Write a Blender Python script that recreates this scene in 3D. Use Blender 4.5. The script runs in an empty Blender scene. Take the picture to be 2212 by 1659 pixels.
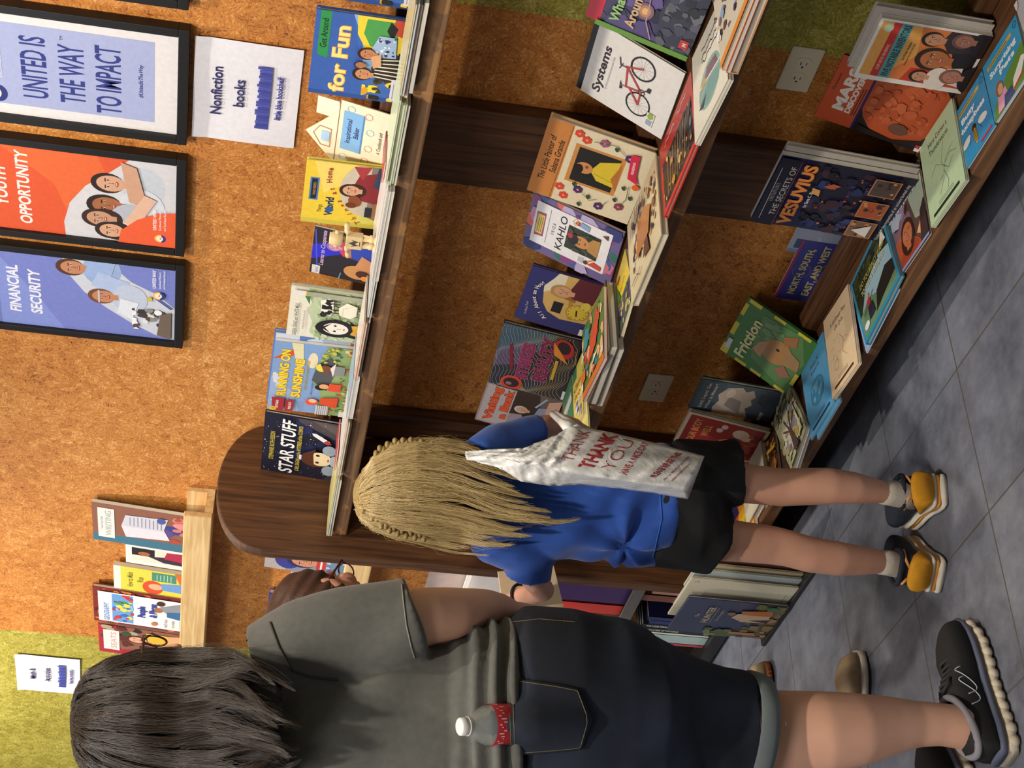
import bpy, bmesh, math, random
import numpy as np
from mathutils import Vector, Matrix
C = bpy.context.scene.collection
sc = bpy.context.scene
# ---------------------------------------------------------------- camera
FPX = 3313.0                                   # focal length in pixels of the 2212 x 1659 frame
RW = np.array([[0.18596658, -0.00653018, -0.98253437],
               [-0.58753034, -0.80224645, -0.1058713],
               [-0.78754335, 0.59695728, -0.1530277]])   # world -> camera (x right, y down, z forward)
EYE = np.array([0.0, 0.0, 1.40])
cam_d = bpy.data.cameras.new('camera'); cam = bpy.data.objects.new('camera', cam_d); C.objects.link(cam)
cam_d.sensor_fit = 'HORIZONTAL'; cam_d.sensor_width = 36.0; cam_d.lens = FPX / 2212 * 36.0
cam_d.clip_start = 0.05; cam_d.clip_end = 100
cam.matrix_world = Matrix(((RW[0][0], -RW[1][0], -RW[2][0], 0), (RW[0][1], -RW[1][1], -RW[2][1], 0),
                           (RW[0][2], -RW[1][2], -RW[2][2], 1.40), (0, 0, 0, 1)))
sc.camera = cam
# ---------------------------------------------------------------- light and exposure
sc.view_settings.view_transform = 'Standard'; sc.view_settings.look = 'None'
sc.view_settings.exposure = 0.0; sc.view_settings.gamma = 1.0; sc.view_settings.use_curve_mapping = False
world = bpy.data.worlds.new('world'); sc.world = world; world.use_nodes = True
bg = world.node_tree.nodes['Background']; bg.inputs[0].default_value = (1.0, 0.93, 0.85, 1); bg.inputs[1].default_value = 0.19

def spot(name, loc, target, watts, angle, blend, radius, col):
    d = bpy.data.lights.new(name, 'SPOT'); d.energy = watts; d.spot_size = math.radians(angle); d.spot_blend = blend
    d.shadow_soft_size = radius; d.color = col
    o = bpy.data.objects.new(name, d); C.objects.link(o); o.location = loc
    o.rotation_euler = (Vector(target) - Vector(loc)).to_track_quat('-Z', 'Y').to_euler()
    return o
def area(name, loc, target, watts, sx, sy, col):
    d = bpy.data.lights.new(name, 'AREA'); d.energy = watts; d.shape = 'RECTANGLE'; d.size = sx; d.size_y = sy; d.color = col
    o = bpy.data.objects.new(name, d); C.objects.link(o); o.location = loc
    o.rotation_euler = (Vector(target) - Vector(loc)).to_track_quat('-Z', 'Y').to_euler()
    return o
WARM = (1.0, 0.90, 0.78); NEUT = (1.0, 0.96, 0.93); COOL = (0.86, 0.92, 1.0)
spot('track_spot_wall', (-2.0, 1.55, 3.6), (-2.5, 2.3, 1.5), 150, 110, 0.8, 0.05, WARM)
spot('track_spot_end', (-4.9, 1.3, 3.5), (-5.0, 2.39, 1.8), 300, 100, 0.8, 0.05, WARM)
spot('track_spot_front', (-1.2, 0.2, 3.5), (-2.6, 2.0, 0.4), 260, 75, 0.7, 0.06, WARM)
area('overhead_fill', (-1.0, -1.6, 3.4), (-2.6, 1.4, 0.6), 46, 1.2, 1.2, NEUT)  # soft fill added behind the camera to brighten the people
area('ceiling_panel_aisle', (-4.2, -0.6, 3.4), (-3.4, 1.2, 0.0), 40, 1.2, 0.6, COOL)

# ---------------------------------------------------------------- pixel rays onto real surfaces
def ray(x, y): return RW.T @ np.array([x - 1106.0, y - 829.5, FPX])
def onY(x, y, Y): r = ray(x, y); return EYE + r * (Y / r[1])
def onZ(x, y, Z): r = ray(x, y); return EYE + r * ((Z - 1.40) / r[2])
def onX(x, y, X): r = ray(x, y); return EYE + r * (X / r[0])
def onP(x, y, P, n): r = ray(x, y); n = np.asarray(n, float); return EYE + r * ((np.asarray(P) - EYE) @ n / (r @ n))
def unit(v): v = np.asarray(v, float); return v / np.linalg.norm(v)

# ---------------------------------------------------------------- colours and materials
def lin(c):
    if isinstance(c, str):
        c = c.lstrip('#'); c = [int(c[i:i + 2], 16) / 255 for i in (0, 2, 4)]
    return tuple((v / 12.92 if v <= 0.04045 else ((v + 0.055) / 1.055) ** 2.4) for v in c[:3])
MATS = {}
def newmat(name):
    m = bpy.data.materials.new(name); m.use_nodes = True; nt = m.node_tree
    return m, nt, nt.nodes['Principled BSDF'], nt.nodes, nt.links
def plain(name, col, rough=0.6, vary=0.08, scale=40, metal=0.0, bump=0.0, spec=None, stretch=None, sheen=0, trans=0, alpha=1, sss=0):
    """a surface colour broken up by fine procedural noise"""
    if name in MATS: return MATS[name]
    m, nt, b, N, L = newmat(name); c = lin(col)
    tc = N.new('ShaderNodeTexCoord'); mp = N.new('ShaderNodeMapping'); L.new(tc.outputs['Object'], mp.inputs[0])
    if stretch: mp.inputs['Scale'].default_value = stretch
    nz = N.new('ShaderNodeTexNoise'); nz.inputs['Scale'].default_value = scale; nz.inputs['Detail'].default_value = 5
    L.new(mp.outputs[0], nz.inputs['Vector'])
    rp = N.new('ShaderNodeValToRGB'); L.new(nz.outputs[0], rp.inputs[0])
    rp.color_ramp.elements[0].position = 0.3; rp.color_ramp.elements[1].position = 0.7
    rp.color_ramp.elements[0].color = tuple(v * (1 - vary) for v in c) + (1,)
    rp.color_ramp.elements[1].color = tuple(min(1, v * (1 + vary)) for v in c) + (1,)
    L.new(rp.outputs[0], b.inputs['Base Color']); b.inputs['Roughness'].default_value = rough; b.inputs['Metallic'].default_value = metal
    if spec is not None: b.inputs['Specular IOR Level'].default_value = spec
    if sheen: b.inputs['Sheen Weight'].default_value = sheen; b.inputs['Sheen Roughness'].default_value = 0.5
    if trans: b.inputs['Transmission Weight'].default_value = trans
    if sss: b.inputs['Subsurface Weight'].default_value = sss; b.inputs['Subsurface Radius'].default_value = (0.02, 0.008, 0.004); b.inputs['Subsurface Scale'].default_value = 0.6
    if alpha < 1: b.inputs['Alpha'].default_value = alpha
    if bump:
        bp = N.new('ShaderNodeBump'); bp.inputs['Strength'].default_value = bump; bp.inputs['Distance'].default_value = 0.003
        L.new(nz.outputs[0], bp.inputs['Height']); L.new(bp.outputs[0], b.inputs['Normal'])
    MATS[name] = m; return m
def ink(name, rough, coat=0.0):
    m, nt, b, N, L = newmat(name)
    a = N.new('ShaderNodeVertexColor'); a.layer_name = 'ink'
    tc = N.new('ShaderNodeTexCoord'); nz = N.new('ShaderNodeTexNoise'); nz.inputs['Scale'].default_value = 90; nz.inputs['Detail'].default_value = 6
    L.new(tc.outputs['Object'], nz.inputs['Vector'])
    mr = N.new('ShaderNodeMapRange'); mr.inputs[1].default_value = 0.3; mr.inputs[2].default_value = 0.7; mr.inputs[3].default_value = 0.94; mr.inputs[4].default_value = 1.03
    L.new(nz.outputs[0], mr.inputs[0])
    mx = N.new('ShaderNodeVectorMath'); mx.operation = 'SCALE'; L.new(a.outputs[0], mx.inputs[0]); L.new(mr.outputs[0], mx.inputs['Scale'])
    L.new(mx.outputs[0], b.inputs['Base Color']); b.inputs['Roughness'].default_value = rough
    b.inputs['Coat Weight'].default_value = coat; b.inputs['Coat Roughness'].default_value = 0.12
    MATS[name] = m; return m
INK = ink('printed_cover', 0.45, 0.25); INKM = ink('printed_paper', 0.7)
def wood(name, dark, light, grain=(1.5, 26, 26), rough=0.55, worn=None, knots=True, bump=0.25):
    m, nt, b, N, L = newmat(name); tc = N.new('ShaderNodeTexCoord'); mp = N.new('ShaderNodeMapping')
    L.new(tc.outputs['Object'], mp.inputs[0]); mp.inputs['Scale'].default_value = grain
    n1 = N.new('ShaderNodeTexNoise'); n1.inputs['Scale'].default_value = 3; n1.inputs['Detail'].default_value = 8; n1.inputs['Distortion'].default_value = 0.6
    L.new(mp.outputs[0], n1.inputs['Vector'])
    rp = N.new('ShaderNodeValToRGB'); L.new(n1.outputs[0], rp.inputs[0]); e = rp.color_ramp.elements
    e[0].position = 0.32; e[1].position = 0.72; e[0].color = lin(dark) + (1,); e[1].color = lin(light) + (1,)
    out = rp.outputs[0]
    if knots:
        v = N.new('ShaderNodeTexVoronoi'); v.inputs['Scale'].default_value = 3.2; mp2 = N.new('ShaderNodeMapping')
        mp2.inputs['Scale'].default_value = tuple(0.6 if g < 5 else 1.7 for g in grain); L.new(tc.outputs['Object'], mp2.inputs[0]); L.new(mp2.outputs[0], v.inputs['Vector'])
        k = N.new('ShaderNodeMapRange'); k.inputs[1].default_value = 0.03; k.inputs[2].default_value = 0.14; k.inputs[3].default_value = 0.55; k.inputs[4].default_value = 0.0
        L.new(v.outputs['Distance'], k.inputs[0]); mk = N.new('ShaderNodeMixRGB'); L.new(k.outputs[0], mk.inputs[0]); L.new(out, mk.inputs[1])
        mk.inputs[2].default_value = tuple(v_ * 0.35 for v_ in lin(dark)) + (1,); out = mk.outputs[0]
    if worn:
        n2 = N.new('ShaderNodeTexNoise'); n2.inputs['Scale'].default_value = 14; n2.inputs['Detail'].default_value = 3; L.new(tc.outputs['Object'], n2.inputs['Vector'])
        w = N.new('ShaderNodeMapRange'); w.inputs[1].default_value = 0.56; w.inputs[2].default_value = 0.6; w.inputs[3].default_value = 0; w.inputs[4].default_value = 0.7
        L.new(n2.outputs[0], w.inputs[0]); mk = N.new('ShaderNodeMixRGB'); L.new(w.outputs[0], mk.inputs[0]); L.new(out, mk.inputs[1]); mk.inputs[2].default_value = lin(worn) + (1,); out = mk.outputs[0]
    L.new(out, b.inputs['Base Color']); b.inputs['Roughness'].default_value = rough
    bp = N.new('ShaderNodeBump'); bp.inputs['Strength'].default_value = bump; bp.inputs['Distance'].default_value = 0.002; L.new(n1.outputs[0], bp.inputs['Height']); L.new(bp.outputs[0], b.inputs['Normal'])
    MATS[name] = m; return m
DARKWOOD = wood('dark_stained_pine', '#3c2413', '#6a4426', worn=None)
DARKWOODZ = wood('dark_stained_pine_upright', '#3a2212', '#6b4527', grain=(26, 26, 1.5))
EDGEWOOD = wood('worn_stained_pine', '#6a492e', '#987350', worn='#ae7e4c')
EDGEPLAIN = wood('stained_pine_edge', '#553721', '#87603c')
PALEWOOD = wood('pale_raw_pine', '#c39a62', '#e6c890', rough=0.7, knots=False)

def osb():
    """oriented strand board: chips lying in every direction, stained orange with yellow-green panels at both ends"""
    m, nt, b, N, L = newmat('stained_strand_board'); tc = N.new('ShaderNodeTexCoord')
    def mth(op, x, y):
        n = N.new('ShaderNodeMath'); n.operation = op
        for i, v in enumerate((x, y)):
            if isinstance(v, (int, float)): n.inputs[i].default_value = v
            else: L.new(v, n.inputs[i])
        return n.outputs[0]
    wn = N.new('ShaderNodeTexNoise'); wn.inputs['Scale'].default_value = 14; wn.inputs['Detail'].default_value = 2; L.new(tc.outputs['Object'], wn.inputs['Vector'])
    wv = N.new('ShaderNodeVectorMath'); wv.operation = 'MULTIPLY_ADD'; wv.inputs[1].default_value = (.045, .0, .045); L.new(wn.outputs['Color'], wv.inputs[0]); L.new(tc.outputs['Object'], wv.inputs[2])
    def chips(cell, fine, stretch):
        v = N.new('ShaderNodeTexVoronoi'); v.inputs['Scale'].default_value = cell; L.new(wv.outputs[0], v.inputs['Vector'])
        sp = N.new('ShaderNodeSeparateColor'); L.new(v.outputs['Color'], sp.inputs[0])
        r = N.new('ShaderNodeVectorRotate'); r.rotation_type = 'Y_AXIS'; L.new(tc.outputs['Object'], r.inputs['Vector']); L.new(mth('MULTIPLY', sp.outputs[0], 6.28), r.inputs['Angle'])
        sc_ = N.new('ShaderNodeVectorMath'); sc_.operation = 'MULTIPLY'; sc_.inputs[1].default_value = (1, 1, stretch); L.new(r.outputs[0], sc_.inputs[0])
        n = N.new('ShaderNodeTexNoise'); n.inputs['Scale'].default_value = fine; n.inputs['Detail'].default_value = 4; n.inputs['Roughness'].default_value = .6; L.new(sc_.outputs[0], n.inputs['Vector'])
        return n.outputs[0], sp.outputs[1]
    a, ar = chips(40, 62, 4); c, cr = chips(90, 95, 3); f = N.new('ShaderNodeTexNoise'); f.inputs['Scale'].default_value = 2.4; f.inputs['Detail'].default_value = 4; L.new(tc.outputs['Object'], f.inputs['Vector'])
    mix = mth('ADD', mth('MULTIPLY', a, .5), mth('MULTIPLY', c, .5)); mix = mth('ADD', mix, mth('MULTIPLY', mth('SUBTRACT', ar, .5), .09)); mix = mth('ADD', mix, mth('MULTIPLY', mth('SUBTRACT', f.outputs[0], .5), .18))
    def ramp(cols):
        r = N.new('ShaderNodeValToRGB'); L.new(mix, r.inputs[0]); e = r.color_ramp.elements
        while len(e) < len(cols): e.new(0.5)
        for el, (p, cc) in zip(e, cols): el.position = p; el.color = lin(cc) + (1,)
        return r.outputs[0]
    orange = ramp(((0.31, '#2a1206'), (0.375, '#8a4c1c'), (0.46, '#b4702c'), (0.56, '#c4823a'), (0.68, '#ecba78')))
    green = ramp(((0.31, '#3a320c'), (0.375, '#7a6e22'), (0.46, '#968c34'), (0.55, '#aca244'), (0.66, '#d2ca7a')))
    sp = N.new('ShaderNodeSeparateXYZ'); L.new(tc.outputs['Object'], sp.inputs[0])
    xx = mth('ADD', sp.outputs[0], mth('MULTIPLY', mth('SUBTRACT', a, 0.5), 0.02))
    g = mth('MAXIMUM', mth('LESS_THAN', xx, -4.79), mth('GREATER_THAN', xx, -1.944))
    mk = N.new('ShaderNodeMixRGB'); L.new(g, mk.inputs[0]); L.new(orange, mk.inputs[1]); L.new(green, mk.inputs[2])
    L.new(mk.outputs[0], b.inputs['Base Color']); b.inputs['Roughness'].default_value = 0.6
    bp = N.new('ShaderNodeBump'); bp.inputs['Strength'].default_value = 0.3; bp.inputs['Distance'].default_value = 0.002; L.new(mix, bp.inputs['Height']); L.new(bp.outputs[0], b.inputs['Normal'])
    return m
def tiles():
    m, nt, b, N, L = newmat('slate_blue_floor_tile'); tc = N.new('ShaderNodeTexCoord'); mp = N.new('ShaderNodeMapping')
    L.new(tc.outputs['Object'], mp.inputs[0]); mp.inputs['Location'].default_value = (3.061, -1.582, 0)
    br = N.new('ShaderNodeTexBrick'); br.offset = 0.0; br.inputs['Scale'].default_value = 1.0; br.inputs['Brick Width'].default_value = 0.3645; br.inputs['Row Height'].default_value = 0.349
    br.inputs['Mortar Size'].default_value = 0.0022; br.inputs['Mortar Smooth'].default_value = 0.1
    br.inputs['Color1'].default_value = (0.0, 0, 0, 1); br.inputs['Color2'].default_value = (1, 1, 1, 1); br.inputs['Mortar'].default_value = (0.5, 0.5, 0.5, 1)
    L.new(mp.outputs[0], br.inputs['Vector'])
    n1 = N.new('ShaderNodeTexNoise'); n1.inputs['Scale'].default_value = 5; n1.inputs['Detail'].default_value = 9; n1.inputs['Roughness'].default_value = 0.7; L.new(tc.outputs['Object'], n1.inputs['Vector'])
    rp = N.new('ShaderNodeValToRGB'); L.new(n1.outputs[0], rp.inputs[0]); e = rp.color_ramp.elements
    e[0].position = 0.34; e[1].position = 0.68; e[0].color = lin('#51545f') + (1,); e[1].color = lin('#868a96') + (1,)
    hs = N.new('ShaderNodeMixRGB'); hs.blend_type = 'MULTIPLY'; hs.inputs[0].default_value = 0.12; L.new(rp.outputs[0], hs.inputs[1]); L.new(br.outputs['Color'], hs.inputs[2])
    mk = N.new('ShaderNodeMixRGB'); L.new(br.outputs['Fac'], mk.inputs[0]); L.new(hs.outputs[0], mk.inputs[1]); mk.inputs[2].default_value = lin('#54504a') + (1,)
    L.new(mk.outputs[0], b.inputs['Base Color']); b.inputs['Roughness'].default_value = 0.5
    bp = N.new('ShaderNodeBump'); bp.inputs['Strength'].default_value = 0.25; bp.inputs['Distance'].default_value = 0.002; bp.invert = True
    L.new(br.outputs['Fac'], bp.inputs['Height']); L.new(bp.outputs[0], b.inputs['Normal'])
    return m

# ---------------------------------------------------------------- mesh building
class MB:
    def __init__(s): s.v = []; s.f = []; s.c = []; s.m = []; s.sm = []
    def add(s, verts, faces, col=None, mat=0, smooth=False):
        o = len(s.v); s.v += [tuple(map(float, p)) for p in verts]; c = lin(col) if col is not None else (0.8, 0.8, 0.8)
        s.c += [c] * len(verts); s.f += [tuple(i + o for i in f) for f in faces]; s.m += [mat] * len(faces); s.sm += [smooth] * len(faces)
    def box(s, a, b, col=None, mat=0):
        x0, y0, z0 = a; x1, y1, z1 = b
        s.add([(x0, y0, z0), (x1, y0, z0), (x1, y1, z0), (x0, y1, z0), (x0, y0, z1), (x1, y0, z1), (x1, y1, z1), (x0, y1, z1)],
              [(0, 3, 2, 1), (4, 5, 6, 7), (0, 1, 5, 4), (1, 2, 6, 5), (2, 3, 7, 6), (3, 0, 4, 7)], col, mat)
    def prism(s, pts, axis, lo, hi, col=None, mat=0, smooth=False):
        n = len(pts); put = {'x': lambda p, t: (t, p[0], p[1]), 'y': lambda p, t: (p[0], t, p[1]), 'z': lambda p, t: (p[0], p[1], t)}[axis]
        v = [put(p, lo) for p in pts] + [put(p, hi) for p in pts]
        f = [tuple(range(n))[::-1], tuple(range(n, 2 * n))] + [(i, (i + 1) % n, n + (i + 1) % n, n + i) for i in range(n)]
        s.add(v, f, col, mat, smooth)
    def loft(s, rings, col=None, mat=0, caps=True, smooth=True):
        n = len(rings[0]); v = [p for r in rings for p in r]; f = []
        for k in range(len(rings) - 1):
            for i in range(n): f.append((k * n + i, k * n + (i + 1) % n, (k + 1) * n + (i + 1) % n, (k + 1) * n + i))
        if caps: f.append(tuple(range(n))[::-1]); f.append(tuple((len(rings) - 1) * n + i for i in range(n)))
        s.add(v, f, col, mat, smooth)
    def tube(s, pts, r, n=8, col=None, mat=0, caps=True):
        P = [np.asarray(p, float) for p in pts]; R_ = r if hasattr(r, '__len__') else [r] * len(P); rings = []; a = None
        for i, p in enumerate(P):
            t = unit(P[min(i + 1, len(P) - 1)] - P[max(i - 1, 0)])
            if a is None: a = np.cross(t, (0, 0, 1) if abs(t[2]) < 0.9 else (1, 0, 0))
            a = unit(a - t * (a @ t)); b = np.cross(t, a)
            rings.append([p + R_[i] * (math.cos(w) * a + math.sin(w) * b) for w in (2 * math.pi * k / n for k in range(n))])
        s.loft(rings, col, mat, caps)
    def ball(s, c, r, nu=14, nv=9, col=None, mat=0, M=None):
        c = np.asarray(c, float); r = np.array(r if hasattr(r, '__len__') else (r, r, r), float); rings = []
        for j in range(1, nv):
            t = math.pi * j / nv; ring = []
            for i in range(nu):
                w = 2 * math.pi * i / nu; d = np.array([math.sin(t) * math.cos(w), math.sin(t) * math.sin(w), -math.cos(t)]) * r
                ring.append(c + (M @ d if M is not None else d))
            rings.append(ring)
        s.loft(rings, col, mat, True)
    def build(s, name, mats=None, parent=None, colors=False, loc=None):
        me = bpy.data.meshes.new(name); v = s.v
        if loc is not None: v = [(p[0] - loc[0], p[1] - loc[1], p[2] - loc[2]) for p in v]
        me.from_pydata(v, [], s.f); me.validate()
        if colors and len(me.vertices) == len(s.c):
            at = me.color_attributes.new('ink', 'FLOAT_COLOR', 'POINT')
            at.data.foreach_set('color', np.array([tuple(c) + (1.0,) for c in s.c], dtype=np.float32).ravel())
        ms = mats if isinstance(mats, (list, tuple)) else [mats]
        for m_ in ms:
            if m_: me.materials.append(m_)
        if len(me.polygons) == len(s.m):
            me.polygons.foreach_set('material_index', s.m); me.polygons.foreach_set('use_smooth', s.sm)
        me.update()
        o = bpy.data.objects.new(name, me); C.objects.link(o)
        if loc is not None: o.location = loc
        if parent: o.parent = parent
        return o
def tag(o, label, cat, group=None, kind=None):
    o['label'] = label; o['category'] = cat
    if group: o['group'] = group
    if kind: o['kind'] = kind
    return o
def root(name, label, cat, loc=(0, 0, 0), group=None, M=None):
    o = bpy.data.objects.new(name, None); C.objects.link(o); o.empty_display_size = 0.05
    if M is not None: o.matrix_world = M
    else: o.location = loc
    return tag(o, label, cat, group)
def struct(o): o['kind'] = 'structure'; return o
def bevel(o, w=0.003, seg=2):
    m = o.modifiers.new('bevel', 'BEVEL'); m.width = w; m.segments = seg; m.limit_method = 'ANGLE'; m.angle_limit = 0.6; return o
def frame_matrix(O, u, v, n):
    return Matrix(((u[0], v[0], n[0], O[0]), (u[1], v[1], n[1], O[1]), (u[2], v[2], n[2], O[2]), (0, 0, 0, 1)))

# ---------------------------------------------------------------- lettering
_gl = {}
def glyph(ch, bold):
    k = (ch, bold)
    if k in _gl: return _gl[k]
    def mesh_of(t):
        cu = bpy.data.curves.new('t', 'FONT'); cu.body = t; cu.size = 1; cu.resolution_u = 3; cu.offset = bold
        ob = bpy.data.objects.new('t', cu); me = ob.to_mesh()
        vv = [tuple(v.co) for v in me.vertices]; ff = [tuple(p.vertices) for p in me.polygons]
        ob.to_mesh_clear(); bpy.data.objects.remove(ob); bpy.data.curves.remove(cu); return vv, ff
    v, f = mesh_of(ch) if ch != ' ' else ([], [])
    w = max(p[0] for p in mesh_of('H' + ch + 'H')[0]) - max(p[0] for p in mesh_of('HH')[0])
    _gl[k] = (v, f, w); return _gl[k]
class Art:
    """printed matter: coloured shapes in the plane of a cover, laid over one another like ink"""
    def __init__(s, w, h, mb, z=0.0): s.w = w; s.h = h; s.mb = mb; s.z = z; s.k = 0
    def _z(s): s.k += 1; return s.z + 0.00006 * s.k
    def P(s, pts, c):
        z = s._z(); n = len(pts); a = sum(pts[i][0] * pts[(i + 1) % n][1] - pts[(i + 1) % n][0] * pts[i][1] for i in range(n))
        if a < 0: pts = pts[::-1]
        s.mb.add([(min(max(x, 0), 1) * s.w, min(max(y, 0), 1) * s.h, z) for x, y in pts], [tuple(range(n))], c)
    def R(s, x0, y0, x1, y1, c): s.P([(x0, y0), (x1, y0), (x1, y1), (x0, y1)], c)
    def E(s, cx, cy, rx, ry, c, n=20, a0=0, a1=360, rot=0):
        # rx, ry in units of the cover's height
        k = s.h / s.w; pts = []; cr, sr = math.cos(rot), math.sin(rot)
        for i in range(n + (0 if a1 - a0 == 360 else 1)):
            t = math.radians(a0 + (a1 - a0) * i / n); x, y = rx * math.cos(t), ry * math.sin(t)
            pts.append((cx + (x * cr - y * sr) * k, cy + x * sr + y * cr))
        s.P(pts, c)
    def L(s, pts, wd, c, closed=False):
        z = s._z(); k = s.h / s.w; Q = [np.array((x * s.w, y * s.h)) for x, y in pts]; hw = wd * s.h / 2; nq = len(Q)
        for i in range(nq if closed else nq - 1):
            a, b = Q[i], Q[(i + 1) % nq]; d = b - a; ln = np.hypot(*d)
            if ln < 1e-9: continue
            d = d / ln; n_ = np.array((-d[1], d[0])) * hw; a = a - d * hw * 0.5; b = b + d * hw * 0.5
            s.mb.add([(*(a - n_), z), (*(b - n_), z), (*(b + n_), z), (*(a + n_), z)], [(0, 1, 2, 3)], c)
    def ring(s, cx, cy, rx, ry, wd, c, n=24):
        k = s.h / s.w; s.L([(cx + rx * k * math.cos(2 * math.pi * i / n), cy + ry * math.sin(2 * math.pi * i / n)) for i in range(n)], wd, c, True)
    def T(s, x, y, size, txt, c, al='c', bold=0.0, sx=1.0, rot=0.0, sh=0.0, sp=0.0, outline=None):
        if outline: s.T(x, y, size, txt, outline[0], al, bold + outline[1], sx, rot, sh, sp)
        G = [glyph(ch, bold) for ch in txt]; tot = sum((g[2] + sp) for g in G) * sx * size
        px = {'c': -tot / 2, 'l': 0, 'r': -tot}[al]; z = s._z(); cr, sr = math.cos(rot), math.sin(rot)
        for g in G:
            vs = []
            for vx, vy, _ in g[0]:
                lx = px + (vx + sh * vy) * sx * size; ly = vy * size
                vs.append((x * s.w + (lx * cr - ly * sr) * s.h, y * s.h + (lx * sr + ly * cr) * s.h, z))
            if vs: s.mb.add(vs, g[1], c)
            px += (g[2] + sp) * sx * size
    def rows(s, x0, x1, y, n, c, dy=0.02, wd=0.005, seed=0):
        rd = random.Random(seed)
        for i in range(n): s.L([(x0, y - i * dy), (x1 - rd.random() * 0.2 * (x1 - x0), y - i * dy)], wd, c)
    def blobs(s, x0, y0, x1, y1, n, cols, r0, r1, seed=0, el=1.0):
        rd = random.Random(seed)
        for i in range(n):
            r = r0 + rd.random() * (r1 - r0); q = rd.randint(5, 8); cx = x0 + rd.random() * (x1 - x0); cy = y0 + rd.random() * (y1 - y0); a = rd.random() * 3; k = s.h / s.w
            pts = []
            for j in range(q):
                t = a + 2 * math.pi * j / q; rr = r * (0.6 + 0.6 * rd.random()); pts.append((cx + rr * k * math.cos(t), cy + rr * el * math.sin(t)))
            pts = [(min(max(p, x0), x1), min(max(q_, y0), y1)) for p, q_ in pts]
            s.P(pts, cols[rd.randrange(len(cols))])
    def face(s, cx, cy, r, skin='#c98f6a', hair='#2a1a12', top=None, eyes='#20140e', tilt=0.0, long=False):
        k = s.h / s.w
        if top: s.E(cx, cy - r * 2.3, r * 1.9, r * 1.5, top)
        s.E(cx, cy + r * 0.12, r * 1.0, r * 1.14, hair, rot=tilt)
        if long: s.E(cx, cy - r * 0.5, r * 1.1, r * 1.3, hair)
        s.R(cx - r * .35 * k, cy - r * 1.35, cx + r * .35 * k, cy - r * .6, skin)
        s.E(cx, cy - r * 0.1, r * 0.78, r * 0.98, skin, rot=tilt)
        for d in (-1, 1):
            s.E(cx + d * r * .33 * k, cy + r * .08, r * .13, r * .08, '#f0e6dc'); s.E(cx + d * r * .33 * k, cy + r * .08, r * .075, r * .08, eyes)
            s.L([(cx + d * r * .18 * k, cy + r * .27), (cx + d * r * .48 * k, cy + r * .28)], r * .07, hair)
        s.L([(cx, cy + r * .05), (cx + r * .09 * k, cy - r * .25), (cx - r * .02 * k, cy - r * .27)], r * .05, '#8a5a40')
        s.E(cx, cy - r * .52, r * .26, r * .1, '#a8483e'); s.R(cx - r * .16 * k, cy - r * .53, cx + r * .16 * k, cy - r * .49, '#f4ece4')
# ================================================================ the room
W_Y = 2.39
m = MB(); m.box((-9.5, W_Y, 0), (3.0, W_Y + 0.1, 4.2)); wall = struct(m.build('wall_back', osb()))
m = MB(); m.box((-9.5, -4.5, -0.06), (3.5, W_Y + 0.1, 0.0)); floor = struct(m.build('floor', tiles()))

# ================================================================ the bookcase
SHELF = (1.209, 0.678, 0.134); XL, XR = -3.449, -0.95; YF, YB = 2.064, 2.352
case = root('bookcase', 'long dark-stained plank bookcase with three open shelves and a round-topped end panel', 'bookcase', (XL, YF, 0))
def part(mb, name, mats, parent, **k):
    o = mb.build(name, mats, parent, loc=tuple(parent.location), **k); o.location = (0, 0, 0); return o
for zt in SHELF:
    m = MB(); m.box((XL, YF, zt - 0.038), (XR, YB, zt))
    m.m[2] = 1
    bevel(part(m, 'shelf_board', [DARKWOOD, EDGEWOOD if zt > 1 else EDGEPLAIN], case), 0.004)
for x0, x1 in ((-2.407, -2.184), (-1.25, -1.03), (-3.40, -3.30)):
    m = MB(); m.box((x0, YB, 0), (x1, W_Y - 0.001, 1.262)); bevel(part(m, 'back_post', DARKWOODZ, case), 0.004)
for zt in SHELF:
    m = MB(); m.box((XL + 0.02, 2.29, zt), (XR, 2.337, zt + 0.038)); bevel(part(m, 'back_cleat', DARKWOOD, case), 0.004)
pts = [(2.0, 0.0), (W_Y - 0.002, 0.0), (W_Y - 0.002, 1.385)]
for i in range(1, 24):
    t = math.pi * i / 24; pts.append((2.195 + 0.193 * math.cos(t), 1.385 + 0.131 * math.sin(t) ** 0.9))
pts.append((2.0, 1.385))
m = MB(); m.prism(pts, 'x', XL - 0.038, XL); bevel(part(m, 'end_panel', DARKWOODZ, case), 0.004)

# ================================================================ small things on the wall
PLATE = plain('ivory_plastic', '#e4dabf', 0.4, 0.03)
HOLE = plain('dark_slot', '#1a1512', 0.6, 0.02)
def outlet(cx, cz, label, rot):
    r = root('electrical_outlet', label, 'outlet', (cx, W_Y, cz), 'duplex outlets on the wall')
    m = MB(); m.box((-0.0575, -0.006, -0.035), (0.0575, 0, 0.035)); o = m.build('cover_plate', PLATE, r); bevel(o, 0.004, 3)
    for sx in (-0.0195, 0.0195):
        m = MB(); pts = []
        for i in range(24):
            t = 2 * math.pi * i / 24; pts.append((sx + max(-0.0145, min(0.0145, 0.0172 * math.cos(t))), 0.0172 * math.sin(t)))
        m.prism(pts, 'y', -0.0078, -0.005); f = m.build('receptacle', PLATE, r)
        m = MB(); s_ = rot
        m.box((sx - 0.0045, -0.0082, 0.0050), (sx + 0.0035, -0.0074, 0.0068)); m.box((sx - 0.0035, -0.0082, -0.0070), (sx + 0.0030, -0.0074, -0.0054))
        m.ball((sx + s_ * 0.0095, -0.0078, 0.0), (0.0024, 0.0006, 0.0024), 10, 6); m.build('slots', HOLE, f)
    m = MB(); m.ball((0, -0.0062, 0), (0.003, 0.0012, 0.003), 12, 6); m.build('screw', PLATE, r)
p = onY(1729, 152, W_Y - 0.006); outlet(p[0], p[2], 'cream duplex outlet turned sideways where the orange wall meets the green', -1)
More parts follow.
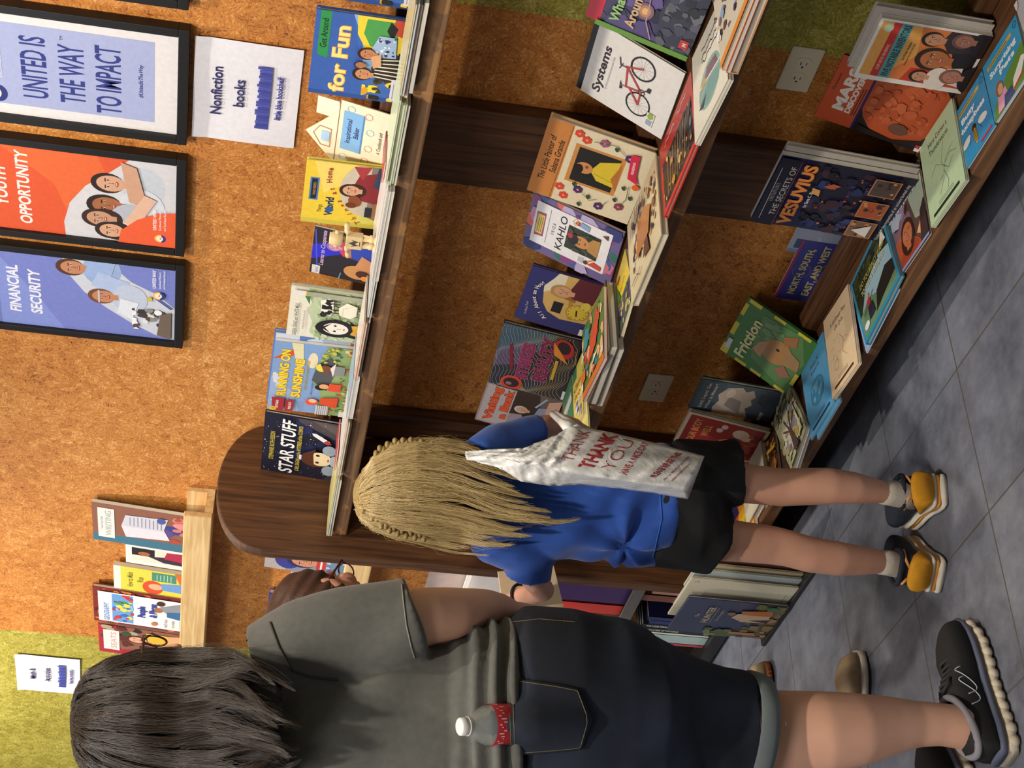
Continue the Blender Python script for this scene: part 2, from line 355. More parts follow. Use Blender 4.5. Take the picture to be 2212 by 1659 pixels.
p = onY(1417, 840, W_Y - 0.006); outlet(p[0], p[2], 'cream duplex outlet turned sideways on orange wall above the gray cloud book', 1)

PAPER = INKM
def sign(name, label, pxs, lines, logo, txt):
    P = [onY(x, y, W_Y - 0.004) for x, y in pxs]                   # top-left, top-right, bottom-right, bottom-left
    O = P[3]; u = unit(P[2] - P[3] + P[1] - P[0]); v = unit(P[0] - P[3] + P[1] - P[2]); v = unit(v - u * (u @ v)); n = np.cross(u, v)
    if n[1] > 0: n = -n
    w, h = 0.2794, 0.2159
    r = root(name, label, 'sign', M=frame_matrix(O, u, v, n))
    m = MB(); NX, NY = 14, 8; vs = []; fs = []
    for j in range(NY + 1):
        for i in range(NX + 1):
            a, b = i / NX, j / NY; k = 0.004 * max(0, (b - 0.86) / 0.14) ** 2 + 0.0012 * math.sin(a * 7 + b * 3)
            vs.append((a * w, b * h, 0.0012 + k))
    for j in range(NY):
        for i in range(NX): q = j * (NX + 1) + i; fs.append((q, q + 1, q + NX + 2, q + NX + 1))
    m.add(vs, fs, '#dedce2', smooth=True); A = Art(w, h, m, 0.0034)
    for (x, y, s, t) in lines: A.T(x, y, s, t, '#26245e', bold=0.018)
    lx0, ly0, lx1, ly1 = logo; rd = random.Random(3)
    n_ = 22
    for i in range(n_):
        xa = lx0 + (lx1 - lx0) * i / n_; xb = lx0 + (lx1 - lx0) * (i + 0.94) / n_
        A.R(xa, ly0, xb, ly1 - rd.random() * 0.03, ('#3f479c', '#39408f', '#4850a6')[i % 3])
    A.T(txt[0], txt[1], txt[2], 'little blue bookshelf', '#2a2f8a', bold=0.03, sx=0.82)
    m.build('paper', PAPER, r, colors=True)
    return r
sign('paper_sign', 'white paper sign reading Nonfiction books taped below the pale blue framed poster',
     [(416, 289), (425.6, 72), (656, 107.6), (634, 320)], [(0.5, 0.735, 0.145, 'Nonfiction'), (0.5, 0.52, 0.145, 'books')], (0.17, 0.27, 0.80, 0.41), (0.5, 0.16, 0.085))
sign('paper_sign', 'white paper sign reading Math & Activities on the yellow-green wall at left',
     [(36.6, 1492.6), (30.4, 1413.4), (172.2, 1425.6), (173.6, 1499)], [(0.5, 0.70, 0.13, 'Math &'), (0.5, 0.47, 0.13, 'Activities')], (0.18, 0.23, 0.80, 0.35), (0.5, 0.12, 0.075))

BLACKF = plain('black_frame', '#100d0c', 0.45, 0.05)
GLASS, _nt, _b, _N, _L = newmat('picture_glass'); _b.inputs['Alpha'].default_value = 0.07; _b.inputs['Roughness'].default_value = 0.03; _b.inputs['IOR'].default_value = 1.45; _b.inputs['Base Color'].default_value = (0.02, 0.02, 0.02, 1)
def uw_logo(A, x, y, s, tc):
    A.E(x, y, s, s, '#f0b45a'); A.E(x, y - s * .1, s * .72, s * .78, '#f6e2c4'); A.E(x, y - s * .02, s * .12, s * .12, '#d0402c')
    A.L([(x - s * .3, y - s * .1), (x, y - s * .28), (x + s * .3, y - s * .1)], s * .16, '#d0402c'); A.E(x, y - s * .2, s, s * .8, '#2a3480', a0=180, a1=360)
    A.E(x, y - s * .05, s * .62, s * .45, '#f0e0cc', a0=180, a1=330)
def poster(label, BR, BL, art, mat_col):
    Y = W_Y - 0.024; a = onY(*BR, Y); b = onY(*BL, Y); w, h = 0.318, 0.47; b[0] = a[0] - w if BR else b[0]; z0 = (a[2] + b[2]) / 2
    r = root('framed_poster', label, 'framed poster', (a[0] - w, Y, z0), 'row of framed posters')
    r.rotation_euler = (math.radians(90), 0, 0)
    m = MB(); t = 0.021
    for q in (((0, 0), (w, t)), ((0, h - t), (w, h)), ((0, t), (t, h - t)), ((w - t, t), (w, h - t))):
        m.box((q[0][0], q[0][1], -0.023), (q[1][0], q[1][1], 0.0))
    bevel(m.build('frame', BLACKF, r), 0.0015)
    m = MB(); m.box((t, t, -0.012), (w - t, h - t, -0.009), mat_col); A = Art(w - 2 * t, h - 2 * t, m, -0.0088); n0 = len(m.v); art(A)
    m.v = m.v[:n0] + [(x + t, y + t, z) for x, y, z in m.v[n0:]]
    m.build('print', INKM, r, colors=True)
    m = MB(); m.add([(t, t, -0.006), (w - t, t, -0.006), (w - t, h - t, -0.006), (t, h - t, -0.006)], [(0, 1, 2, 3)]); m.build('glass', GLASS, r)
    return r
def people_crescent(A, pts, seed):
    A.P(pts, '#d6d2d4')
def art_united(A):
    A.R(0.10, 0.11, 0.90, 0.99, '#a9b2da'); B = '#2f3a86'
    for y, t, x0, x1 in ((0.615, 'UNITED IS', .19, .80), (0.44, 'THE WAY', .19, .76), (0.27, 'TO IMPACT', .13, .80)):
        A.F(x0, x1, y, 0.165, t, B, bold=0.018)
    A.T(.5, .165, .028, '#UnitedIsTheWay', B, bold=.02, sh=.2); A.T(.82, .53, .02, 'TM', B)
    uw_logo(A, .2, .86, .055, '#ffffff'); A.T(.36, .885, .04, 'UNITED WAY', '#eef0f8', 'l', .01); A.T(.36, .85, .03, 'Southwest Missouri', '#eef0f8', 'l'); A.T(.36, .82, .03, 'and Southeast Kansas', '#eef0f8', 'l')
def art_youth(A):
    A.R(0, 0, 1, 1, '#e2592e'); A.P([(.0, .5), (.6, .62), (1, .9), (1, .4), (.5, .3)], '#e86a35'); W = '#f6ece6'
    A.F(.28, .72, .86, .085, 'YOUTH', W, bold=.03, sh=.1); A.F(.08, .92, .745, .085, 'OPPORTUNITY', W, bold=.03, sh=.1)
    A.P([(0, .30), (0, .575), (.16, .58), (.4, .545), (.62, .46), (.8, .34), (1, .22), (1, 0), (.42, 0), (.30, .18), (.15, .26)], '#d8d6da')
    A.face(.68, .34, .075, '#d9a585', '#2a1a12', '#c8ced8'); A.face(.42, .36, .08, '#a8683f', '#2a1710', '#d8dce4'); A.face(.26, .40, .07, '#c99676', '#3a2018', '#b8bcc8', long=True)
    A.face(.13, .34, .065, '#cf9c7a', '#2a1a14', '#e0d8d0', long=True); A.P([(.42, .14), (.9, .2), (.95, .28), (.5, .24)], '#c4977c'); A.P([(.2, .2), (.55, .1), (.6, .16), (.25, .27)], '#d7ae94')
    A.P([(0, 0), (0, .30), (.15, .285), (.30, .2), (.40, .1), (.43, 0)], '#e2592e'); uw_logo(A, .1, .08, .03, W)
    A.T(.2, .1, .026, 'UNITED WAY', W, 'l', .015); A.T(.2, .075, .019, 'Southwest Missouri', W, 'l'); A.T(.2, .05, .019, 'and Southeast Kansas', W, 'l')
def art_finance(A):
    A.R(0, 0, 1, 1, '#7b86cf'); A.P([(0, 1), (0, .62), (.4, .75), (1, .98), (1, 1)], '#8797dc'); W = '#f2f2fa'
    A.F(.17, .80, .855, .085, 'FINANCIAL', W, bold=.03, sh=.1); A.F(.17, .76, .74, .085, 'SECURITY', W, bold=.03, sh=.1)
    A.P([(1, .62), (.93, .60), (.78, .585), (.55, .5), (.36, .38), (.18, .24), (.04, .1), (0, 0), (.45, 0), (.62, .1), (.75, .24), (.86, .3), (1, .31)], '#d2d6e2')
    A.face(.86, .56, .07, '#c88a64', '#5a3422', '#9db4dc'); A.P([(.72, .36), (1, .32), (1, .46), (.78, .5)], '#9fb8e4'); A.P([(.5, .3), (.74, .25), (.84, .42), (.66, .46)], '#b4c6ea')
    A.face(.52, .40, .065, '#c98a62', '#7a4a28', '#c4cfe4'); A.L([(.44, .42), (.6, .42)], .01, '#d8c8d0')
    A.P([(.24, .24), (.48, .2), (.52, .3), (.32, .32)], '#e6eaf4'); A.blobs(.12, .05, .42, .24, 26, ['#3c3430', '#8a8684', '#e8e8ec', '#5a4436'], .012, .03, 4)
    A.P([(.02, .02), (.4, .02), (.36, .08), (.06, .1)], '#6a5a4e'); A.L([(.45, .02), (.6, .12)], .012, '#3a4a98'); A.E(.56, .14, .02, .014, '#c8b838')
    uw_logo(A, .62, .09, .034, W); A.T(.72, .105, .028, 'UNITED WAY', W, 'l', .015, .9); A.T(.72, .078, .018, 'Southwest Missouri', W, 'l'); A.T(.72, .055, .018, 'and Southeast Kansas', W, 'l')
def art_dark(A): A.R(0, 0, 1, 1, '#3c4038'); A.blobs(0, 0, 1, 1, 60, ['#6a7064', '#2a2c28', '#8a9484', '#4a4e44'], .03, .08, 9)
def _F(s, x0, x1, y, size, txt, c, **k):
    b = k.get('bold', 0.0); tot = sum(glyph(ch, b)[2] + k.get('sp', 0) for ch in txt) * size * s.h
    s.T((x0 + x1) / 2, y, size, txt, c, 'c', sx=(x1 - x0) * s.w / tot, **k)
Art.F = _F
poster('black-framed pale blue poster with three lines of large navy capitals', (410.4, 68), (401.3, 307.6), art_united, '#e6e2e2')
poster('black-framed orange poster reading Youth Opportunity with hugging children', (405, 348), (395.6, 550), art_youth, '#e2592e')
poster('black-framed periwinkle poster reading Financial Security with people at a microscope', (399.4, 576), (393.4, 753), art_finance, '#7b86cf')
p_ = onY(407, 23.7, W_Y - 0.024); q_ = EYE + 0; _d = proj_ = None
def project(P): c = RW @ (np.asarray(P, float) - EYE); return c[:2] / c[2] * FPX + np.array([1106.0, 829.5])
_br = project((p_[0] + 0.318, p_[1], p_[2])); poster('black-framed dark picture cut off at the upper corner, right of the pale blue poster', tuple(_br), (407, 23.7), art_dark, '#3c4038')

# picture ledges of raw pine left of the bookcase
def ledge(x0, x1, z0, z1, label):
    r = root('picture_ledge', label, 'shelf', (x0, 2.292, z0), 'pale pine picture ledges')
    m = MB(); m.box((x0, 2.292, z0), (x1, 2.31, z1)); bevel(part(m, 'front_board', PALEWOOD, r), 0.003)
    m = MB(); m.box((x0, 2.31, z0), (x1, W_Y - 0.001, z0 + 0.022)); part(m, 'bottom_board', PALEWOOD, r)
    m = MB(); m.box((x0, 2.376, z0 + 0.022), (x1, W_Y - 0.001, z1)); part(m, 'back_board', PALEWOOD, r)
    return r
LZ1, LZ2 = 1.552, 1.075
ledge(-5.05, -3.80, LZ1 - 0.022, LZ1 + 0.057, 'upper pale pine picture ledge on the wall left of the bookcase')
ledge(-5.0, -3.86, LZ2 - 0.022, LZ2 + 0.057, 'lower pale pine picture ledge between bookcase and person with glasses')
# clear plastic literature holder under the ledges
CLEAR, _nt, _b, _N, _L = newmat('clear_acrylic'); _b.inputs['Base Color'].default_value = (0.96, 0.93, 0.92, 1); _b.inputs['Transmission Weight'].default_value = 0.75; _b.inputs['Roughness'].default_value = 0.12; _b.inputs['IOR'].default_value = 1.15
r = root('literature_holder', 'clear plastic literature holder on the wall beside the end panel', 'holder', (-4.3, 2.30, 0.60))
m = MB(); m.box((-4.32, W_Y - 0.006, 0.56), (-3.86, W_Y - 0.002, 0.86)); part(m, 'back_plate', CLEAR, r)
m = MB(); m.box((-4.32, 2.30, 0.56), (-3.86, 2.304, 0.76)); part(m, 'front_plate', CLEAR, r)
m = MB(); m.box((-4.32, 2.304, 0.56), (-4.316, W_Y - 0.006, 0.80)); m.box((-3.864, 2.304, 0.56), (-3.86, W_Y - 0.006, 0.80)); m.box((-4.316, 2.304, 0.56), (-3.864, W_Y - 0.006, 0.564)); part(m, 'tray', CLEAR, r)
WHITEP = plain('white_leaflet', '#e6e2dc', 0.7, 0.03)
m = MB(); m.box((-4.30, 2.315, 0.566), (-3.90, 2.372, 0.745)); tag(m.build('leaflets', WHITEP), 'stack of white leaflets inside the clear plastic holder', 'leaflets')
# ================================================================ books
PAGES = plain('page_block', '#d9d1c0', 0.8, 0.06, scale=260, stretch=(1, 1, 14))
def book_mesh(r, w, h, t, cover, art=None, hard=True, spine=None, art_name='cover', open_side='right', mat=None):
    """front cover at local z = 0, spine on the left (x = 0), standing on y = 0"""
    bt = 0.0024 if hard else 0.0006; ins = 0.003 if hard else 0.0006
    m = MB()
    m.box((0, 0, -bt), (w, h, 0), cover); m.box((0, 0, -t), (w, h, -t + bt), spine or cover); m.box((0, 0, -t + bt), (bt, h, -bt), spine or cover)
    if art: art(Art(w, h, m, 0.00005))
    c = m.build(art_name, mat or INK, r, colors=True)
    m = MB(); m.box((bt, ins, -t + bt), (w - ins, h - ins, -bt)); m.build('pages', PAGES, r)
    return c
def upright(label, fitv, t, cover, art, hard=True, spine=None, w=None, h=None, group='books standing on the shelves', dy=0.0, mat=None, back=0.0):
    x, y, z, fw, fh, lean, yaw, roll = fitv; w = w or fw; h = h or fh
    u = np.array([math.cos(yaw), math.sin(yaw), 0]); n = np.array([math.sin(yaw), -math.cos(yaw), 0]); v = np.array([0, 0, 1.0]) * math.cos(lean) - n * math.sin(lean)
    U = math.cos(roll) * u + math.sin(roll) * v; V = -math.sin(roll) * u + math.cos(roll) * v; O = np.array((x, y + dy, z + 0.0008 + t * math.sin(max(lean, 0))))
    if z > 0.1 and y < 2.32:                                       # keep the back clear of the cleat: a touch nearer, standing on the same board
        zs = min(SHELF, key=lambda s_: abs(s_ - z)); ex = y + math.tan(max(lean, 0)) * 0.04 + t + back + abs(math.sin(yaw)) * w + 0.001 - 2.289
        if ex > 0 and x < -1.0:
            s_ = 1 - ex / y; O = EYE + (O - EYE) * s_; w *= s_; h *= s_
        tb = t + back; nn = np.cross(U, V); low = min((O + U * i - nn * k)[2] for i in (0, w) for k in (0, tb)); e = (low - zs - 0.001) / math.cos(lean); O = O - V * e; h += max(e, -.01)
    r = root('book', label, 'book', M=frame_matrix(O, U, V, np.cross(U, V)), group=group)
    book_mesh(r, w, h, t, cover, art, hard, spine, mat=mat); r['thick'] = t; return r
def behind(r, label, dx, w, h, t, cover, art=None, hard=True, gap=.001):
    """a book standing parallel behind the book r, shifted sideways by dx"""
    M0 = r.matrix_world.copy(); M = M0 @ Matrix.Translation((dx, .0008 + (r['thick'] + gap + t) * max(0, M0[2][2]) / M0[2][1], -r['thick'] - gap)); q = root('book', label, 'book', M=M, group=r['group']); book_mesh(q, w, h, t, cover, art, hard); return q
def flat(label, px, zt, t, cover, art, hard=False, spine=None, group='books lying flat along the shelf fronts', mat=None, dx=0.0):
    """px: back-left, back-right, front-right, front-left corners of the upper cover"""
    P = [onZ(*p, zt) for p in px]; u = unit(P[1] - P[0] + P[2] - P[3]); v = np.cross((0, 0, 1), u)
    w = (np.linalg.norm(P[1] - P[0]) + np.linalg.norm(P[2] - P[3])) / 2; h = (np.linalg.norm(P[0] - P[3]) + np.linalg.norm(P[1] - P[2])) / 2
    c = sum(P) / 4; O = c - u * w / 2 - v * h / 2; O[0] += dx
    r = root('book', label, 'book', M=frame_matrix(O, u, v, (0, 0, 1)), group=group)
    book_mesh(r, w, h, t, cover, art, hard, spine, mat=mat); return r
def slab(label, x, y, rz, w, h, zt, t, cover, art=None, hard=False, spine=None, group='books lying flat along the shelf fronts', mat=None):
    r = root('book', label, 'book', (x, y, zt), group); r.rotation_euler = (0, 0, rz); book_mesh(r, w, h, t, cover, art, hard, spine, mat=mat); return r
FIT = {
 'fun': (-2.0852, 2.2350, 1.2090, 0.201, 0.184, 0.005, 0.032, 0.003), 'home': (-2.4699, 2.2495, 1.2090, 0.183, 0.170, -0.005, 0.024, 0.004),
 'coop': (-2.6259, 2.2222, 1.2090, 0.149, 0.138, 0.152, 0.006, 0.001), 'grass': (-2.8278, 2.2127, 1.2090, 0.185, 0.173, 0.028, -0.036, 0),
 'sun': (-3.1623, 2.2388, 1.2118, 0.301, 0.196, 0.0, -0.06, -0.009), 'star': (-3.4409, 2.2221, 1.2090, 0.250, 0.199, 0.096, 0.036, 0.013),
 'system': (-2.0931, 2.2434, 0.6780, 0.181, 0.198, 0.599, -0.028, 0.010), 'sabana': (-2.3509, 2.2433, 0.6827, 0.222, 0.229, 0.264, -0.015, -0.022),
 'kahlo': (-2.5392, 2.2279, 0.6780, 0.165, 0.223, 0.495, 0.043, 0.035), 'hour': (-2.8007, 2.2886, 0.6858, 0.189, 0.165, 0.184, 0.017, -0.042),
 'reality': (-3.0316, 2.2640, 0.6780, 0.219, 0.193, 0.180, 0.083, 0.004), 'bank': (-3.2093, 2.2663, 0.6829, 0.176, 0.195, 0.180, -0.029, -0.028),
 'invent': (-1.8709, 2.2458, 0.1340, 0.153, 0.220, 0.043, -0.041, 0.017), 'mars': (-2.0626, 2.2800, 0.1393, 0.164, 0.224, 0.276, 0.040, -0.033),
 'vesu': (-2.3458, 2.2837, 0.1340, 0.221, 0.271, 0.072, -0.095, 0.014), 'frict': (-2.9091, 2.2700, 0.1428, 0.213, 0.188, 0.622, 0.016, -0.051),
 'solid': (-3.0500, 2.2790, 0.1366, 0.125, 0.211, 0.058, 0.021, -0.021), 'well': (-3.2575, 2.2940, 0.1340, 0.172, 0.195, 0.179, -0.098, 0.019),
 'baker': (-2.3116, 2.2943, 1.2090, 0.140, 0.107, 0.259, 0.056, 0.033), 'whats': (-1.8840, 2.2458, 0.6819, 0.200, 0.193, 0.344, -0.005, -0.036),
 'blue': (-2.5020, 2.3620, 0.0, 0.092, 0.262, 0.02, 0, 0.0), 'north': (-2.6651, 2.3600, 0.0, 0.208, 0.238, 0.02, 0, 0.0),
 'writ': (-4.1082, 2.3448, 1.5531, 0.210, 0.324, 0.077, 0, 0.0), 'white': (-4.2193, 2.3450, 1.5531, 0.108, 0.229, 0.080, 0, 0.0),
 'rice': (-4.4, 2.3450, 1.5531, 0.152, 0.268, 0.079, 0, 0.0), 'people': (-4.6220, 2.3400, 1.5531, 0.227, 0.335, 0.077, 0, 0.0),
 'seats': (-4.8490, 2.3448, 1.5531, 0.199, 0.325, 0.077, 0, 0.0), 'boy': (-4.1816, 2.3450, 1.0762, 0.19, 0.291, 0.080, 0, 0.0),
 'cross': (-4.3307, 2.3450, 1.0762, 0.14, 0.207, 0.080, 0, 0.0), 'glad': (-4.4991, 2.3450, 1.0762, 0.155, 0.265, 0.080, 0, 0.0)}
# ---- covers on the upper shelf
def art_fun(A):
    A.R(0, 0, 1, 1, '#3f68b4'); A.P([(0, 0.4), (1, .62), (1, 1), (0, 1)], '#3a5fae'); A.P([(.25, .45), (.7, .5), (1, .62), (1, .3), (.3, .3)], '#8fb0dc'); A.R(0, 0, .05, 1, '#2c4f96')
    A.P([(.45, .84), (1, .84), (1, .95), (.48, .95)], '#2f8f4c'); A.T(.74, .865, .095, 'Get Around', '#10301c', bold=.015, sx=.8)
    A.F(.06, .86, .64, .22, 'for Fun', '#f3a93c', bold=.05); A.F(.06, .86, .645, .22, 'for Fun', '#ffdf8a', bold=.02)
    A.P([(.55, .1), (.6, .45), (.78, .56), (1, .58), (1, .1)], '#f2cf3a'); A.P([(.62, .14), (.66, .42), (.8, .5), (.97, .48), (.97, .16)], '#4b9a50'); A.P([(.8, .1), (.84, .22), (1, .2), (1, .08)], '#c0452e'); A.P([(.75, .2), (.86, .27), (.97, .24), (.9, .16)], '#1a1a1a')
    A.blobs(.02, .02, .3, .45, 26, ['#f0d13c', '#2a2412', '#d8a01e', '#463a18'], .03, .06, 3); A.R(.2, .0, .62, .12, '#1e1b18')
    A.P([(.26, .1), (.28, .32), (.4, .38), (.54, .34), (.6, .12)], '#2b2320')
    for i in range(6): A.L([(.29 + i * .05, .1), (.31 + i * .04, .34)], .014, '#f3e6d0')
    A.P([(.56, .14), (.54, .36), (.64, .4), (.8, .34), (.8, .16)], '#9fb6d8'); A.blobs(.56, .16, .8, .36, 26, ['#2b3a5a', '#e8eef6'], .012, .02, 8)
    A.face(.33, .46, .085, '#c98a5e', '#2a1a10'); A.face(.58, .44, .08, '#c07f58', '#3a1c14'); A.face(.44, .5, .05, '#b4744e', '#2a2a4a'); A.P([(.42, .36), (.56, .4), (.6, .3), (.46, .28)], '#d6a078')
    A.P([(.62, .02), (1, .02), (1, .1), (.64, .1)], '#45a268'); A.T(.8, .04, .045, 'Luz Sullivan Hill', '#123a22', sx=.7); A.R(.06, .02, .32, .15, '#e2dfe6'); A.rows(.08, .3, .12, 4, '#6a6a72', .022, .006)
upright('blue picture book reading Get Around for Fun with laughing children, its whole cover in view', FIT['fun'], .012, '#3f68b4', art_fun, spine='#2c4f96')
upright('second blue Get Around for Fun book, cut off by the frame edge', (-1.872, 2.262, 1.209, .201, .184, .005, .032, .003), .012, '#3f68b4', art_fun, spine='#2f7a48')
CARD = plain('cream_card', '#eadfc6', 0.7, 0.04)
def baker():
    x, y, z, w, h, lean, yaw, roll = FIT['baker']; w, h = .165, .118
    n = np.array([math.sin(yaw), -math.cos(yaw), 0]); u = np.array([math.cos(yaw), math.sin(yaw), 0]); v = np.array([0, 0, 1.0]) * math.cos(lean) - n * math.sin(lean)
    r = root('book', 'cream house-shaped spiral cookbook reading Inspirational Baker', 'book', M=frame_matrix((x - .01, y - .03, z + .0026), u, v, np.cross(u, v)), group='books standing on the shelves')
    P = [(0, 0), (w, 0), (w, h), (.80 * w, h * 1.03), (.36 * w, h * 1.56), (-.02 * w, h * 1.02)]
    m = MB(); m.prism(P, 'z', -.002, 0, '#eee0c2'); A = Art(w, h, m, .0002); k = '#6a4a3a'
    for pts, wd in (([(0.01, 1.0), (.99, 1.0)], .014), ): A.L(pts, wd, '#8a5a48')
    A.R(.24, .57, .86, .92, '#7fb0dc'); A.R(.24, .54, .86, .57, '#4f86bc'); A.T(.55, .76, .13, 'Inspirational', '#24306a', bold=.02, sx=.85); A.T(.55, .62, .13, 'Baker', '#24306a', bold=.02, sx=.85)
    for cx, cy, c in ((.12, .85, '#9cc3dc'), (.15, .45, '#e0a090'), (.36, .42, '#e0a080'), (.62, .42, '#9cc0dc'), (.86, .48, '#e8a898'), (.9, .8, '#9cc3dc')):
        A.ring(cx, cy, .07, .07, .012, c, 7)
    A.T(.5, .2, .1, 'A Cookbook and', '#5a3a30', sx=.7); A.T(.5, .07, .1, 'Cookie Cutter Set', '#5a3a30', sx=.7)
    n0 = len(m.v); A.L([(.24, .2), (.24, .6), (.5, .95), (.72, .7), (.7, .2)], .03, '#b48a70', True); A.R(.36, .25, .62, .6, '#a8c8e4')
    m.v = m.v[:n0] + [(a * .62 + .06 * w, b * .42 + h * 1.02, c) for a, b, c in m.v[n0:]]
    m.build('cover', INKM, r, colors=True)
    m = MB(); m.prism([(a * .97 + .002, b * .97 + .0005) for a, b in P], 'z', -.007, -.002); m.build('pages', PAGES, r)
    m = MB(); m.prism([(.66 * w, h * 1.03), (.93 * w, h * 1.03), (.93 * w, h * 1.42), (.66 * w, h * 1.42)], 'z', -.008, -.0055); m.build('chimney_tab', CARD, r)
    m = MB()
    for i in range(13):
        yy = h * (.05 + .9 * i / 12); m.tube([(.004, yy, .0006), (-.004, yy, .001), (-.007, yy, -.004), (-.003, yy, -.008)], .0007, 5)
    m.build('spiral_binding', plain('dark_wire', '#4a4444', .35, .03, metal=.8), r)
baker()
def art_home(A):
    A.R(0, 0, 1, 1, '#e8c83c'); A.P([(.5, .75), (1, .9), (1, .35), (.7, .5)], '#ead26a'); A.R(0, 0, .07, 1, '#c9bc4a'); A.R(.08, .0, .4, .3, '#d8d060')
    A.R(.38, .82, .74, .93, '#4a78b8'); A.R(.4, .84, .72, .91, '#20242e'); A.T(.56, .855, .045, 'WHO NEEDS', '#e0a040', sx=.8); A.T(.25, .76, .075, 'Things', '#2b2a20', sx=.7); A.F(.15, .45, .62, .14, 'World', '#1d2f58', bold=.03); A.E(.25, .66, .05, .05, '#2b5a98')
    for i, ch in enumerate('Things at Home'):
        t = i / 13; A.T(.1 + .8 * t, .26 + .42 * math.sin(t * 1.75), .095, ch, '#9a3a3c', bold=.02, rot=.55 - .5 * t)
    A.E(.62, .2, .46, .36, '#c9bca8', a0=0, a1=180); A.R(.2, 0, 1, .2, '#8a8078'); A.P([(.4, 0), (.46, .34), (.62, .42), (.85, .34), (.95, .0)], '#8e2a30'); A.P([(.78, .3), (.98, .42), (1, .2)], '#a83a3a'); A.P([(.6, 0), (.7, .16), (1, .12), (1, 0)], '#3a4660')
    A.face(.6, .43, .11, '#d3a07c', '#3a2018', long=True); A.E(.44, .36, .1, .08, '#8a4a26', rot=.4); A.E(.37, .4, .05, .07, '#6e3618'); A.P([(.12, .0), (.2, .2), (.4, .16), (.5, 0)], '#a07048'); A.R(.2, .13, .36, .22, '#23282e')
upright('yellow picture book reading Things at Home with a child in a red jumper', FIT['home'], .010, '#e8c83c', art_home, spine='#d8cc50')
def art_coop(A):
    A.R(0, 0, 1, 1, '#241e26'); A.P([(.3, 1), (.62, 1), (.8, .55), (.55, .5)], '#2a2ac0'); A.L([(.05, .88), (.95, .98)], .02, '#4a52d8'); A.R(.0, .84, .18, .97, '#cfcad0'); A.T(.09, .87, .06, 'BOOKS', '#2a2a2a', sx=.6)  # saturated blue wedge: a blue lamp's reflection painted into the cover
    A.F(.2, .96, .80, .1, 'Learns to Cooperate', '#c9a8c8', bold=.02, sh=.15); A.P([(.5, .1), (.5, .5), (.66, .62), (.9, .5), (1, .1)], '#c03a58'); A.P([(.4, .0), (.5, .36), (.75, .4), (.9, 0)], '#2f44a8'); A.face(.66, .66, .1, '#c88aa8', '#8a6aa8')
    A.E(.22, .24, .16, .22, '#c08850'); A.E(.3, .12, .16, .12, '#b47c46'); A.E(.2, .14, .09, .12, '#4a2420'); A.E(.12, .1, .06, .07, '#e88a2a'); A.P([(.3, .3), (.6, .2), (.5, 0), (.3, 0)], '#c98a5c'); A.L([(.0, .52), (.14, .5)], .02, '#6a8aa0')
upright('dark photo-covered book reading Learns to Cooperate, behind the wooden toy figure', FIT['coop'], .006, '#241e26', art_coop, hard=False)
def art_grass(A):
    A.R(0, 0, 1, 1, '#e6dfc8'); A.R(0.015, 0.015, .985, .985, '#ece6d2'); A.P([(0, .62), (.12, .7), (.34, .68), (.55, .76), (.78, .7), (1, .78), (1, 0), (0, 0)], '#c3cfa8'); A.blobs(.02, .02, .98, .66, 120, ['#b2c294', '#d2dcb8', '#9fb484', '#cdd6b0'], .02, .05, 5)
    A.P([(.72, .74), (.9, .82), (1, .76), (1, .7), (.86, .74)], '#3f7a48'); A.F(.06, .72, .87, .075, 'GREEN GRASS and WHITE MILK', '#4a4a44', bold=.01); A.T(.4, .78, .045, 'written and illustrated by Aliki', '#8a5a50', sx=.75)
    A.E(.30, .36, .19, .27, '#1d191c'); A.P([(.12, .02), (.18, .3), (.26, .3), (.2, .02)], '#1d191c'); A.P([(.44, .02), (.38, .3), (.30, .3), (.37, .02)], '#1d191c'); A.E(.3, .36, .125, .17, '#f2ead8'); A.P([(.2, .42), (.3, .56), (.4, .42), (.3, .5)], '#1d191c'); A.E(.25, .37, .018, .02, '#2a2420'); A.E(.36, .37, .018, .02, '#2a2420'); A.L([(.3, .34), (.31, .29)], .006, '#8a6a50'); A.E(.3, .25, .025, .01, '#c88070')
    A.P([(.17, 0), (.22, .16), (.3, .13), (.4, .16), (.44, 0)], '#e2a83a'); A.blobs(.2, 0, .42, .12, 10, ['#c8882a', '#f0c860'], .008, .014, 2)
    A.P([(.56, .46), (.6, .58), (.84, .6), (.9, .5), (.86, .44), (.64, .42)], '#f4eee0'); A.blobs(.58, .44, .88, .58, 8, ['#1f1b1e'], .035, .06, 6); A.E(.57, .55, .05, .045, '#2a2426')
    for x in (.62, .68, .8, .86): A.R(x, .34, x + .02, .46, '#2c2628')
    A.P([(.55, .2), (.6, .34), (.74, .36), (.86, .26), (.8, .12), (.62, .12)], '#eee6d2'); A.L([(.6, .3), (.74, .3), (.8, .18)], .008, '#c8b8a0')
    A.R(.9, .02, .99, .98, '#a6a892'); A.R(.9, .80, .99, .98, '#e6e2dc'); A.R(.9, .77, .99, .80, '#c0a83a')
upright('cream and green picture book reading Green Grass and White Milk with a girl in braids', FIT['grass'], .010, '#e6dfc8', art_grass, spine='#a6a892')
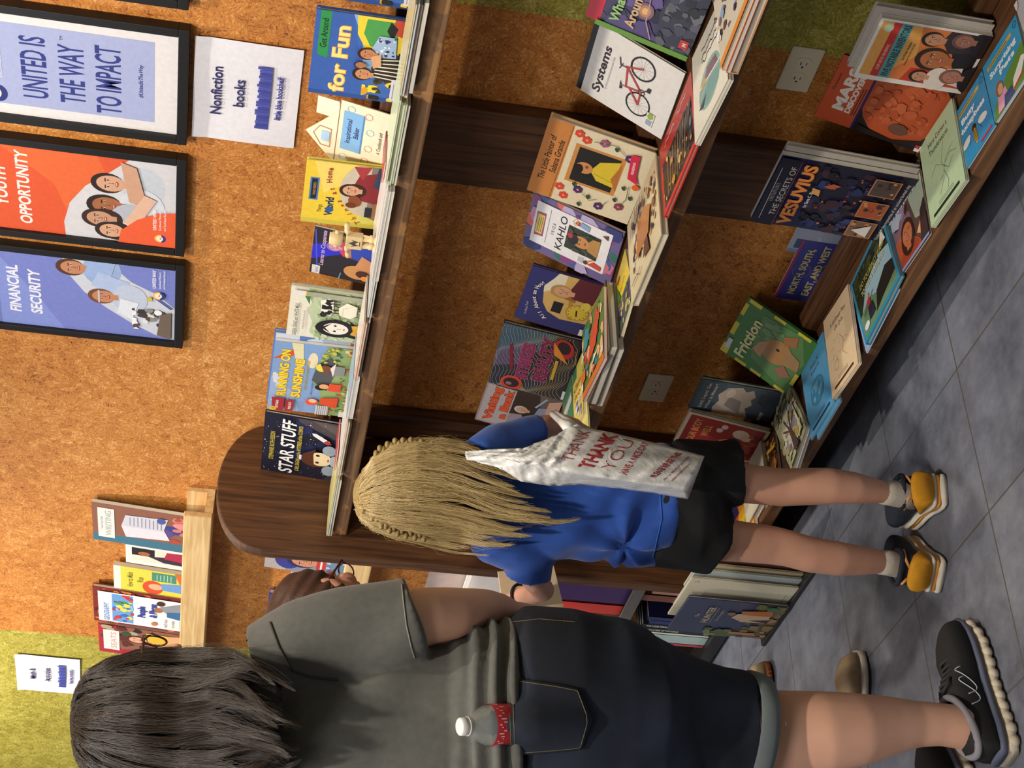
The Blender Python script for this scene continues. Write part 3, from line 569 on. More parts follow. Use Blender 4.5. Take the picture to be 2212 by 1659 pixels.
def art_sun(A):
    A.R(0, 0, 1, 1, '#86a6d4'); A.P([(0, 1), (.5, 1), (.3, .72), (0, .6)], '#9db6dc'); A.E(.98, 1.0, .34, .34, '#dc5a2e', a0=180, a1=270); A.blobs(.1, .84, .6, .98, 6, ['#d8dee4'], .05, .08, 2); A.E(.78, .52, .17, .06, '#efe0bc'); A.P([(.6, .68), (1, .8), (1, .66), (.7, .62)], '#e8e0b0')
    A.F(.22, .9, .80, .15, 'RUNNING ON', '#f5dc3a', bold=.04, outline=('#c07a1a', .03)); A.F(.22, .78, .62, .15, 'SUNSHINE', '#f5dc3a', bold=.04, outline=('#c07a1a', .03)); A.T(.56, .55, .045, 'HOW DOES SOLAR ENERGY WORK?', '#b4a02a', bold=.02, sx=.9); A.T(.42, .47, .035, 'CAROLYN CINAMI DeCRISTOFANO', '#4a5a84', sx=.8)
    A.P([(0, 0), (0, .4), (.3, .36), (.5, .5), (.72, .46), (1, .36), (1, 0)], '#93ac6e'); A.P([(.36, .3), (.5, .5), (.74, .46), (.86, .3), (.7, .2)], '#54585c'); A.blobs(.0, 0, 1, .26, 60, ['#d05a38', '#5a8a50', '#c8c870', '#e07a4a', '#3f6a48', '#e8d8a0'], .015, .04, 7); A.blobs(.78, .22, 1, .42, 16, ['#d8c44a', '#6a8a44'], .02, .035, 3)
    A.E(.7, .36, .085, .095, '#7a4a34'); A.E(.72, .40, .09, .075, '#f0d850', a0=20, a1=200); A.R(.63, .12, .76, .27, '#8a8e90'); A.P([(.6, .25), (.72, .3), (.8, .24)], '#ece0e0'); A.E(.43, .38, .06, .07, '#20181a'); A.E(.45, .34, .055, .06, '#e8a878'); A.R(.39, .13, .5, .28, '#e2502e'); A.E(.2, .46, .075, .08, '#e25a3a'); A.E(.22, .45, .045, .05, '#eec0a0'); A.P([(.14, .14), (.18, .36), (.27, .36), (.3, .14)], '#d8502f'); A.R(.02, .24, .16, .40, '#c9ccd0')
    for i in range(6): A.L([(.02, .25 + i * .025), (.16, .25 + i * .025)], .006, '#6a6e74')
    A.P([(.02, .80), (.02, .94), (.22, .96), (.22, .80)], '#a83238'); A.T(.12, .87, .045, "LET'S-READ", '#f2e2dc', bold=.03, sx=.8); A.R(.03, .68, .2, .78, '#a83238'); A.T(.115, .71, .045, 'FIND-OUT', '#f2e2dc', bold=.03, sx=.8); A.E(.05, .93, .045, .045, '#e8c23a'); A.T(.05, .91, .05, '2', '#2a2418', bold=.03); A.R(.02, .02, .1, .1, '#e8e6e0')
sunb = upright('sky-blue picture book reading Running on Sunshine with a garden scene', FIT['sun'], .008, '#9fb4d8', art_sun, hard=False)
def art_back(A):
    A.R(0, 0, 1, 1, '#5a7ab8'); A.R(.86, .7, .98, .98, '#d4d8e0'); A.E(.9, .5, .08, .12, '#c9d4e0'); A.R(.9, .1, .98, .42, '#a8aeb8'); A.R(.9, .0, .98, .1, '#b83a3a')
behind(sunb, 'blue library copy peeking out behind the Running on Sunshine cover', .022, .305, .199, .009, '#5a7ab8', art_back)
def art_star(A):
    A.R(0, 0, 1, 1, '#171a30'); A.blobs(0, .1, 1, .6, 26, ['#1d2548', '#202a58', '#1a2040'], .06, .12, 3); rd = random.Random(4)
    A.P([(.0, .0), (.0, .18), (.18, .05), (.4, 0)], '#3a3440'); A.P([(1, .0), (.72, .05), (.94, .55), (1, .58)], '#4a4348'); A.P([(.96, .0), (.8, .03), (1, .4)], '#5f5654')
    for i in range(90): r_ = .003 + .008 * rd.random() ** 3; A.E(rd.random(), .12 + .86 * rd.random(), r_, r_, '#e8ecf6' if rd.random() < .7 else '#8fa4e0', n=6)
    A.T(.5, .845, .085, 'STEPHANIE ROTH SISSON', '#c8b23e', bold=.015, sx=.62); A.F(.06, .96, .59, .25, 'STAR STUFF', '#f2f2f2', bold=.02, sh=.12); A.F(.12, .9, .5, .075, 'CARL SAGAN and the MYSTERIES of the COSMOS', '#c8b23e', bold=.02, sh=.1)
    A.E(.38, .3, .17, .19, '#5a3020'); A.E(.39, .235, .145, .155, '#efd8b0'); A.P([(.22, .3), (.32, .4), (.5, .38), (.56, .3), (.45, .33)], '#5a3020'); A.E(.33, .27, .022, .026, '#2a1a14'); A.E(.45, .27, .022, .026, '#2a1a14'); A.E(.39, .13, .03, .012, '#a85a48'); A.E(.21, .11, .11, .09, '#9aa8b4'); A.E(.56, .13, .11, .09, '#9aa8b4'); A.E(.39, .06, .12, .05, '#b4c0ca')
    A.P([(.66, .16), (.78, .36), (.82, .38), (.82, .32), (.72, .14)], '#e4e2e4'); A.P([(.66, .16), (.7, .22), (.74, .17), (.68, .11)], '#b83a34'); A.R(.34, .48, .42, .51, '#dfe6ea')
upright('dark starry picture book reading Star Stuff beside the round-topped end panel', FIT['star'], .010, '#171a30', art_star)
# ---- covers on the middle shelf
def art_whats(A):
    A.R(0, 0, 1, 1, '#4a4468'); A.blobs(0, 0, 1, 1, 60, ['#3c3a55', '#5a5080', '#4a4a66', '#2f3046', '#6a5a94'], .06, .16, 5); A.P([(.0, .0), (.0, .34), (.4, .42), (1, .35), (1, 0)], '#3f4152'); A.blobs(0, 0, 1, .38, 40, ['#4e5060', '#62646f', '#34363f', '#75757d'], .04, .1, 6)
    A.E(.36, .56, .10, .09, '#8a6a72'); A.E(.36, .56, .07, .06, '#c08a66'); A.E(.36, .56, .04, .035, '#f0b878'); A.L([(.08, .42), (.25, .52), (.5, .55), (.9, .5)], .012, '#b89a9a'); A.R(0, 0, .06, 1, '#6a9a3e')
    A.T(.12, .78, .14, "What's", '#9cc87a', 'l', .03); A.T(.12, .62, .14, 'Around', '#d8b48a', 'l', .03); A.R(.82 - .7, .04, .22, .13, '#c8403e'); A.T(.17, .06, .06, 'M', '#f0d8d0', bold=.02)
wb = upright('purple space picture book with green spine and red corner flag', FIT['whats'], .008, '#4a4468', art_whats, spine='#6a9a3e', hard=False)
m = MB(); m.box((.004, .183, .0006), (.06, .212, .0012)); m.build('corner_flag', plain('red_tab', '#cf3348', .4, .05), wb)
def art_system(A):
    A.R(0, 0, 1, 1, '#e4dfd8'); A.F(.11, .78, .80, .13, 'Systems', '#2a1a22', bold=.03); A.T(.45, .735, .035, 'by Doris Licameli and associates Foley', '#5a5450', sh=.25, sx=.8)
    rdw = '#b8403a'; K = '#241e20'
    for cx, cy in ((.27, .36), (.75, .42)): A.ring(cx, cy, .135, .135, .02, K); [A.L([(cx, cy), (cx + .125 * math.cos(t) * A.h / A.w, cy + .125 * math.sin(t))], .002, '#8a8684') for t in np.arange(0, 6.28, .5)]
    for p, q in (((.27, .36), (.45, .37)), ((.45, .37), (.41, .54)), ((.41, .54), (.66, .58)), ((.66, .58), (.45, .37)), ((.27, .36), (.42, .5)), ((.66, .6), (.75, .42))): A.L([p, q], .02, rdw)
    A.P([(.34, .6), (.46, .615), (.36, .57)], K); A.L([(.41, .54), (.4, .6)], .01, '#8a6a60'); A.L([(.66, .58), (.65, .66), (.74, .69)], .01, K); A.L([(.6, .66), (.68, .64)], .01, K); A.ring(.45, .36, .035, .035, .008, K); A.L([(.45, .36), (.53, .30)], .012, K); A.R(.5, .27, .56, .31, K)
    A.R(.07, .14, .26, .23, '#e8e6d8'); A.R(.09, .15, .17, .22, '#9aa6b4'); A.E(.22, .185, .04, .035, '#8fae3e')
sysb = upright('white picture book reading Systems with a red bicycle', FIT['system'], .006, '#e4dfd8', art_system, hard=False)
behind(sysb, 'thin black-edged booklet behind the red bicycle cover', -.004, .181, .205, .003, '#1c181a', None, hard=False)
def flower(A, x, y, r, c, core='#e8a060'):
    for i in range(6): t = i * math.pi / 3; A.E(x + r * .6 * math.cos(t) * A.h / A.w, y + r * .6 * math.sin(t), r * .45, r * .45, c, n=10)
    A.E(x, y, r * .28, r * .28, core, n=10)
def art_sabana(A):
    A.R(0, 0, 1, 1, '#e2d3b0'); A.R(0, .76, 1, 1, '#c9803c'); A.L([(.02, .78), (.98, .77)], .008, '#8a5420'); A.T(.5, .885, .085, 'The Little Painter of', '#231812', bold=.012, sh=.12, sx=.82); A.T(.55, .8, .085, 'Sabana Grande', '#231812', bold=.012, sh=.12, sx=.82)
    A.P([(.3, .22), (.3, .7), (.8, .7), (.8, .22)], '#c98a44'); A.P([(.33, .26), (.33, .66), (.77, .66), (.77, .26)], '#1d1c1a'); A.P([(.4, .26), (.42, .42), (.52, .5), (.66, .44), (.74, .26)], '#d8bc2e'); A.L([(.46, .28), (.5, .46)], .006, '#9a8418'); A.E(.53, .56, .07, .08, '#c98a50'); A.E(.5, .61, .06, .045, '#1a1412'); A.E(.55, .54, .02, .016, '#8a4a2a'); A.P([(.36, .22), (.5, .3), (.74, .24)], '#b4702e')
    for x, y, c in ((.1, .66, '#d8452e'), (.2, .72, '#d8452e'), (.88, .62, '#d8452e'), (.93, .7, '#d8452e'), (.24, .55, '#4a2a6a'), (.12, .32, '#4a2a6a'), (.2, .14, '#8a3a5a'), (.92, .46, '#9a5a7a'), (.84, .2, '#4a2a6a')): flower(A, x, y, .045, c)
    for p in ([(.22, .5), (.16, .42), (.2, .36)], [(.2, .14), (.34, .1), (.5, .12)], [(.9, .56), (.94, .36), (.86, .24)], [(.12, .3), (.22, .26)], [(.6, .1), (.8, .14)]): A.L(p, .006, '#4a5a34')
    for x, y in ((.2, .44), (.3, .6), (.36, .07), (.46, .16), (.9, .34), (.7, .12), (.07, .5), (.28, .2)): A.E(x, y, .028, .016, '#2f4a2c', rot=.6, n=10)
    A.P([(.56, .05), (.6, .16), (.9, .2), (.92, .12), (.66, .09)], '#cf2a48'); A.T(.75, .13, .035, 'READING', '#f2d8d8', bold=.02, rot=.12); A.E(.52, .06, .035, .035, '#e2662a')
upright('cream flowered picture book reading The Little Painter of Sabana Grande', FIT['sabana'], .016, '#e2d3b0', art_sabana, spine='#c8a06a')
def art_kahlo(A):
    A.R(0, 0, 1, 1, '#6a5a8a'); A.blobs(0, 0, 1, 1, 46, ['#c9737e', '#3a5a9a', '#8a3a78', '#2f6a5a', '#b8a8cc', '#2a2f70', '#c98aa0', '#d8604a'], .06, .14, 11); A.R(.16, .1, .9, .93, '#ece7e6')
    A.P([(.32, .8), (.3, .9), (.72, .91), (.74, .81)], '#9a4a68'); A.R(.35, .82, .69, .895, '#e8c860'); A.rows(.38, .68, .875, 3, '#6a5a3a', .02, .007); A.L([(.24, .765), (.84, .77)], .005, '#6a6468'); A.T(.54, .69, .05, 'F R I D A', '#4a4448', sx=.8); A.F(.22, .84, .585, .105, 'KAHLO', '#1c181c', sh=.05, bold=.008)
    A.R(.33, .2, .74, .56, '#2b2e1e'); A.blobs(.33, .2, .74, .56, 24, ['#3a4222', '#20261a', '#4a4a26'], .03, .05, 2); A.P([(.4, .2), (.44, .31), (.56, .34), (.68, .28), (.7, .2)], '#b8863e'); A.E(.54, .4, .075, .1, '#c98a4a'); A.E(.54, .48, .075, .05, '#17120e'); A.E(.58, .52, .035, .028, '#b82a2a'); A.E(.5, .41, .01, .008, '#1a120c'); A.E(.58, .41, .01, .008, '#1a120c'); A.L([(.48, .43), (.6, .43)], .006, '#1a120c'); A.E(.54, .35, .02, .009, '#9a3a2e')
    A.P([(.77, .34), (.8, .46), (.88, .44), (.86, .34)], '#8aa8cc'); A.E(.83, .47, .025, .03, '#c03a3a'); A.ring(.84, .5, .05, .03, .006, '#d8c44a', 4); A.P([(.2, .13), (.22, .28), (.3, .22), (.27, .13)], '#d0402a'); A.E(.24, .3, .025, .025, '#5a3020'); A.L([(.27, .28), (.34, .22)], .015, '#d88a2a'); A.P([(.78, .13), (.82, .2), (.86, .14)], '#5a3c20'); A.rows(.2, .31, .38, 4, '#8a8488', .016, .004)
upright('tilted picture book with a watercolour rainbow border around a white panel', FIT['kahlo'], .008, '#6a5a8a', art_kahlo, hard=False, spine='#8a3a6a')
def art_hour(A):
    A.R(0, 0, 1, 1, '#30306a'); A.P([(.24, .0), (.2, .4), (.28, .6), (.42, .7), (.62, .74), (.86, .68), (1, .62), (1, 0)], '#cfa860'); A.P([(.6, .74), (.72, .76), (.9, .66), (1, .62), (1, .5), (.8, .5)], '#e0d4b8'); A.R(.3, .42, .5, .56, '#1c1820'); A.P([(.24, .24), (.7, .34), (.7, .4), (.24, .3)], '#b8823a'); A.P([(.56, .28), (.62, .64), (.68, .64), (.64, .28)], '#9a6430')
    A.P([(.6, .04), (.62, .34), (.78, .4), (1, .34), (1, 0)], '#5e1f2a'); A.face(.7, .5, .13, '#d09a72', '#b08a50'); A.E(.4, .2, .155, .165, '#d6b63a'); A.ring(.4, .2, .15, .155, .012, '#9a7c1c'); A.L([(.34, .2), (.44, .22)], .022, '#231c10'); A.E(.55, .12, .09, .07, '#d6c04a')
    for i in range(12): t = i * math.pi / 6; A.E(.4 + .12 * math.cos(t) * A.h / A.w, .2 + .125 * math.sin(t), .009, .009, '#6a5a1a', n=6)
    for i, ch in enumerate('All About an Hour'):
        t = i / 16; A.T(.18 + .6 * t, .5 + .33 * math.sin(.3 + t * 1.9), .085, ch, '#e6d8cc', bold=.02, rot=.9 - 1.1 * t)
    A.T(.14, .86, .05, "It's About Time!", '#c0b4c0', 'l', 0, .8, .1); A.R(.02, .02, .14, .08, '#e4e0d8')
upright('navy picture book reading All About an Hour with a boy and a clock', FIT['hour'], .010, '#30306a', art_hour, spine='#26265a')
def art_reality(A):
    A.R(0, 0, 1, 1, '#2b2a32'); A.P([(.4, 1), (1, 1), (1, .3), (.7, .45)], '#3e5664'); A.P([(.3, 1), (.6, 1), (.8, .6), (.45, .6)], '#5a4a66'); A.P([(0, .9), (0, .5), (.2, .7)], '#8a7a54')
    for k in range(26):
        pts = []
        for i in range(22):
            t = i / 21; pts.append((t, .04 + k * .04 + .07 * math.sin(t * 7 + k * .22) + .05 * math.sin(t * 15 + k * .3)))
        A.L([p for p in pts if 0 < p[1] < 1], .0045, ('#b89a5a', '#a8a49c', '#8a93a0')[min(2, k // 9)])
    A.F(.2, .78, .55, .2, 'STRIKES', '#7a2a5a', bold=.04, outline=('#c04a5a', .03)); A.F(.22, .92, .32, .22, 'REALITY', '#6a2450', bold=.04, outline=('#d0505a', .03)); A.P([(.3, .78), (.7, .86), (.72, .82), (.32, .74)], '#7a1a2a')
    A.E(.1, .72, .13, .14, '#c8402a'); A.E(.1, .72, .085, .1, '#2a1a1c'); A.E(.08, .75, .03, .04, '#8a6a6a'); A.E(.82, .2, .17, .13, '#b02a24', rot=.4); A.E(.84, .2, .11, .08, '#2a1416', rot=.4); A.P([(.6, .1), (.7, .3), (.9, .34), (.76, .22)], '#d8862a'); A.R(.3, .22, .62, .26, '#c89a2a'); A.R(.02, .02, .16, .06, '#dcd8d0')
upright('teal and black picture book with wavy contour lines and red monsters', FIT['reality'], .012, '#2b2a32', art_reality, spine='#26262e')
def art_bank(A):
    A.R(0, 0, 1, 1, '#9a8a8c'); A.R(.45, 0, 1, .75, '#6a5a4c'); A.P([(.35, .72), (1, .9), (1, .3), (.5, .2)], '#3a2c22'); A.R(.04, .6, .96, .98, '#b4a6a6'); A.F(.1, .92, .80, .15, 'Visiting', '#e0572a', bold=.04, outline=('#3a1a10', .03)); A.F(.2, .9, .63, .15, 'a Bank', '#e0572a', bold=.04, outline=('#3a1a10', .03))
    A.P([(.2, .1), (.3, .4), (.5, .46), (.56, .1)], '#2a2422'); A.face(.55, .46, .08, '#c89a78', '#c8c0b8'); A.P([(.3, .08), (.4, .3), (.7, .26), (.8, .06)], '#8a8ea8'); A.P([(.5, .0), (.6, .16), (.9, .16), (1, 0)], '#c9a08a'); A.L([(.7, .3), (.96, .2)], .03, '#9aa8c0')
upright('photo-covered book reading Visiting a Bank, half behind the blue-sleeved arm', FIT['bank'], .010, '#9a8a8c', art_bank, spine='#b0a090')
# ---- covers on the bottom shelf
def art_invent(A):
    A.R(0, 0, 1, 1, '#e6e0d8'); A.R(.075, .03, .965, .97, '#d8783c'); A.P([(.075, .97), (.965, .97), (.965, .62), (.5, .55), (.075, .8)], '#e0a050'); A.P([(.075, .03), (.075, .6), (.3, .55), (.36, .03)], '#c0402a'); A.R(.075, .80, .965, .87, '#c0302c'); A.T(.4, .82, .04, 'STEP INTO READING', '#f0d8c0', sx=.8); A.R(.075, .7, .965, .8, '#5a9a9c'); A.F(.1, .95, .715, .085, 'FIVE NOTABLE INVENTORS', '#1f3a3c', bold=.03); A.E(.87, .9, .05, .04, '#b8c8a8'); A.T(.55, .645, .03, 'by Wade Hudson', '#3a2418', bold=.01); A.T(.5, .61, .024, 'illustrated by Ron Garnett', '#3a2418')
    A.P([(.6, .03), (.62, .3), (.8, .4), (.965, .36), (.965, .03)], '#38282a'); A.P([(.3, .03), (.4, .2), (.62, .26), (.7, .03)], '#241a1c'); A.P([(.1, .06), (.16, .3), (.34, .36), (.42, .1)], '#e8d0c0')
    A.face(.8, .48, .085, '#c48a64', '#251a18'); A.face(.85, .22, .085, '#a06a54', '#6a4a48', '#2a2022'); A.face(.5, .4, .13, '#b4683c', '#2a1c1a'); A.face(.2, .45, .07, '#c99070', '#201618', '#e8d8cc'); A.face(.27, .17, .085, '#b87a62', '#8a5a4e', '#2a2226')
invb = upright('white-edged paperback with five painted portraits on the cover', FIT['invent'], .012, '#e6e0d8', art_invent, hard=False, spine='#e0dcd4', back=.016)
behind(invb, 'pale gray-edged book leaning right behind the five painted portraits', .012, .156, .232, .014, '#b8b0a8')
def art_mars(A):
    A.R(0, 0, 1, 1, '#241a1a'); A.E(.55, .3, .40, .38, '#b4502a'); A.blobs(.2, .06, .95, .62, 70, ['#b04e2a', '#bc5a32', '#ac4a28', '#c06238'], .02, .06, 8); A.E(.22, .28, .06, .09, '#6a4436'); A.P([(0, 0), (.0, .62), (.1, .62), (.04, .3), (.16, .06), (.3, 0)], '#1c1718'); A.R(0, .67, 1, 1, '#c2502a'); A.R(0, .65, 1, .67, '#2a2068'); A.F(.2, .86, .80, .13, 'MARS', '#e6ddd4', bold=.05); A.F(.2, .86, .735, .065, 'DISCOVERY', '#e6ddd4', bold=.05); A.T(.6, .94, .04, 'Destination', '#2a1a14', sh=.3); A.rows(.2, .7, .71, 2, '#3a2018', .022, .008); A.E(.9, .84, .06, .05, '#d88a3a'); A.E(.9, .84, .035, .03, '#4a7a5a'); A.R(.0, .02, .1, .07, '#e8dcd8'); A.R(.05, .03, .1, .07, '#c03038')
upright('orange paperback reading Mars with the red planet', FIT['mars'], .006, '#c2502a', art_mars, hard=False)
def art_vesu(A):
    A.R(0, 0, 1, 1, '#1c2350'); A.P([(0, .38), (.25, .62), (.5, .7), (1, .8), (1, 0), (0, 0)], '#1a1a30'); A.blobs(.02, .1, .98, .68, 90, ['#1f2038', '#2a2f58', '#191624', '#2a3a6a', '#3a2430'], .02, .06, 3); A.blobs(.1, .15, .9, .62, 22, ['#b0502e', '#8a3a28', '#c87a4a'], .006, .014, 5); A.P([(.7, .62), (.76, .56), (.74, .5), (.68, .56)], '#b85a3a'); A.P([(0, .84), (1, .86), (1, 1), (0, 1)], '#14162c')
    A.L([(.08, .955), (.86, .965)], .004, '#d8d4d0'); A.T(.5, .93, .03, '| | | | | | | | | | | | |', '#d8d4d0', bold=.02); A.F(.16, .9, .86, .062, 'THE SECRETS OF', '#dcd8d2'); A.L([(0, .842), (.98, .85)], .004, '#b0503a'); A.F(.06, .96, .725, .13, 'VESUVIUS', '#e08a3e', bold=.04, outline=('#7a2a14', .02)); A.T(.5, .67, .035, 'by Sara C. Bisel', '#e0dcd6', bold=.015); A.P([(.55, .62), (.58, .68), (.66, .69), (.64, .63)], '#d8a05a')
    for x, c in ((.05, '#7a5a44'), (.36, '#a8502a'), (.70, '#54443e')): A.R(x, .1, x + .25, .3, '#b07a4a'); A.R(x + .012, .11, x + .238, .29, c); A.blobs(x + .02, .115, x + .23, .285, 12, ['#3a2a24', '#c88a5a', c], .012, .03, int(x * 100))
    A.P([(.08, .14), (.16, .27), (.27, .14)], '#e0d8d0'); A.F(.08, .95, .045, .036, 'Exploring the mysteries of an ancient buried city', '#c4c0bc', bold=.01)
vesb = upright('dark blue picture book reading The Secrets of Vesuvius', FIT['vesu'], .014, '#1c2350', art_vesu, hard=False, back=.014)
behind(vesb, 'pale hardcover leaning directly behind the volcano book', .008, .224, .282, .012, '#b4ada4')
def art_north(A): A.R(0, 0, 1, 1, '#383a86'); A.R(0, .975, 1, 1, '#a02a4a'); A.F(.1, .88, .83, .1, 'NORTH, SOUTH,', '#c8b86a', bold=.03); A.F(.1, .95, .68, .1, 'EAST, AND WEST', '#c8b86a', bold=.03); A.ring(.5, .5, .2, .2, .012, '#8a7a4a'); A.ring(.5, .86, .09, .09, .008, '#6a6474')
upright('navy book reading North South East and West dropped behind the wooden cleat', FIT['north'], .006, '#383a86', art_north, hard=False)
def art_blue(A): A.R(0, 0, 1, 1, '#9aa0b4'); A.R(0, 0, .12, 1, '#6a88b4'); A.R(.16, .9, .5, .96, '#3a4f7a'); A.T(.5, .75, .05, 'Maps', '#c8ccd8')
upright('gray-blue booklet dropped between the wall and the bottom shelf', FIT['blue'], .006, '#9aa0b4', art_blue, hard=False)
def art_frict(A):
    A.R(0, 0, 1, 1, '#3f7a34'); Y = '#dcc83a'
    for q in ((0, .9, .16, 1), (.34, .94, .56, 1), (.7, .95, .9, 1), (0, .4, .05, .55), (0, .62, .05, .78), (0, .05, .05, .2), (.94, .8, 1, .97), (.95, .46, 1, .62), (.95, .1, 1, .28), (.2, .0, .4, .05)): A.R(*q, Y)
    A.P([(.06, .1), (.2, .62), (.5, .7), (.9, .74), (.96, .2), (.6, .02)], '#5f8a50'); A.blobs(.3, .4, .9, .7, 20, ['#78a068', '#6a9458'], .03, .07, 4); A.F(.1, .78, .70, .19, 'Friction', '#e8e0a0', bold=.035); A.R(.1, .91, .28, .97, '#d8d4da')
    A.E(.52, .38, .21, .19, '#b8864e', rot=-.5); A.P([(.3, .52), (.34, .66), (.52, .62), (.6, .52)], '#c8986a'); A.E(.56, .38, .022, .026, '#1f1712'); A.P([(.68, .34), (.8, .4), (.92, .24), (.76, .2)], '#a8743e'); A.P([(.28, .3), (.2, .2), (.3, .08), (.4, .22)], '#a8705a'); A.P([(.4, .24), (.66, .26), (.6, .08), (.44, .04)], '#b08a5c')
upright('tilted green picture book reading Friction with a cardboard animal', FIT['frict'], .008, '#3f7a34', art_frict, spine='#356a2c')
def art_solid(A):
    A.R(0, 0, 1, 1, '#4a5a64'); A.R(0, .7, 1, 1, '#43545c'); A.P([(.02, 1), (.98, 1), (.98, .97), (.02, .97)], '#39454c'); A.F(.1, .93, .87, .055, 'Solid, Liquid, Gas:', '#cfc0ae', bold=.012); A.F(.1, .93, .79, .055, 'What Is Matter?', '#cfc0ae', bold=.012); A.P([(.0, .28), (.0, .72), (.2, .74), (.42, .7), (.6, .74), (.86, .66), (.94, .5), (.82, .44), (.9, .36), (.7, .3), (.6, .34), (.44, .3), (.3, .36)], '#c4b09c'); A.P([(.1, .4), (.3, .62), (.6, .6), (.5, .44), (.3, .42)], '#8f857c'); A.E(.7, .6, .08, .05, '#d8c8b4'); A.R(.0, .12, .3, .16, '#b8a898'); A.blobs(0, 0, 1, .25, 20, ['#3c4a56', '#465664'], .05, .1, 4)
upright('gray-blue picture book asking What Is Matter with a cloud', FIT['solid'], .012, '#3c4a50', art_solid)
def art_well(A): A.R(0, 0, 1, 1, '#c8b498'); A.R(.05, .04, .95, .96, '#8e2a28'); A.T(.5, .8, .12, 'YOUR BODY', '#c88a4a', bold=.02, sx=.85); A.T(.6, .66, .12, 'WELL', '#c88a4a', bold=.02, sx=.85); A.E(.72, .3, .1, .1, '#d0c0a8'); A.E(.66, .22, .08, .07, '#c8b498'); A.E(.82, .52, .05, .04, '#c8b8a8'); A.E(.7, .56, .05, .04, '#c8b8a8'); A.P([(.3, .3), (.4, .46), (.56, .4), (.5, .24)], '#2a2c44'); A.L([(.42, .5), (.5, .42)], .03, '#d09078'); A.blobs(.1, .06, .9, .2, 12, ['#6a1a1c', '#a83a30'], .03, .05, 2)
upright('red picture book with a cream border, standing behind the black shorts', FIT['well'], .012, '#b8a488', art_well)
# ---- ledge books
def art_writ(A): A.R(0, 0, 1, 1, '#3e6f86'); A.R(.2, 0, 1, 1, '#8a5a48'); A.blobs(.2, 0, 1, .35, 20, ['#3a3f8a', '#a84a3a', '#5a4a8a', '#c87a6a'], .04, .08, 3); A.R(.12, .8, .9, .95, '#dedcd8'); A.F(.18, .85, .83, .075, 'WRITING', '#a8b0a8', bold=.02); A.T(.5, .905, .03, 'Teach Your Child', '#6a6a6a'); A.P([(.28, .3), (.22, .7), (.5, .74), (.8, .7), (.84, .32), (.56, .36)], '#d8d4dc'); A.P([(.5, .36), (.5, .74), (.8, .7), (.84, .32)], '#c8c8d4'); A.rows(.54, .8, .66, 9, '#8a8a9a', .035, .008); A.E(.78, .38, .05, .04, '#4a5a9a'); A.E(.7, .14, .06, .14, '#d88a8a', rot=-.2)
upright('tall teal and brown book with an open notebook on its cover', FIT['writ'], .012, '#3e6f86', art_writ, hard=False, group='books on the upper pine ledge')
def art_white(A): A.R(0, 0, 1, 1, '#e2dfdc'); A.R(.2, .05, .9, .92, '#e4d8c8'); A.R(.5, .62, .9, .92, '#241c1c'); A.P([(.2, .05), (.26, .5), (.5, .7), (.7, .2)], '#3a2a3a'); A.P([(.4, .2), (.5, .5), (.86, .46), (.9, .2)], '#a82a48'); A.E(.62, .76, .05, .08, '#a0623a'); A.R(.6, .06, .9, .18, '#d8d8d4')
upright('small white-bordered booklet right of the yellow cookbook', FIT['white'], .014, '#e2dfdc', art_white, hard=False, group='books on the upper pine ledge')
def art_rice(A): A.R(0, 0, 1, 1, '#e2cf4a'); A.R(0, .92, 1, 1, '#ece6d6'); A.T(.5, .78, .1, 'How to Make', '#6a6420', bold=.02, sx=.62); A.T(.55, .66, .1, 'Rice', '#6a6420', bold=.02, sx=.7); A.E(.3, .55, .16, .12, '#d4502a'); A.E(.34, .52, .07, .08, '#e8b088'); A.P([(.2, .1), (.24, .44), (.5, .46), (.62, .1)], '#6a98d0'); A.R(.6, .28, .94, .56, '#4a8a74'); A.rows(.64, .9, .5, 5, '#a8d0b8', .04, .01); A.P([(.5, .0), (.6, .24), (1, .3), (1, 0)], '#d06a38'); A.R(0, 0, .4, .1, '#3a5aa8')
upright('yellow cookbook with a red-haired cook on its cover', FIT['rice'], .014, '#e2cf4a', art_rice, hard=False, group='books on the upper pine ledge')
def art_people(A): A.R(0, 0, 1, 1, '#7a2a24'); A.blobs(0, 0, 1, 1, 60, ['#a8482c', '#5a1a1c', '#c8703a'], .02, .05, 5); A.R(.07, .05, .93, .95, '#ecebea'); A.F(.1, .62, .85, .07, 'GEOGRAPHY', '#4a7ab8', bold=.03); A.R(.1, .62, .9, .82, '#6a9ad0'); A.blobs(.1, .62, .9, .82, 26, ['#4a8a4a', '#c83a3a', '#e8d84a', '#3a6ac0', '#8ac0e0'], .02, .045, 6); A.T(.5, .51, .1, 'People', '#3a4a9c', bold=.04, sx=.8); A.T(.58, .4, .1, '& Places', '#3a4a9c', bold=.04, sx=.8); A.E(.2, .42, .04, .03, '#c07a4a'); A.P([(.5, .12), (.55, .3), (.7, .38), (.86, .2), (.9, .1)], '#8a9098'); A.E(.62, .38, .045, .04, '#a8683f'); A.E(.82, .36, .045, .04, '#4a2a1a'); A.P([(.4, .14), (.46, .3), (.6, .3), (.66, .14)], '#3a6a9a'); A.T(.26, .3, .05, 'with easy', '#7a7a7a', sx=.9); A.T(.26, .23, .05, 'to-make', '#7a7a7a', sx=.9); A.T(.28, .16, .05, 'projects', '#5a9aa8', sx=.9)
upright('tall white and red book reading People and Places on the pine ledge', FIT['people'], .014, '#7a2a24', art_people, group='books on the upper pine ledge')
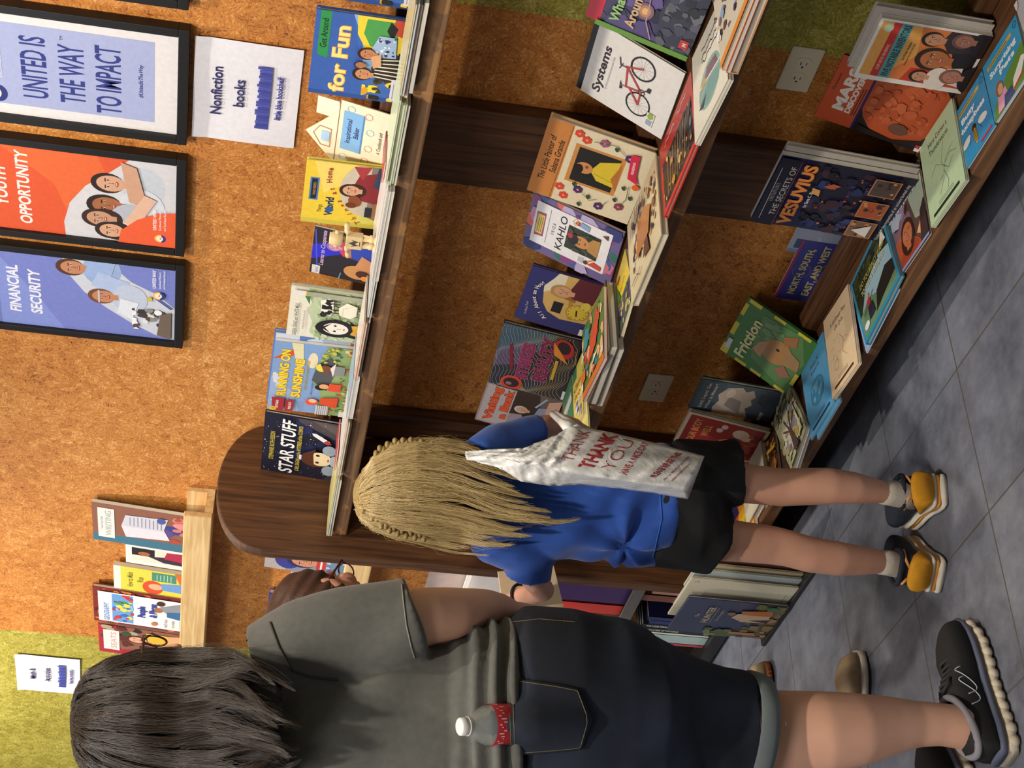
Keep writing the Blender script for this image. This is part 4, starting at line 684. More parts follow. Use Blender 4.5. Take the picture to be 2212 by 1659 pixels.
def art_seats(A): A.R(0, 0, 1, 1, '#a8283a'); A.R(.2, .0, 1, .8, '#8a5a48'); A.blobs(.3, .4, 1, .98, 24, ['#3a4a34', '#5a2a24', '#a89a7a', '#2a2420'], .04, .08, 7); A.R(.14, .79, .84, .95, '#e2dcd8'); A.F(.2, .78, .82, .08, 'SEATS', '#c89a94', bold=.01); A.P([(.3, .1), (.4, .4), (.66, .5), (.86, .4), (.96, .1)], '#d8a878'); A.P([(.5, .3), (.6, .5), (.9, .52), (.9, .3)], '#e0b83a'); A.face(.62, .62, .08, '#e0a888', '#5a2a1c'); A.P([(0, 0), (0, .6), (.24, .5), (.3, 0)], '#a8283a')
upright('red book with a woman in yellow on its cover, left end of the row', FIT['seats'], .014, '#a8283a', art_seats, group='books on the upper pine ledge')
upright('pale orange booklet half hidden behind the long dark hair', (-4.97, 2.352, 1.5531, .117, .26, .06, 0, 0), .008, '#e0a85a', lambda A: (A.R(0, .9, 1, 1, '#e6e0da')), hard=False, group='books on the upper pine ledge')
def art_boy(A): A.R(0, 0, 1, 1, '#8a8a9a'); A.R(0, .78, 1, 1, '#b0a8a8'); A.E(.36, .76, .2, .14, '#3a3a8a'); A.face(.36, .6, .14, '#c98a6a', '#2a2a5a'); A.R(0, .36, 1, .46, '#c03a3a'); A.R(0, .40, 1, .42, '#ece4e0'); A.R(0, 0, 1, .36, '#6a8aa8'); A.blobs(0, 0, 1, .36, 30, ['#20242a', '#d86a4a', '#b8c8d8', '#8a4a6a', '#e8e0d8'], .02, .05, 4)
upright('book with a smiling boy in a blue cap, right end of lower ledge', FIT['boy'], .012, '#8a8a9a', art_boy, group='books on the lower pine ledge')
def art_cross(A): A.R(0, 0, 1, 1, '#e6e2dc'); A.L([(.2, .8), (.3, .55), (.24, .3)], .08, '#e8a02a'); A.L([(.2, .84), (.34, .9)], .06, '#e8a02a'); A.rows(.45, .95, .8, 6, '#c0b8c8', .08, .01); A.R(.5, .1, .9, .4, '#d8c8c0')
upright('white booklet with an orange squiggle above the brown-haired head', FIT['cross'], .012, '#e6e2dc', art_cross, hard=False, group='books on the lower pine ledge')
def art_glad(A): A.R(0, 0, 1, 1, '#3a3f8c'); A.T(.5, .76, .13, 'RULES', '#d83a4a', bold=.04, sx=.8); A.T(.6, .56, .11, 'of', '#e0dce0', bold=.03); A.T(.5, .38, .12, 'SPORT', '#e0dce0', bold=.03, sx=.8)
upright('blue book with red lettering on the lower ledge', FIT['glad'], .018, '#3a3f8c', art_glad, group='books on the lower pine ledge')
upright('yellow booklet left end of the lower ledge, behind loose strands of hair', (-4.70, 2.352, 1.0762, .16, .25, .06, 0, 0), .008, '#e0b43a', lambda A: A.R(0, .86, 1, .96, '#6a7a2a'), hard=False, group='books on the lower pine ledge')
# ================================================================ books lying flat
def scrib(A, x0, x1, y, c, n=9, a=.02, wd=.008, seed=1):
    rd = random.Random(seed); A.L([(x0 + (x1 - x0) * i / n, y + a * (rd.random() - .5) * 2) for i in range(n + 1)], wd, c)
B_, M_ = SHELF[2], SHELF[1]
def art_pets(A):
    A.R(0, 0, 1, 1, '#2f94c4'); A.P([(.0, .0), (.1, .2), (.5, .4), (1, .55), (1, 0)], '#5f8a34'); A.F(.12, .86, .66, .12, 'Surprising', '#f0f2f4', bold=.04); A.F(.35, .78, .52, .12, 'Pets', '#f0f2f4', bold=.04); A.R(.1, .82, .8, .88, '#d8a83a'); A.rows(.14, .78, .85, 1, '#7a5a1a', .02, .02); A.ring(.92, .9, .045, .045, .01, '#1a6a98'); A.T(.92, .87, .06, '1', '#1a6a98')
    A.P([(.58, .05), (.62, .2), (.9, .36), (1, .3), (.8, .1)], '#e8e6e2'); A.L([(.6, .06), (.86, .12)], .03, '#d8303a'); A.P([(.14, .02), (.2, .26), (.42, .28), (.48, .02)], '#e0a0b8'); A.P([(.3, 0), (.36, .16), (.56, .16), (.6, 0)], '#3a4a7a'); A.E(.28, .35, .1, .12, '#8a5a34'); A.E(.3, .33, .07, .085, '#d8a080')
flat('blue booklet reading Surprising Pets with a child and a white pig', [(2116, 157.7), (2189.4, 41.5), (2229, 141), (2156.2, 254.6)], B_ + .0085, .0075, '#2f94c4', art_pets)
def art_bees(A):
    A.R(0, 0, 1, 1, '#2c8cc0'); A.R(.12, .84, .82, .90, '#d8a83a'); A.rows(.16, .8, .875, 1, '#7a5a1a', .02, .02); A.ring(.92, .9, .045, .045, .01, '#1a6a98'); A.T(.92, .87, .06, '1', '#1a6a98'); A.F(.2, .62, .68, .12, 'Busy', '#f0f2f4', bold=.04); A.F(.08, .9, .54, .12, 'Honeybees', '#f0f2f4', bold=.04)
    A.E(.24, .34, .13, .06, '#e6e2dc', rot=.2); A.E(.76, .36, .13, .06, '#e6e2dc', rot=-.2); A.E(.5, .4, .06, .06, '#2a1c10'); A.E(.5, .26, .05, .13, '#c8963a')
    for i in range(5): A.L([(.45, .18 + i * .04), (.55, .18 + i * .04)], .012, '#2a1c10')
    A.L([(.4, .4), (.3, .24)], .006, '#2a1c10'); A.L([(.6, .4), (.7, .24)], .006, '#2a1c10'); A.R(.6, .04, .94, .075, '#c8303a')
flat('blue booklet reading Busy Honeybees', [(2053.8, 262.9), (2116, 163), (2154.8, 260), (2087, 368)], B_ + .0052, .0042, '#2c8cc0', art_bees)
def art_thun(A):
    A.R(0, 0, 1, 1, '#b4cba4'); A.T(.5, .83, .085, 'Here Comes a', '#26301f', bold=.01, sh=.1, sx=.85); A.T(.5, .73, .085, 'Thunderstorm', '#26301f', bold=.01, sh=.1, sx=.85)
    for sd, p in enumerate(([(.62, .7), (.5, .52), (.56, .42), (.62, .5), (.85, .56)], [(.2, .5), (.36, .56), (.5, .48), (.56, .44)], [(.56, .44), (.66, .36), (.8, .42)], [(.56, .44), (.5, .3), (.36, .2)], [(.54, .4), (.62, .24), (.58, .16)], [(.6, .46), (.74, .5), (.9, .44)], [(.5, .36), (.42, .34)])): A.L(p, .006, '#6a7a62')
    A.R(.12, .05, .86, .085, '#20281e'); A.rows(.3, .8, .14, 2, '#7a8a70', .025, .005)
flat('second pale green booklet under the thunderstorm one', [(1984, 328), (2057, 223), (2093, 381), (2024, 486)], B_ + .0092, .0038, '#b8ccaa', None)
flat('pale green booklet reading Here Comes a Thunderstorm', [(1978.9, 326), (2052.4, 221), (2089.4, 380), (2018.9, 484.8)], B_ + .0135, .0038, '#b4cba4', art_thun)
def art_women(A):
    A.R(0, 0, 1, 1, '#5a4a46'); A.P([(.5, 1), (1, 1), (1, .3), (.7, .4)], '#a8b4a0'); A.P([(0, .2), (0, .9), (.4, 1), (.6, .5)], '#8a6a78'); A.blobs(.05, .5, .6, .98, 14, ['#9a8aa8', '#4a2a24', '#b8c0d0', '#6a4a3a'], .06, .12, 5); A.P([(.0, .0), (.1, .4), (.5, .5), (.7, 0)], '#c8603a'); A.face(.45, .36, .15, '#d87a4a', '#3a1c14', '#b84a2a', long=True); A.P([(.7, .2), (.9, .34), (.96, .3), (.8, .14)], '#e8a070'); A.P([(.76, .0), (1, .05), (1, .5), (.86, .4)], '#3a2c2c'); A.R(0, 0, 1, .035, '#8a9ac8'); A.F(.02, .86, .74, .16, '& Newcomer', '#efe8e4', bold=.05)
flat('dark book with an orange-lit face and white lettering under the green booklet', [(1915, 454), (1970, 365), (2023, 484), (1939.4, 603.4)], B_ + .005, .0042, '#5a4a46', art_women)
def art_wet(A):
    A.R(0, 0, 1, 1, '#2f8cae'); A.R(.045, .05, .955, .95, '#26301e'); A.P([(.045, .3), (.3, .62), (.7, .7), (.955, .6), (.955, .3)], '#9fc0cc'); A.P([(.045, .05), (.045, .36), (.3, .44), (.6, .26), (.955, .3), (.955, .05)], '#6a8a6a'); A.P([(.4, .1), (.5, .34), (.78, .44), (.955, .36), (.955, .18), (.6, .14)], '#1f1f1c'); A.blobs(.05, .66, .95, .94, 26, ['#1d2618', '#34421f', '#4a5228'], .04, .09, 4); A.P([(.78, .72), (.9, .9), (.95, .7)], '#e6e4dc'); A.F(.2, .9, .67, .1, 'DO YOU REALLY WANT', '#b8a84a', bold=.02); A.F(.2, .86, .55, .1, 'TO VISIT A WETLAND?', '#d0c8a8', bold=.02)
    A.E(.3, .36, .05, .06, '#c8302a'); A.P([(.24, .14), (.26, .32), (.38, .32), (.4, .14)], '#2a2a3a'); A.E(.31, .46, .035, .04, '#caa080'); A.L([(.14, .3), (.44, .42)], .012, '#6a5a3a'); A.E(.16, .14, .07, .05, '#d8e0e8')
flat('teal-bordered book asking about visiting a wetland', [(1837.7, 610), (1911, 461), (1936.7, 606), (1866, 754)], B_ + .0165, .0105, '#2f8cae', art_wet, hard=True, dx=.003)
flat('blue-edged booklet under the teal-bordered wetland book', [(1850, 612), (1925, 470), (1950, 606), (1886, 745)], B_ + .0045, .0036, '#8fa6d4', None, dx=-.035)
def art_booklet(bgc, dk, l1, l2, pic):
    def f(A):
        A.R(0, 0, 1, 1, bgc); A.T(.52, .80, .075, l1, dk, bold=.008, sh=.1, sx=.8); A.T(.52, .71, .075, l2, dk, bold=.008, sh=.1, sx=.8); pic(A); A.R(.14, .055, .86, .085, dk); A.rows(.3, .74, .15, 2, dk, .025, .004)
    return f
def pic_sun(A):
    for i in range(7): t = i * .9; A.L([(.35 + .1 * math.cos(t), .5 + .1 * math.sin(t)), (.35 + .2 * math.cos(t + .2), .5 + .16 * math.sin(t + .2))], .004, '#a88a70')
    A.ring(.3, .3, .06, .06, .004, '#a88a70', 9); A.L([(.5, .6), (.62, .5), (.56, .36), (.7, .26)], .005, '#a88a70'); A.ring(.7, .46, .05, .03, .004, '#a88a70', 8)
def pic_globe(A):
    A.E(.5, .44, .2, .17, '#3f88b4', n=26); A.blobs(.3, .32, .7, .56, 12, ['#6cb6e0'], .03, .06, 3); A.ring(.5, .44, .2, .17, .004, '#2a6a94')
flat('cream booklet copy underneath the sunflower booklet', [(1779, 705), (1830, 624), (1864, 776), (1808, 856)], B_ + .0135, .0036, '#e2c8a4', None)
flat('cream booklet reading A Sunflower Plant Life Cycle', [(1774, 703.8), (1825.5, 622.4), (1859.4, 775.6), (1803, 855)], B_ + .0178, .0038, '#e2c6a0', art_booklet('#e2c6a0', '#4a2a20', 'A Sunflower Plant', 'Life Cycle', pic_sun))
flat('blue booklet copy sticking out at the front under the ocean booklet', [(1738, 800), (1786, 724), (1818, 856), (1770, 950)], B_ + .0048, .004, '#5fa8d4', None)
flat('bright blue booklet reading Oceans All Around Us', [(1726.6, 802), (1775, 725.5), (1804.6, 858.5), (1755, 951)], B_ + .0092, .0038, '#54a4d6', art_booklet('#54a4d6', '#1c2c40', 'Oceans All', 'Around Us', pic_globe))
def art_tree(A):
    A.R(0, 0, 1, 1, '#b8b88e'); A.blobs(0, 0, 1, 1, 90, ['#c4c49c', '#a8a880', '#cfcda6', '#b0b48a'], .04, .09, 6); A.T(.5, .84, .1, 'A House', '#2a281c', bold=.03); A.T(.5, .72, .1, 'Is a Tree', '#2a281c', bold=.03); A.P([(.2, .1), (.24, .56), (.5, .66), (.9, .6), (.92, .06)], '#d8d4b8'); A.blobs(.2, .1, .92, .62, 24, ['#c8a84a', '#a89aa8', '#e8e2d0', '#8a8a9a'], .03, .07, 2)
    A.P([(.44, .0), (.5, .34), (.6, .34), (.66, .0)], '#5a4444'); [A.L([(.54, .32), p], .025, '#5a4444') for p in ((.3, .5), (.44, .6), (.7, .58), (.86, .46))]
flat('mossy green book about a house and tree with a bare brown tree', [(1667, 917), (1701, 822), (1743, 912), (1715, 1012)], B_ + .0165, .0075, '#b8b88e', art_tree, dx=-.004)
flat('white book directly beneath the mossy tree book', [(1678, 927), (1708, 828), (1755, 916), (1722, 1015)], B_ + .0085, .0075, '#c8ccd8', None, dx=-.012)
def art_stripes(A):
    A.R(0, 0, 1, 1, '#5a3418'); A.blobs(0, 0, 1, 1, 60, ['#3a2010', '#c07a2a', '#8a4a1c', '#e0a83a'], .03, .08, 8); A.L([(.1, .75), (.5, .8), (.95, .72)], .06, '#d8a82a'); A.P([(.0, .5), (.3, .62), (.5, .3), (.2, .1)], '#b86a3a')
    for i in range(9): A.L([(.3 + i * .06, .1), (.36 + i * .05, .66)], .016, '#2a1408')
    A.P([(.6, .2), (.7, .34), (.82, .24)], '#e8c04a')
flat('brown and gold striped book beside the bare legs', [(1640, 985), (1677, 930), (1700, 1010), (1665, 1078)], B_ + .007, .006, '#5a3418', art_stripes, dx=-.03)
def art_fire2(A): A.R(0, 0, 1, 1, '#d8501e'); A.P([(.3, 0), (.5, .6), (1, .8), (1, 0)], '#e0a02a'); A.P([(.1, .5), (.3, .9), (.5, .5)], '#3a2a5a'); A.T(.55, .3, .16, 'Dogs', '#e8c83a', bold=.04, sh=.2)
slab('orange book seen between the bare legs', -3.40, 2.055, 0, .2, .2, B_ + .012, .0105, '#d8501e', art_fire2)
slab('cream paged book under the stack behind the shorts', -3.235, 2.075, .05, .17, .15, B_ + .02, .018, '#cfc4ac', None, hard=True)
slab('silvery magazine cut off by the upper frame corner', -1.625, 2.07, .02, .2, .15, B_ + .009, .0075, '#b8b4ba', lambda A: A.blobs(0, 0, 1, 1, 40, ['#8a8a92', '#d8d4d8', '#5a5a62', '#c8b0b8'], .04, .1, 2))
# dark pouch at the far right
POUCH = plain('dark_pouch', '#1f1618', .25, .1)
m = MB(); m.box((-1.60, 2.235, B_ + .001), (-1.40, 2.283, B_ + .06)); bevel(tag(m.build('pencil_pouch', POUCH), 'dark glossy pouch at the upper frame corner right of the white-edged paperback', 'pouch'), .015, 3)
# ---- middle shelf
def art_car(A):
    A.R(0, 0, 1, 1, '#dcd6c4'); A.E(.5, .36, .32, .24, '#8aa8a0'); A.P([(.3, .44), (.45, .56), (.7, .52), (.76, .4)], '#7a5a6a'); A.P([(.2, .3), (.4, .16), (.76, .2), (.8, .34), (.5, .4)], '#6f9a94'); A.L([(.2, .46), (.84, .38)], .02, '#dcd8cc'); A.P([(.16, .26), (.3, .2), (.4, .3)], '#2a3030'); A.P([(.2, .4), (.34, .5), (.44, .44)], '#c89a5a')
    for k, y in enumerate((.84, .76, .69)): scrib(A, .3, .85, y, '#2a2622', 14, .022, .012, k)
flat('white leaflet copy under the car leaflet', [(1496, 135), (1562, 2), (1587, 150), (1513, 307)], M_ + .006, .005, '#d8d4c8', None)
flat('white leaflet with an oval drawing of an old car', [(1490.5, 133), (1556, 0), (1580, 149), (1506, 306)], M_ + .0115, .005, '#dcd6c4', art_car)
def art_fire(A): A.R(0, 0, 1, 1, '#c8322a'); A.R(.06, .06, .95, .70, '#2a2426'); A.blobs(.06, .06, .95, .7, 40, ['#4a4448', '#c8903a', '#1c1a20', '#e0b45a', '#6a6670'], .02, .06, 4); [A.L([(.2 + i * .07, .1), (.25 + i * .08, .6)], .008, '#d8a04a') for i in range(8)]; scrib(A, .2, .5, .84, '#f0e0d8', 8, .025, .012, 1); scrib(A, .58, .85, .84, '#f0e0d8', 8, .025, .012, 2)
flat('red-bordered book with gold sparks on a dark picture', [(1421, 335), (1489, 163), (1505, 302), (1434.7, 470)], M_ + .0105, .009, '#c8322a', art_fire, hard=True, dx=.006)
def art_horse(A): A.R(0, 0, 1, 1, '#d8c8a0'); A.blobs(.15, .25, .95, .9, 70, ['#8a5a34', '#c89a5a', '#5a3a4a', '#d8b088', '#3a2a3a', '#e0ccb0'], .02, .06, 5); A.P([(.3, .3), (.36, .6), (.6, .7), (.8, .56), (.7, .3)], '#b8783a'); A.P([(.5, .15), (.56, .3), (.66, .3), (.7, .1)], '#6a4030'); A.E(.45, .62, .07, .06, '#a86a30'); [A.L([(.16 + i * .06, .7), (.22 + i * .06, .92)], .014, '#4a2a5a') for i in range(7)]; scrib(A, .12, .4, .12, '#3a3a34', 8, .02, .012, 5)
flat('cream book with brown galloping horses', [(1356, 488), (1412, 342), (1436, 487), (1366, 653)], M_ + .0165, .015, '#d8c8a0', art_horse, hard=True, dx=-.006)
def art_yel(A): A.R(0, 0, 1, 1, '#dcc02e'); A.P([(0, 0), (0, .4), (.4, .5), (1, .42), (1, 0)], '#4a4a58'); A.blobs(0, .0, 1, .45, 26, ['#c8b45a', '#2a2a3a', '#3a6a4a', '#e8e0b0', '#6a5a7a'], .03, .07, 3); A.P([(.3, .5), (.4, .8), (.5, .5)], '#3a7a3a'); A.E(.5, .86, .08, .035, '#d86a2a'); scrib(A, .4, .8, .62, '#2a2a1a', 8, .02, .012, 6)
flat('yellow booklet between the horse book and the stack of animal magazines', [(1322, 642), (1352, 529), (1360, 655), (1326, 768)], M_ + .0085, .0075, '#dcc02e', art_yel, dx=.012)
slab('white magazine under the animal picture', -2.665, 1.985, .02, .2, .19, M_ + .014, .0125, '#d8c8c0', None)
slab('thick gray-paged magazine under the animal picture', -2.66, 1.98, .03, .205, .19, M_ + .0345, .019, '#4a4438', None, hard=True)
def art_anim(A): A.R(0, 0, 1, 1, '#5a7a34'); A.R(0, 0, 1, .1, '#d8702a'); A.blobs(.0, .1, 1, .98, 46, ['#c8402a', '#3a5a2a', '#e0b07a', '#3a8a9a', '#d8d0b0', '#8a9a3a'], .05, .1, 9); A.P([(.3, .3), (.5, .7), (.9, .8), (.7, .4)], '#d0502e'); A.P([(.1, .6), (.2, .9), (.4, .8), (.3, .6)], '#3f8a9c'); A.E(.72, .78, .07, .1, '#c84a34'); A.P([(.5, .2), (.6, .3), (.8, .26)], '#e8dcc8'); A.R(.0, .2, .2, .36, '#d8702a'); A.R(.02, .1, .1, .2, '#e8e4e0')
flat('bright red and green animal magazine on top of its stack', [(1255, 722), (1303, 620), (1304, 773), (1262, 862)], M_ + .043, .0078, '#c8402a', art_anim)
def art_clas(A): A.R(0, 0, 1, 1, '#e0d060'); A.R(.0, .8, .4, 1, '#3a7a4a'); A.F(.1, .8, .62, .14, 'Class', '#a83a1c', bold=.02); A.F(.15, .75, .45, .14, 'Pro', '#a83a1c', bold=.02); A.blobs(.1, .05, .9, .4, 16, ['#e8e4dc', '#6a5a8a', '#c8b8c8'], .04, .08, 3)
flat('yellow booklet with red title beside the animal magazine stack', [(1234, 815), (1258, 768), (1268, 865), (1251, 914)], M_ + .012, .0105, '#e0d060', art_clas, dx=-.02)
flat('plain pale yellow booklet near the blue-sleeved arm', [(1248, 918), (1270, 868), (1288, 868), (1271, 928)], M_ + .005, .0038, '#dfd478', None, dx=-.045)
def art_zig(A): A.R(0, 0, 1, 1, '#3f7a54'); [A.L([(.1 + i * .1, .6), (.15 + i * .1, .8), (.2 + i * .1, .6)], .03, '#e6e8dc') for i in range(8)]; A.R(.3, .05, .6, .3, '#c84a34')
slab('green book with white zigzag edging on the middle shelf', -2.99, 2.055, .03, .105, .18, M_ + .013, .0115, '#3f7a54', art_zig)
def art_crowd(A): A.R(0, 0, 1, 1, '#c8bca8'); A.blobs(0, .25, 1, 1, 50, ['#3a2a30', '#6a5a60', '#e8e0d8', '#8aa0b8', '#5a3a34'], .03, .07, 2); A.R(0, 0, 1, .08, '#d8862a')
slab('thick tan book at the bottom of the right-hand stack', -1.672, 1.975, 0, .24, .2, M_ + .016, .0145, '#c89a6a', None, hard=True)
slab('pink-edged magazine in the middle of the right-hand stack', -1.668, 1.97, .01, .235, .2, M_ + .024, .0072, '#b85a4a', None)
slab('magazine with a crowd photo on top of the right-hand stack', -1.665, 1.972, .0, .235, .19, M_ + .032, .0072, '#d8862a', art_crowd)
# ---- upper shelf: booklets seen edge-on
T_ = SHELF[0]
def pile(lab, x, y, w, h, specs, z0=T_ + .0008, seed=0):
    rd = random.Random(seed); z = z0
    for k, (t, c, what, a) in enumerate(specs):
        slab(lab % what, x + (rd.random() - .5) * .012, y + (rd.random() - .5) * .01, (rd.random() - .5) * .05, w, h, z + t, t - .0006, c, a); z += t
    return z
pile('%s at the far right of the upper shelf', -1.66, 2.045, .21, .15, ((.010, '#8a8a96', 'gray book', None), (.007, '#5a7a9a', 'blue-gray booklet', None), (.006, '#c8c4d4', 'lavender-white paper stack', None)), seed=1)
pile('%s in the pile under the cut-off blue book', -1.885, 2.04, .21, .15, ((.009, '#5a5a64', 'charcoal book', None), (.006, '#d8924a', 'orange booklet', None), (.005, '#4a6a84', 'slate blue booklet', None), (.004, '#c8b88a', 'tan leaflet', None)), seed=2)
pile('%s below the laughing children book', -2.11, 2.04, .21, .16, ((.006, '#5a5a58', 'dark gray booklet, lowest of its pile', None), (.004, '#b4c49a', 'pale green booklet, second from bottom', None), (.004, '#c2d0a8', 'pale green booklet, third from bottom', None), (.004, '#b8c89e', 'pale green booklet, fourth from bottom', None), (.004, '#c8d4b0', 'pale green booklet, topmost of its pile', None)), seed=3)
pile('%s in front of the yellow book', -2.40, 2.05, .27, .15, ((.007, '#d8d4cc', 'white booklet, lowest of the pile', None), (.006, '#c8c8cc', 'light gray booklet', None), (.005, '#e0dcd8', 'white booklet, topmost of the pile', None)), seed=4)
slab('red leaflet tucked in beside the house-shaped cookbook', -2.20, 2.13, .1, .05, .1, T_ + .0232, .0035, '#b83040', None)
zr = pile('%s under the wooden toy figure', -2.535, 2.05, .125, .14, ((.005, '#2f3a30', 'black-green booklet', None), (.005, '#c8d0d4', 'pale cover', None)), seed=5)
pile('%s in front of the girl-in-braids book', -2.745, 2.05, .2, .13, ((.006, '#3a3a3a', 'dark booklet', None), (.005, '#c87a4a', 'orange booklet', None), (.004, '#e0d8cc', 'white booklet', None)), seed=6)
pile('%s in front of the garden book at right', -2.91, 2.06, .155, .13, ((.010, '#e4e4e6', 'white booklet', None), (.006, '#9ab4cc', 'pale blue glossy booklet', None)), seed=7)
pile('%s in front of the garden book at left', -3.145, 2.05, .225, .14, ((.005, '#d8d0c4', 'white booklet, bottom one', None), (.005, '#c8a468', 'tan booklet', None), (.004, '#e0dad4', 'white booklet, top one', None)), seed=8)
pile('%s at the left end of the upper shelf', -3.43, 2.05, .27, .15, ((.006, '#c8b48a', 'tan booklet', None), (.005, '#9ab0a4', 'gray-green booklet', None), (.004, '#d8d08a', 'pale yellow leaflet', None)), seed=9)
slab('red booklet edge below the starry book', -3.20, 2.10, .05, .08, .1, T_ + .0204, .0035, '#b8303a', None)
# ---- small wooden toy figure
PINE = plain('bare_toy_wood', '#dcc391', .55, .06)
p = onY(822, 527, 2.085); fx, fy = p[0], 2.085
toy = root('wooden_toy_figure', 'small pale wooden robot figure with one arm raised standing on the booklets', 'toy', (fx, fy, zr + .001)); toy.rotation_euler = (0, 0, .15)
for s in (-1, 1):
    m = MB(); m.tube([(s * .009, 0, .008), (s * .009, 0, .018), (s * .009, 0, .019), (s * .009, 0, .032)], [.0075, .0085, .0065, .0075], 12); m.build('leg', PINE, toy)
    m = MB(); m.ball((s * .010, -.006, .0052), (.008, .012, .0052), 12, 8); m.build('foot', PINE, toy)
m = MB(); m.box((-.0165, -.009, .032), (.0165, .009, .066)); body = bevel(m.build('torso', PINE, toy), .002)
m = MB(); m.add([(-.009, -.0093, .056), (-.005, -.0093, .040), (0, -.0093, .048), (.005, -.0093, .040), (.009, -.0093, .056), (.005, -.0093, .050), (0, -.0093, .060), (-.005, -.0093, .050)], [(0, 1, 2, 7), (2, 3, 4, 5), (2, 5, 6, 7)]); m.add([(-.006, -.0093, .037), (.006, -.0093, .037), (.006, -.0093, .0385), (-.006, -.0093, .0385)], [(0, 1, 2, 3)]); m.build('chest_print', plain('brown_print', '#4a3a30', .7, .05), body)
m = MB(); m.tube([(0, 0, .066), (0, 0, .072)], .006, 12); m.build('neck', PINE, toy)
m = MB(); m.tube([(0, 0, .072), (0, 0, .075), (0, 0, .092), (0, 0, .095), (0, 0, .099)], [.0125, .0145, .0145, .0125, .0125], 18); hd = m.build('head', PINE, toy)
for s in (-1, 1): m = MB(); m.ball((s * .0175, 0, .084), (.0045, .0045, .0055), 10, 7); m.build('ear', PINE, hd)
for pts in ([(.017, 0, .062), (.026, 0, .066), (.0265, 0, .0662), (.036, 0, .0665), (.042, 0, .067)], [(-.017, 0, .062), (-.026, 0, .060), (-.0265, 0, .0598), (-.034, -.002, .058), (-.041, -.004, .056)]):
    m = MB(); m.tube(pts, [.0055, .0062, .0050, .0062, .0052], 12); m.build('arm', PINE, toy)

# ================================================================ low black book rack and the stack of big books by the end panel
RACKM = plain('black_metal', '#1d1b1c', .4, .08); STRUT = plain('gray_metal_edge', '#5d5a57', .4, .06)
rk = root('book_rack', 'low black metal book rack with two tiers left of the end panel', 'book rack', (-4.7, 2.1, 0))
for z0, z1 in ((.012, .045), (.318, .345)):
    m = MB(); m.box((-4.7, 2.1, z0), (-3.5, W_Y - .004, z1)); bevel(part(m, 'tier', RACKM, rk), .004)
    m = MB(); m.box((-4.7, 2.092, z0 - .002), (-3.5, 2.0995, z1 + .004)); part(m, 'front_lip', STRUT if z0 > .1 else RACKM, rk)
for x in (-4.7, -3.512):
    m = MB(); m.box((x, 2.1, 0), (x + .012, W_Y - .004, .62)); part(m, 'side_frame', RACKM, rk)
def spine_book(label, x, y, z, th, h, d, c, txt=None, tc='#d8d4d0', tilt=0.0, group='books in the low black rack'):
    r = root('book', label, 'book', (x, y, z), group); r.rotation_euler = (0, tilt, 0)
    m = MB(); m.box((0, 0, 0), (th, .002, h), c); m.box((0, 0, 0), (.002, d, h), c); m.box((th - .002, 0, 0), (th, d, h), c); n0 = len(m.v)
    A = Art(h, th, m, .0002); A.R(0.01, .04, .99, .96, c)
    if txt: A.T(.06, .28, .5, txt, tc, 'l', .02, sx=.7); A.R(.90, .2, .97, .8, '#c8c4c0')
    m.v = m.v[:n0] + [(q[1], -q[2], h - q[0]) for q in m.v[n0:]]; m.f = [tuple(f) for f in m.f]
    m.build('cover', INK, r, colors=True); m = MB(); m.box((.002, .002, .003), (th - .002, d - .003, h - .003)); m.build('pages', PAGES, r); return r
x = -3.53
for th, h, c, t, lab in ((.020, .21, '#262a5a', None, 'dark blue spine next to the end panel in the low rack'), (.022, .20, '#1f2a6a', None, 'blue glossy spine right of the white-lettered black ones'), (.022, .215, '#17171b', 'THE CODE FORGOTTEN', 'black spine with dotted white capitals in the low rack'), (.022, .215, '#181c1c', 'CHARACTERS OF THE FORCE', 'black spine with pale green lettering in the low rack'), (.010, .205, '#d8d8d0', None, 'thin white spine beside the pale green lettering'), (.050, .205, '#a9c0bc', None, 'thick pale teal spine in the low rack'), (.014, .20, '#b84450', None, 'red spine left of the thick pale teal one')):
    x -= th + .001; spine_book(lab, x - .30, 2.115, .0462, th, h, .16, c, t, '#b8d4a4' if t and 'CHAR' in t else '#e0dcd8')
for k, (th, h, c, lab) in enumerate(((.026, .19, '#a85a34', 'tan-orange paperback on the lower tier behind the big books'), (.022, .17, '#b83a34', 'red paperback on the lower tier behind the big books'), (.03, .18, '#c89078', 'pinkish paperback on the lower tier behind the big books'), (.024, .2, '#8a4a30', 'brown paperback on the lower tier behind the big books'))):
    spine_book(lab, -3.62 - k * .042, 2.118, .0462, th + .012, h + .055, .16, c)
spine_book('purple hardcover standing on the upper tier of the rack', -3.77, 2.112, .3462, .13, .215, .17, '#3f1f5c')
spine_book('red and orange paperback beside the purple hardcover', -3.835, 2.112, .3462, .058, .2, .17, '#c8382c')
spine_book('reddish brown book right of the purple hardcover', -3.632, 2.112, .3462, .1, .19, .17, '#8a3a30')
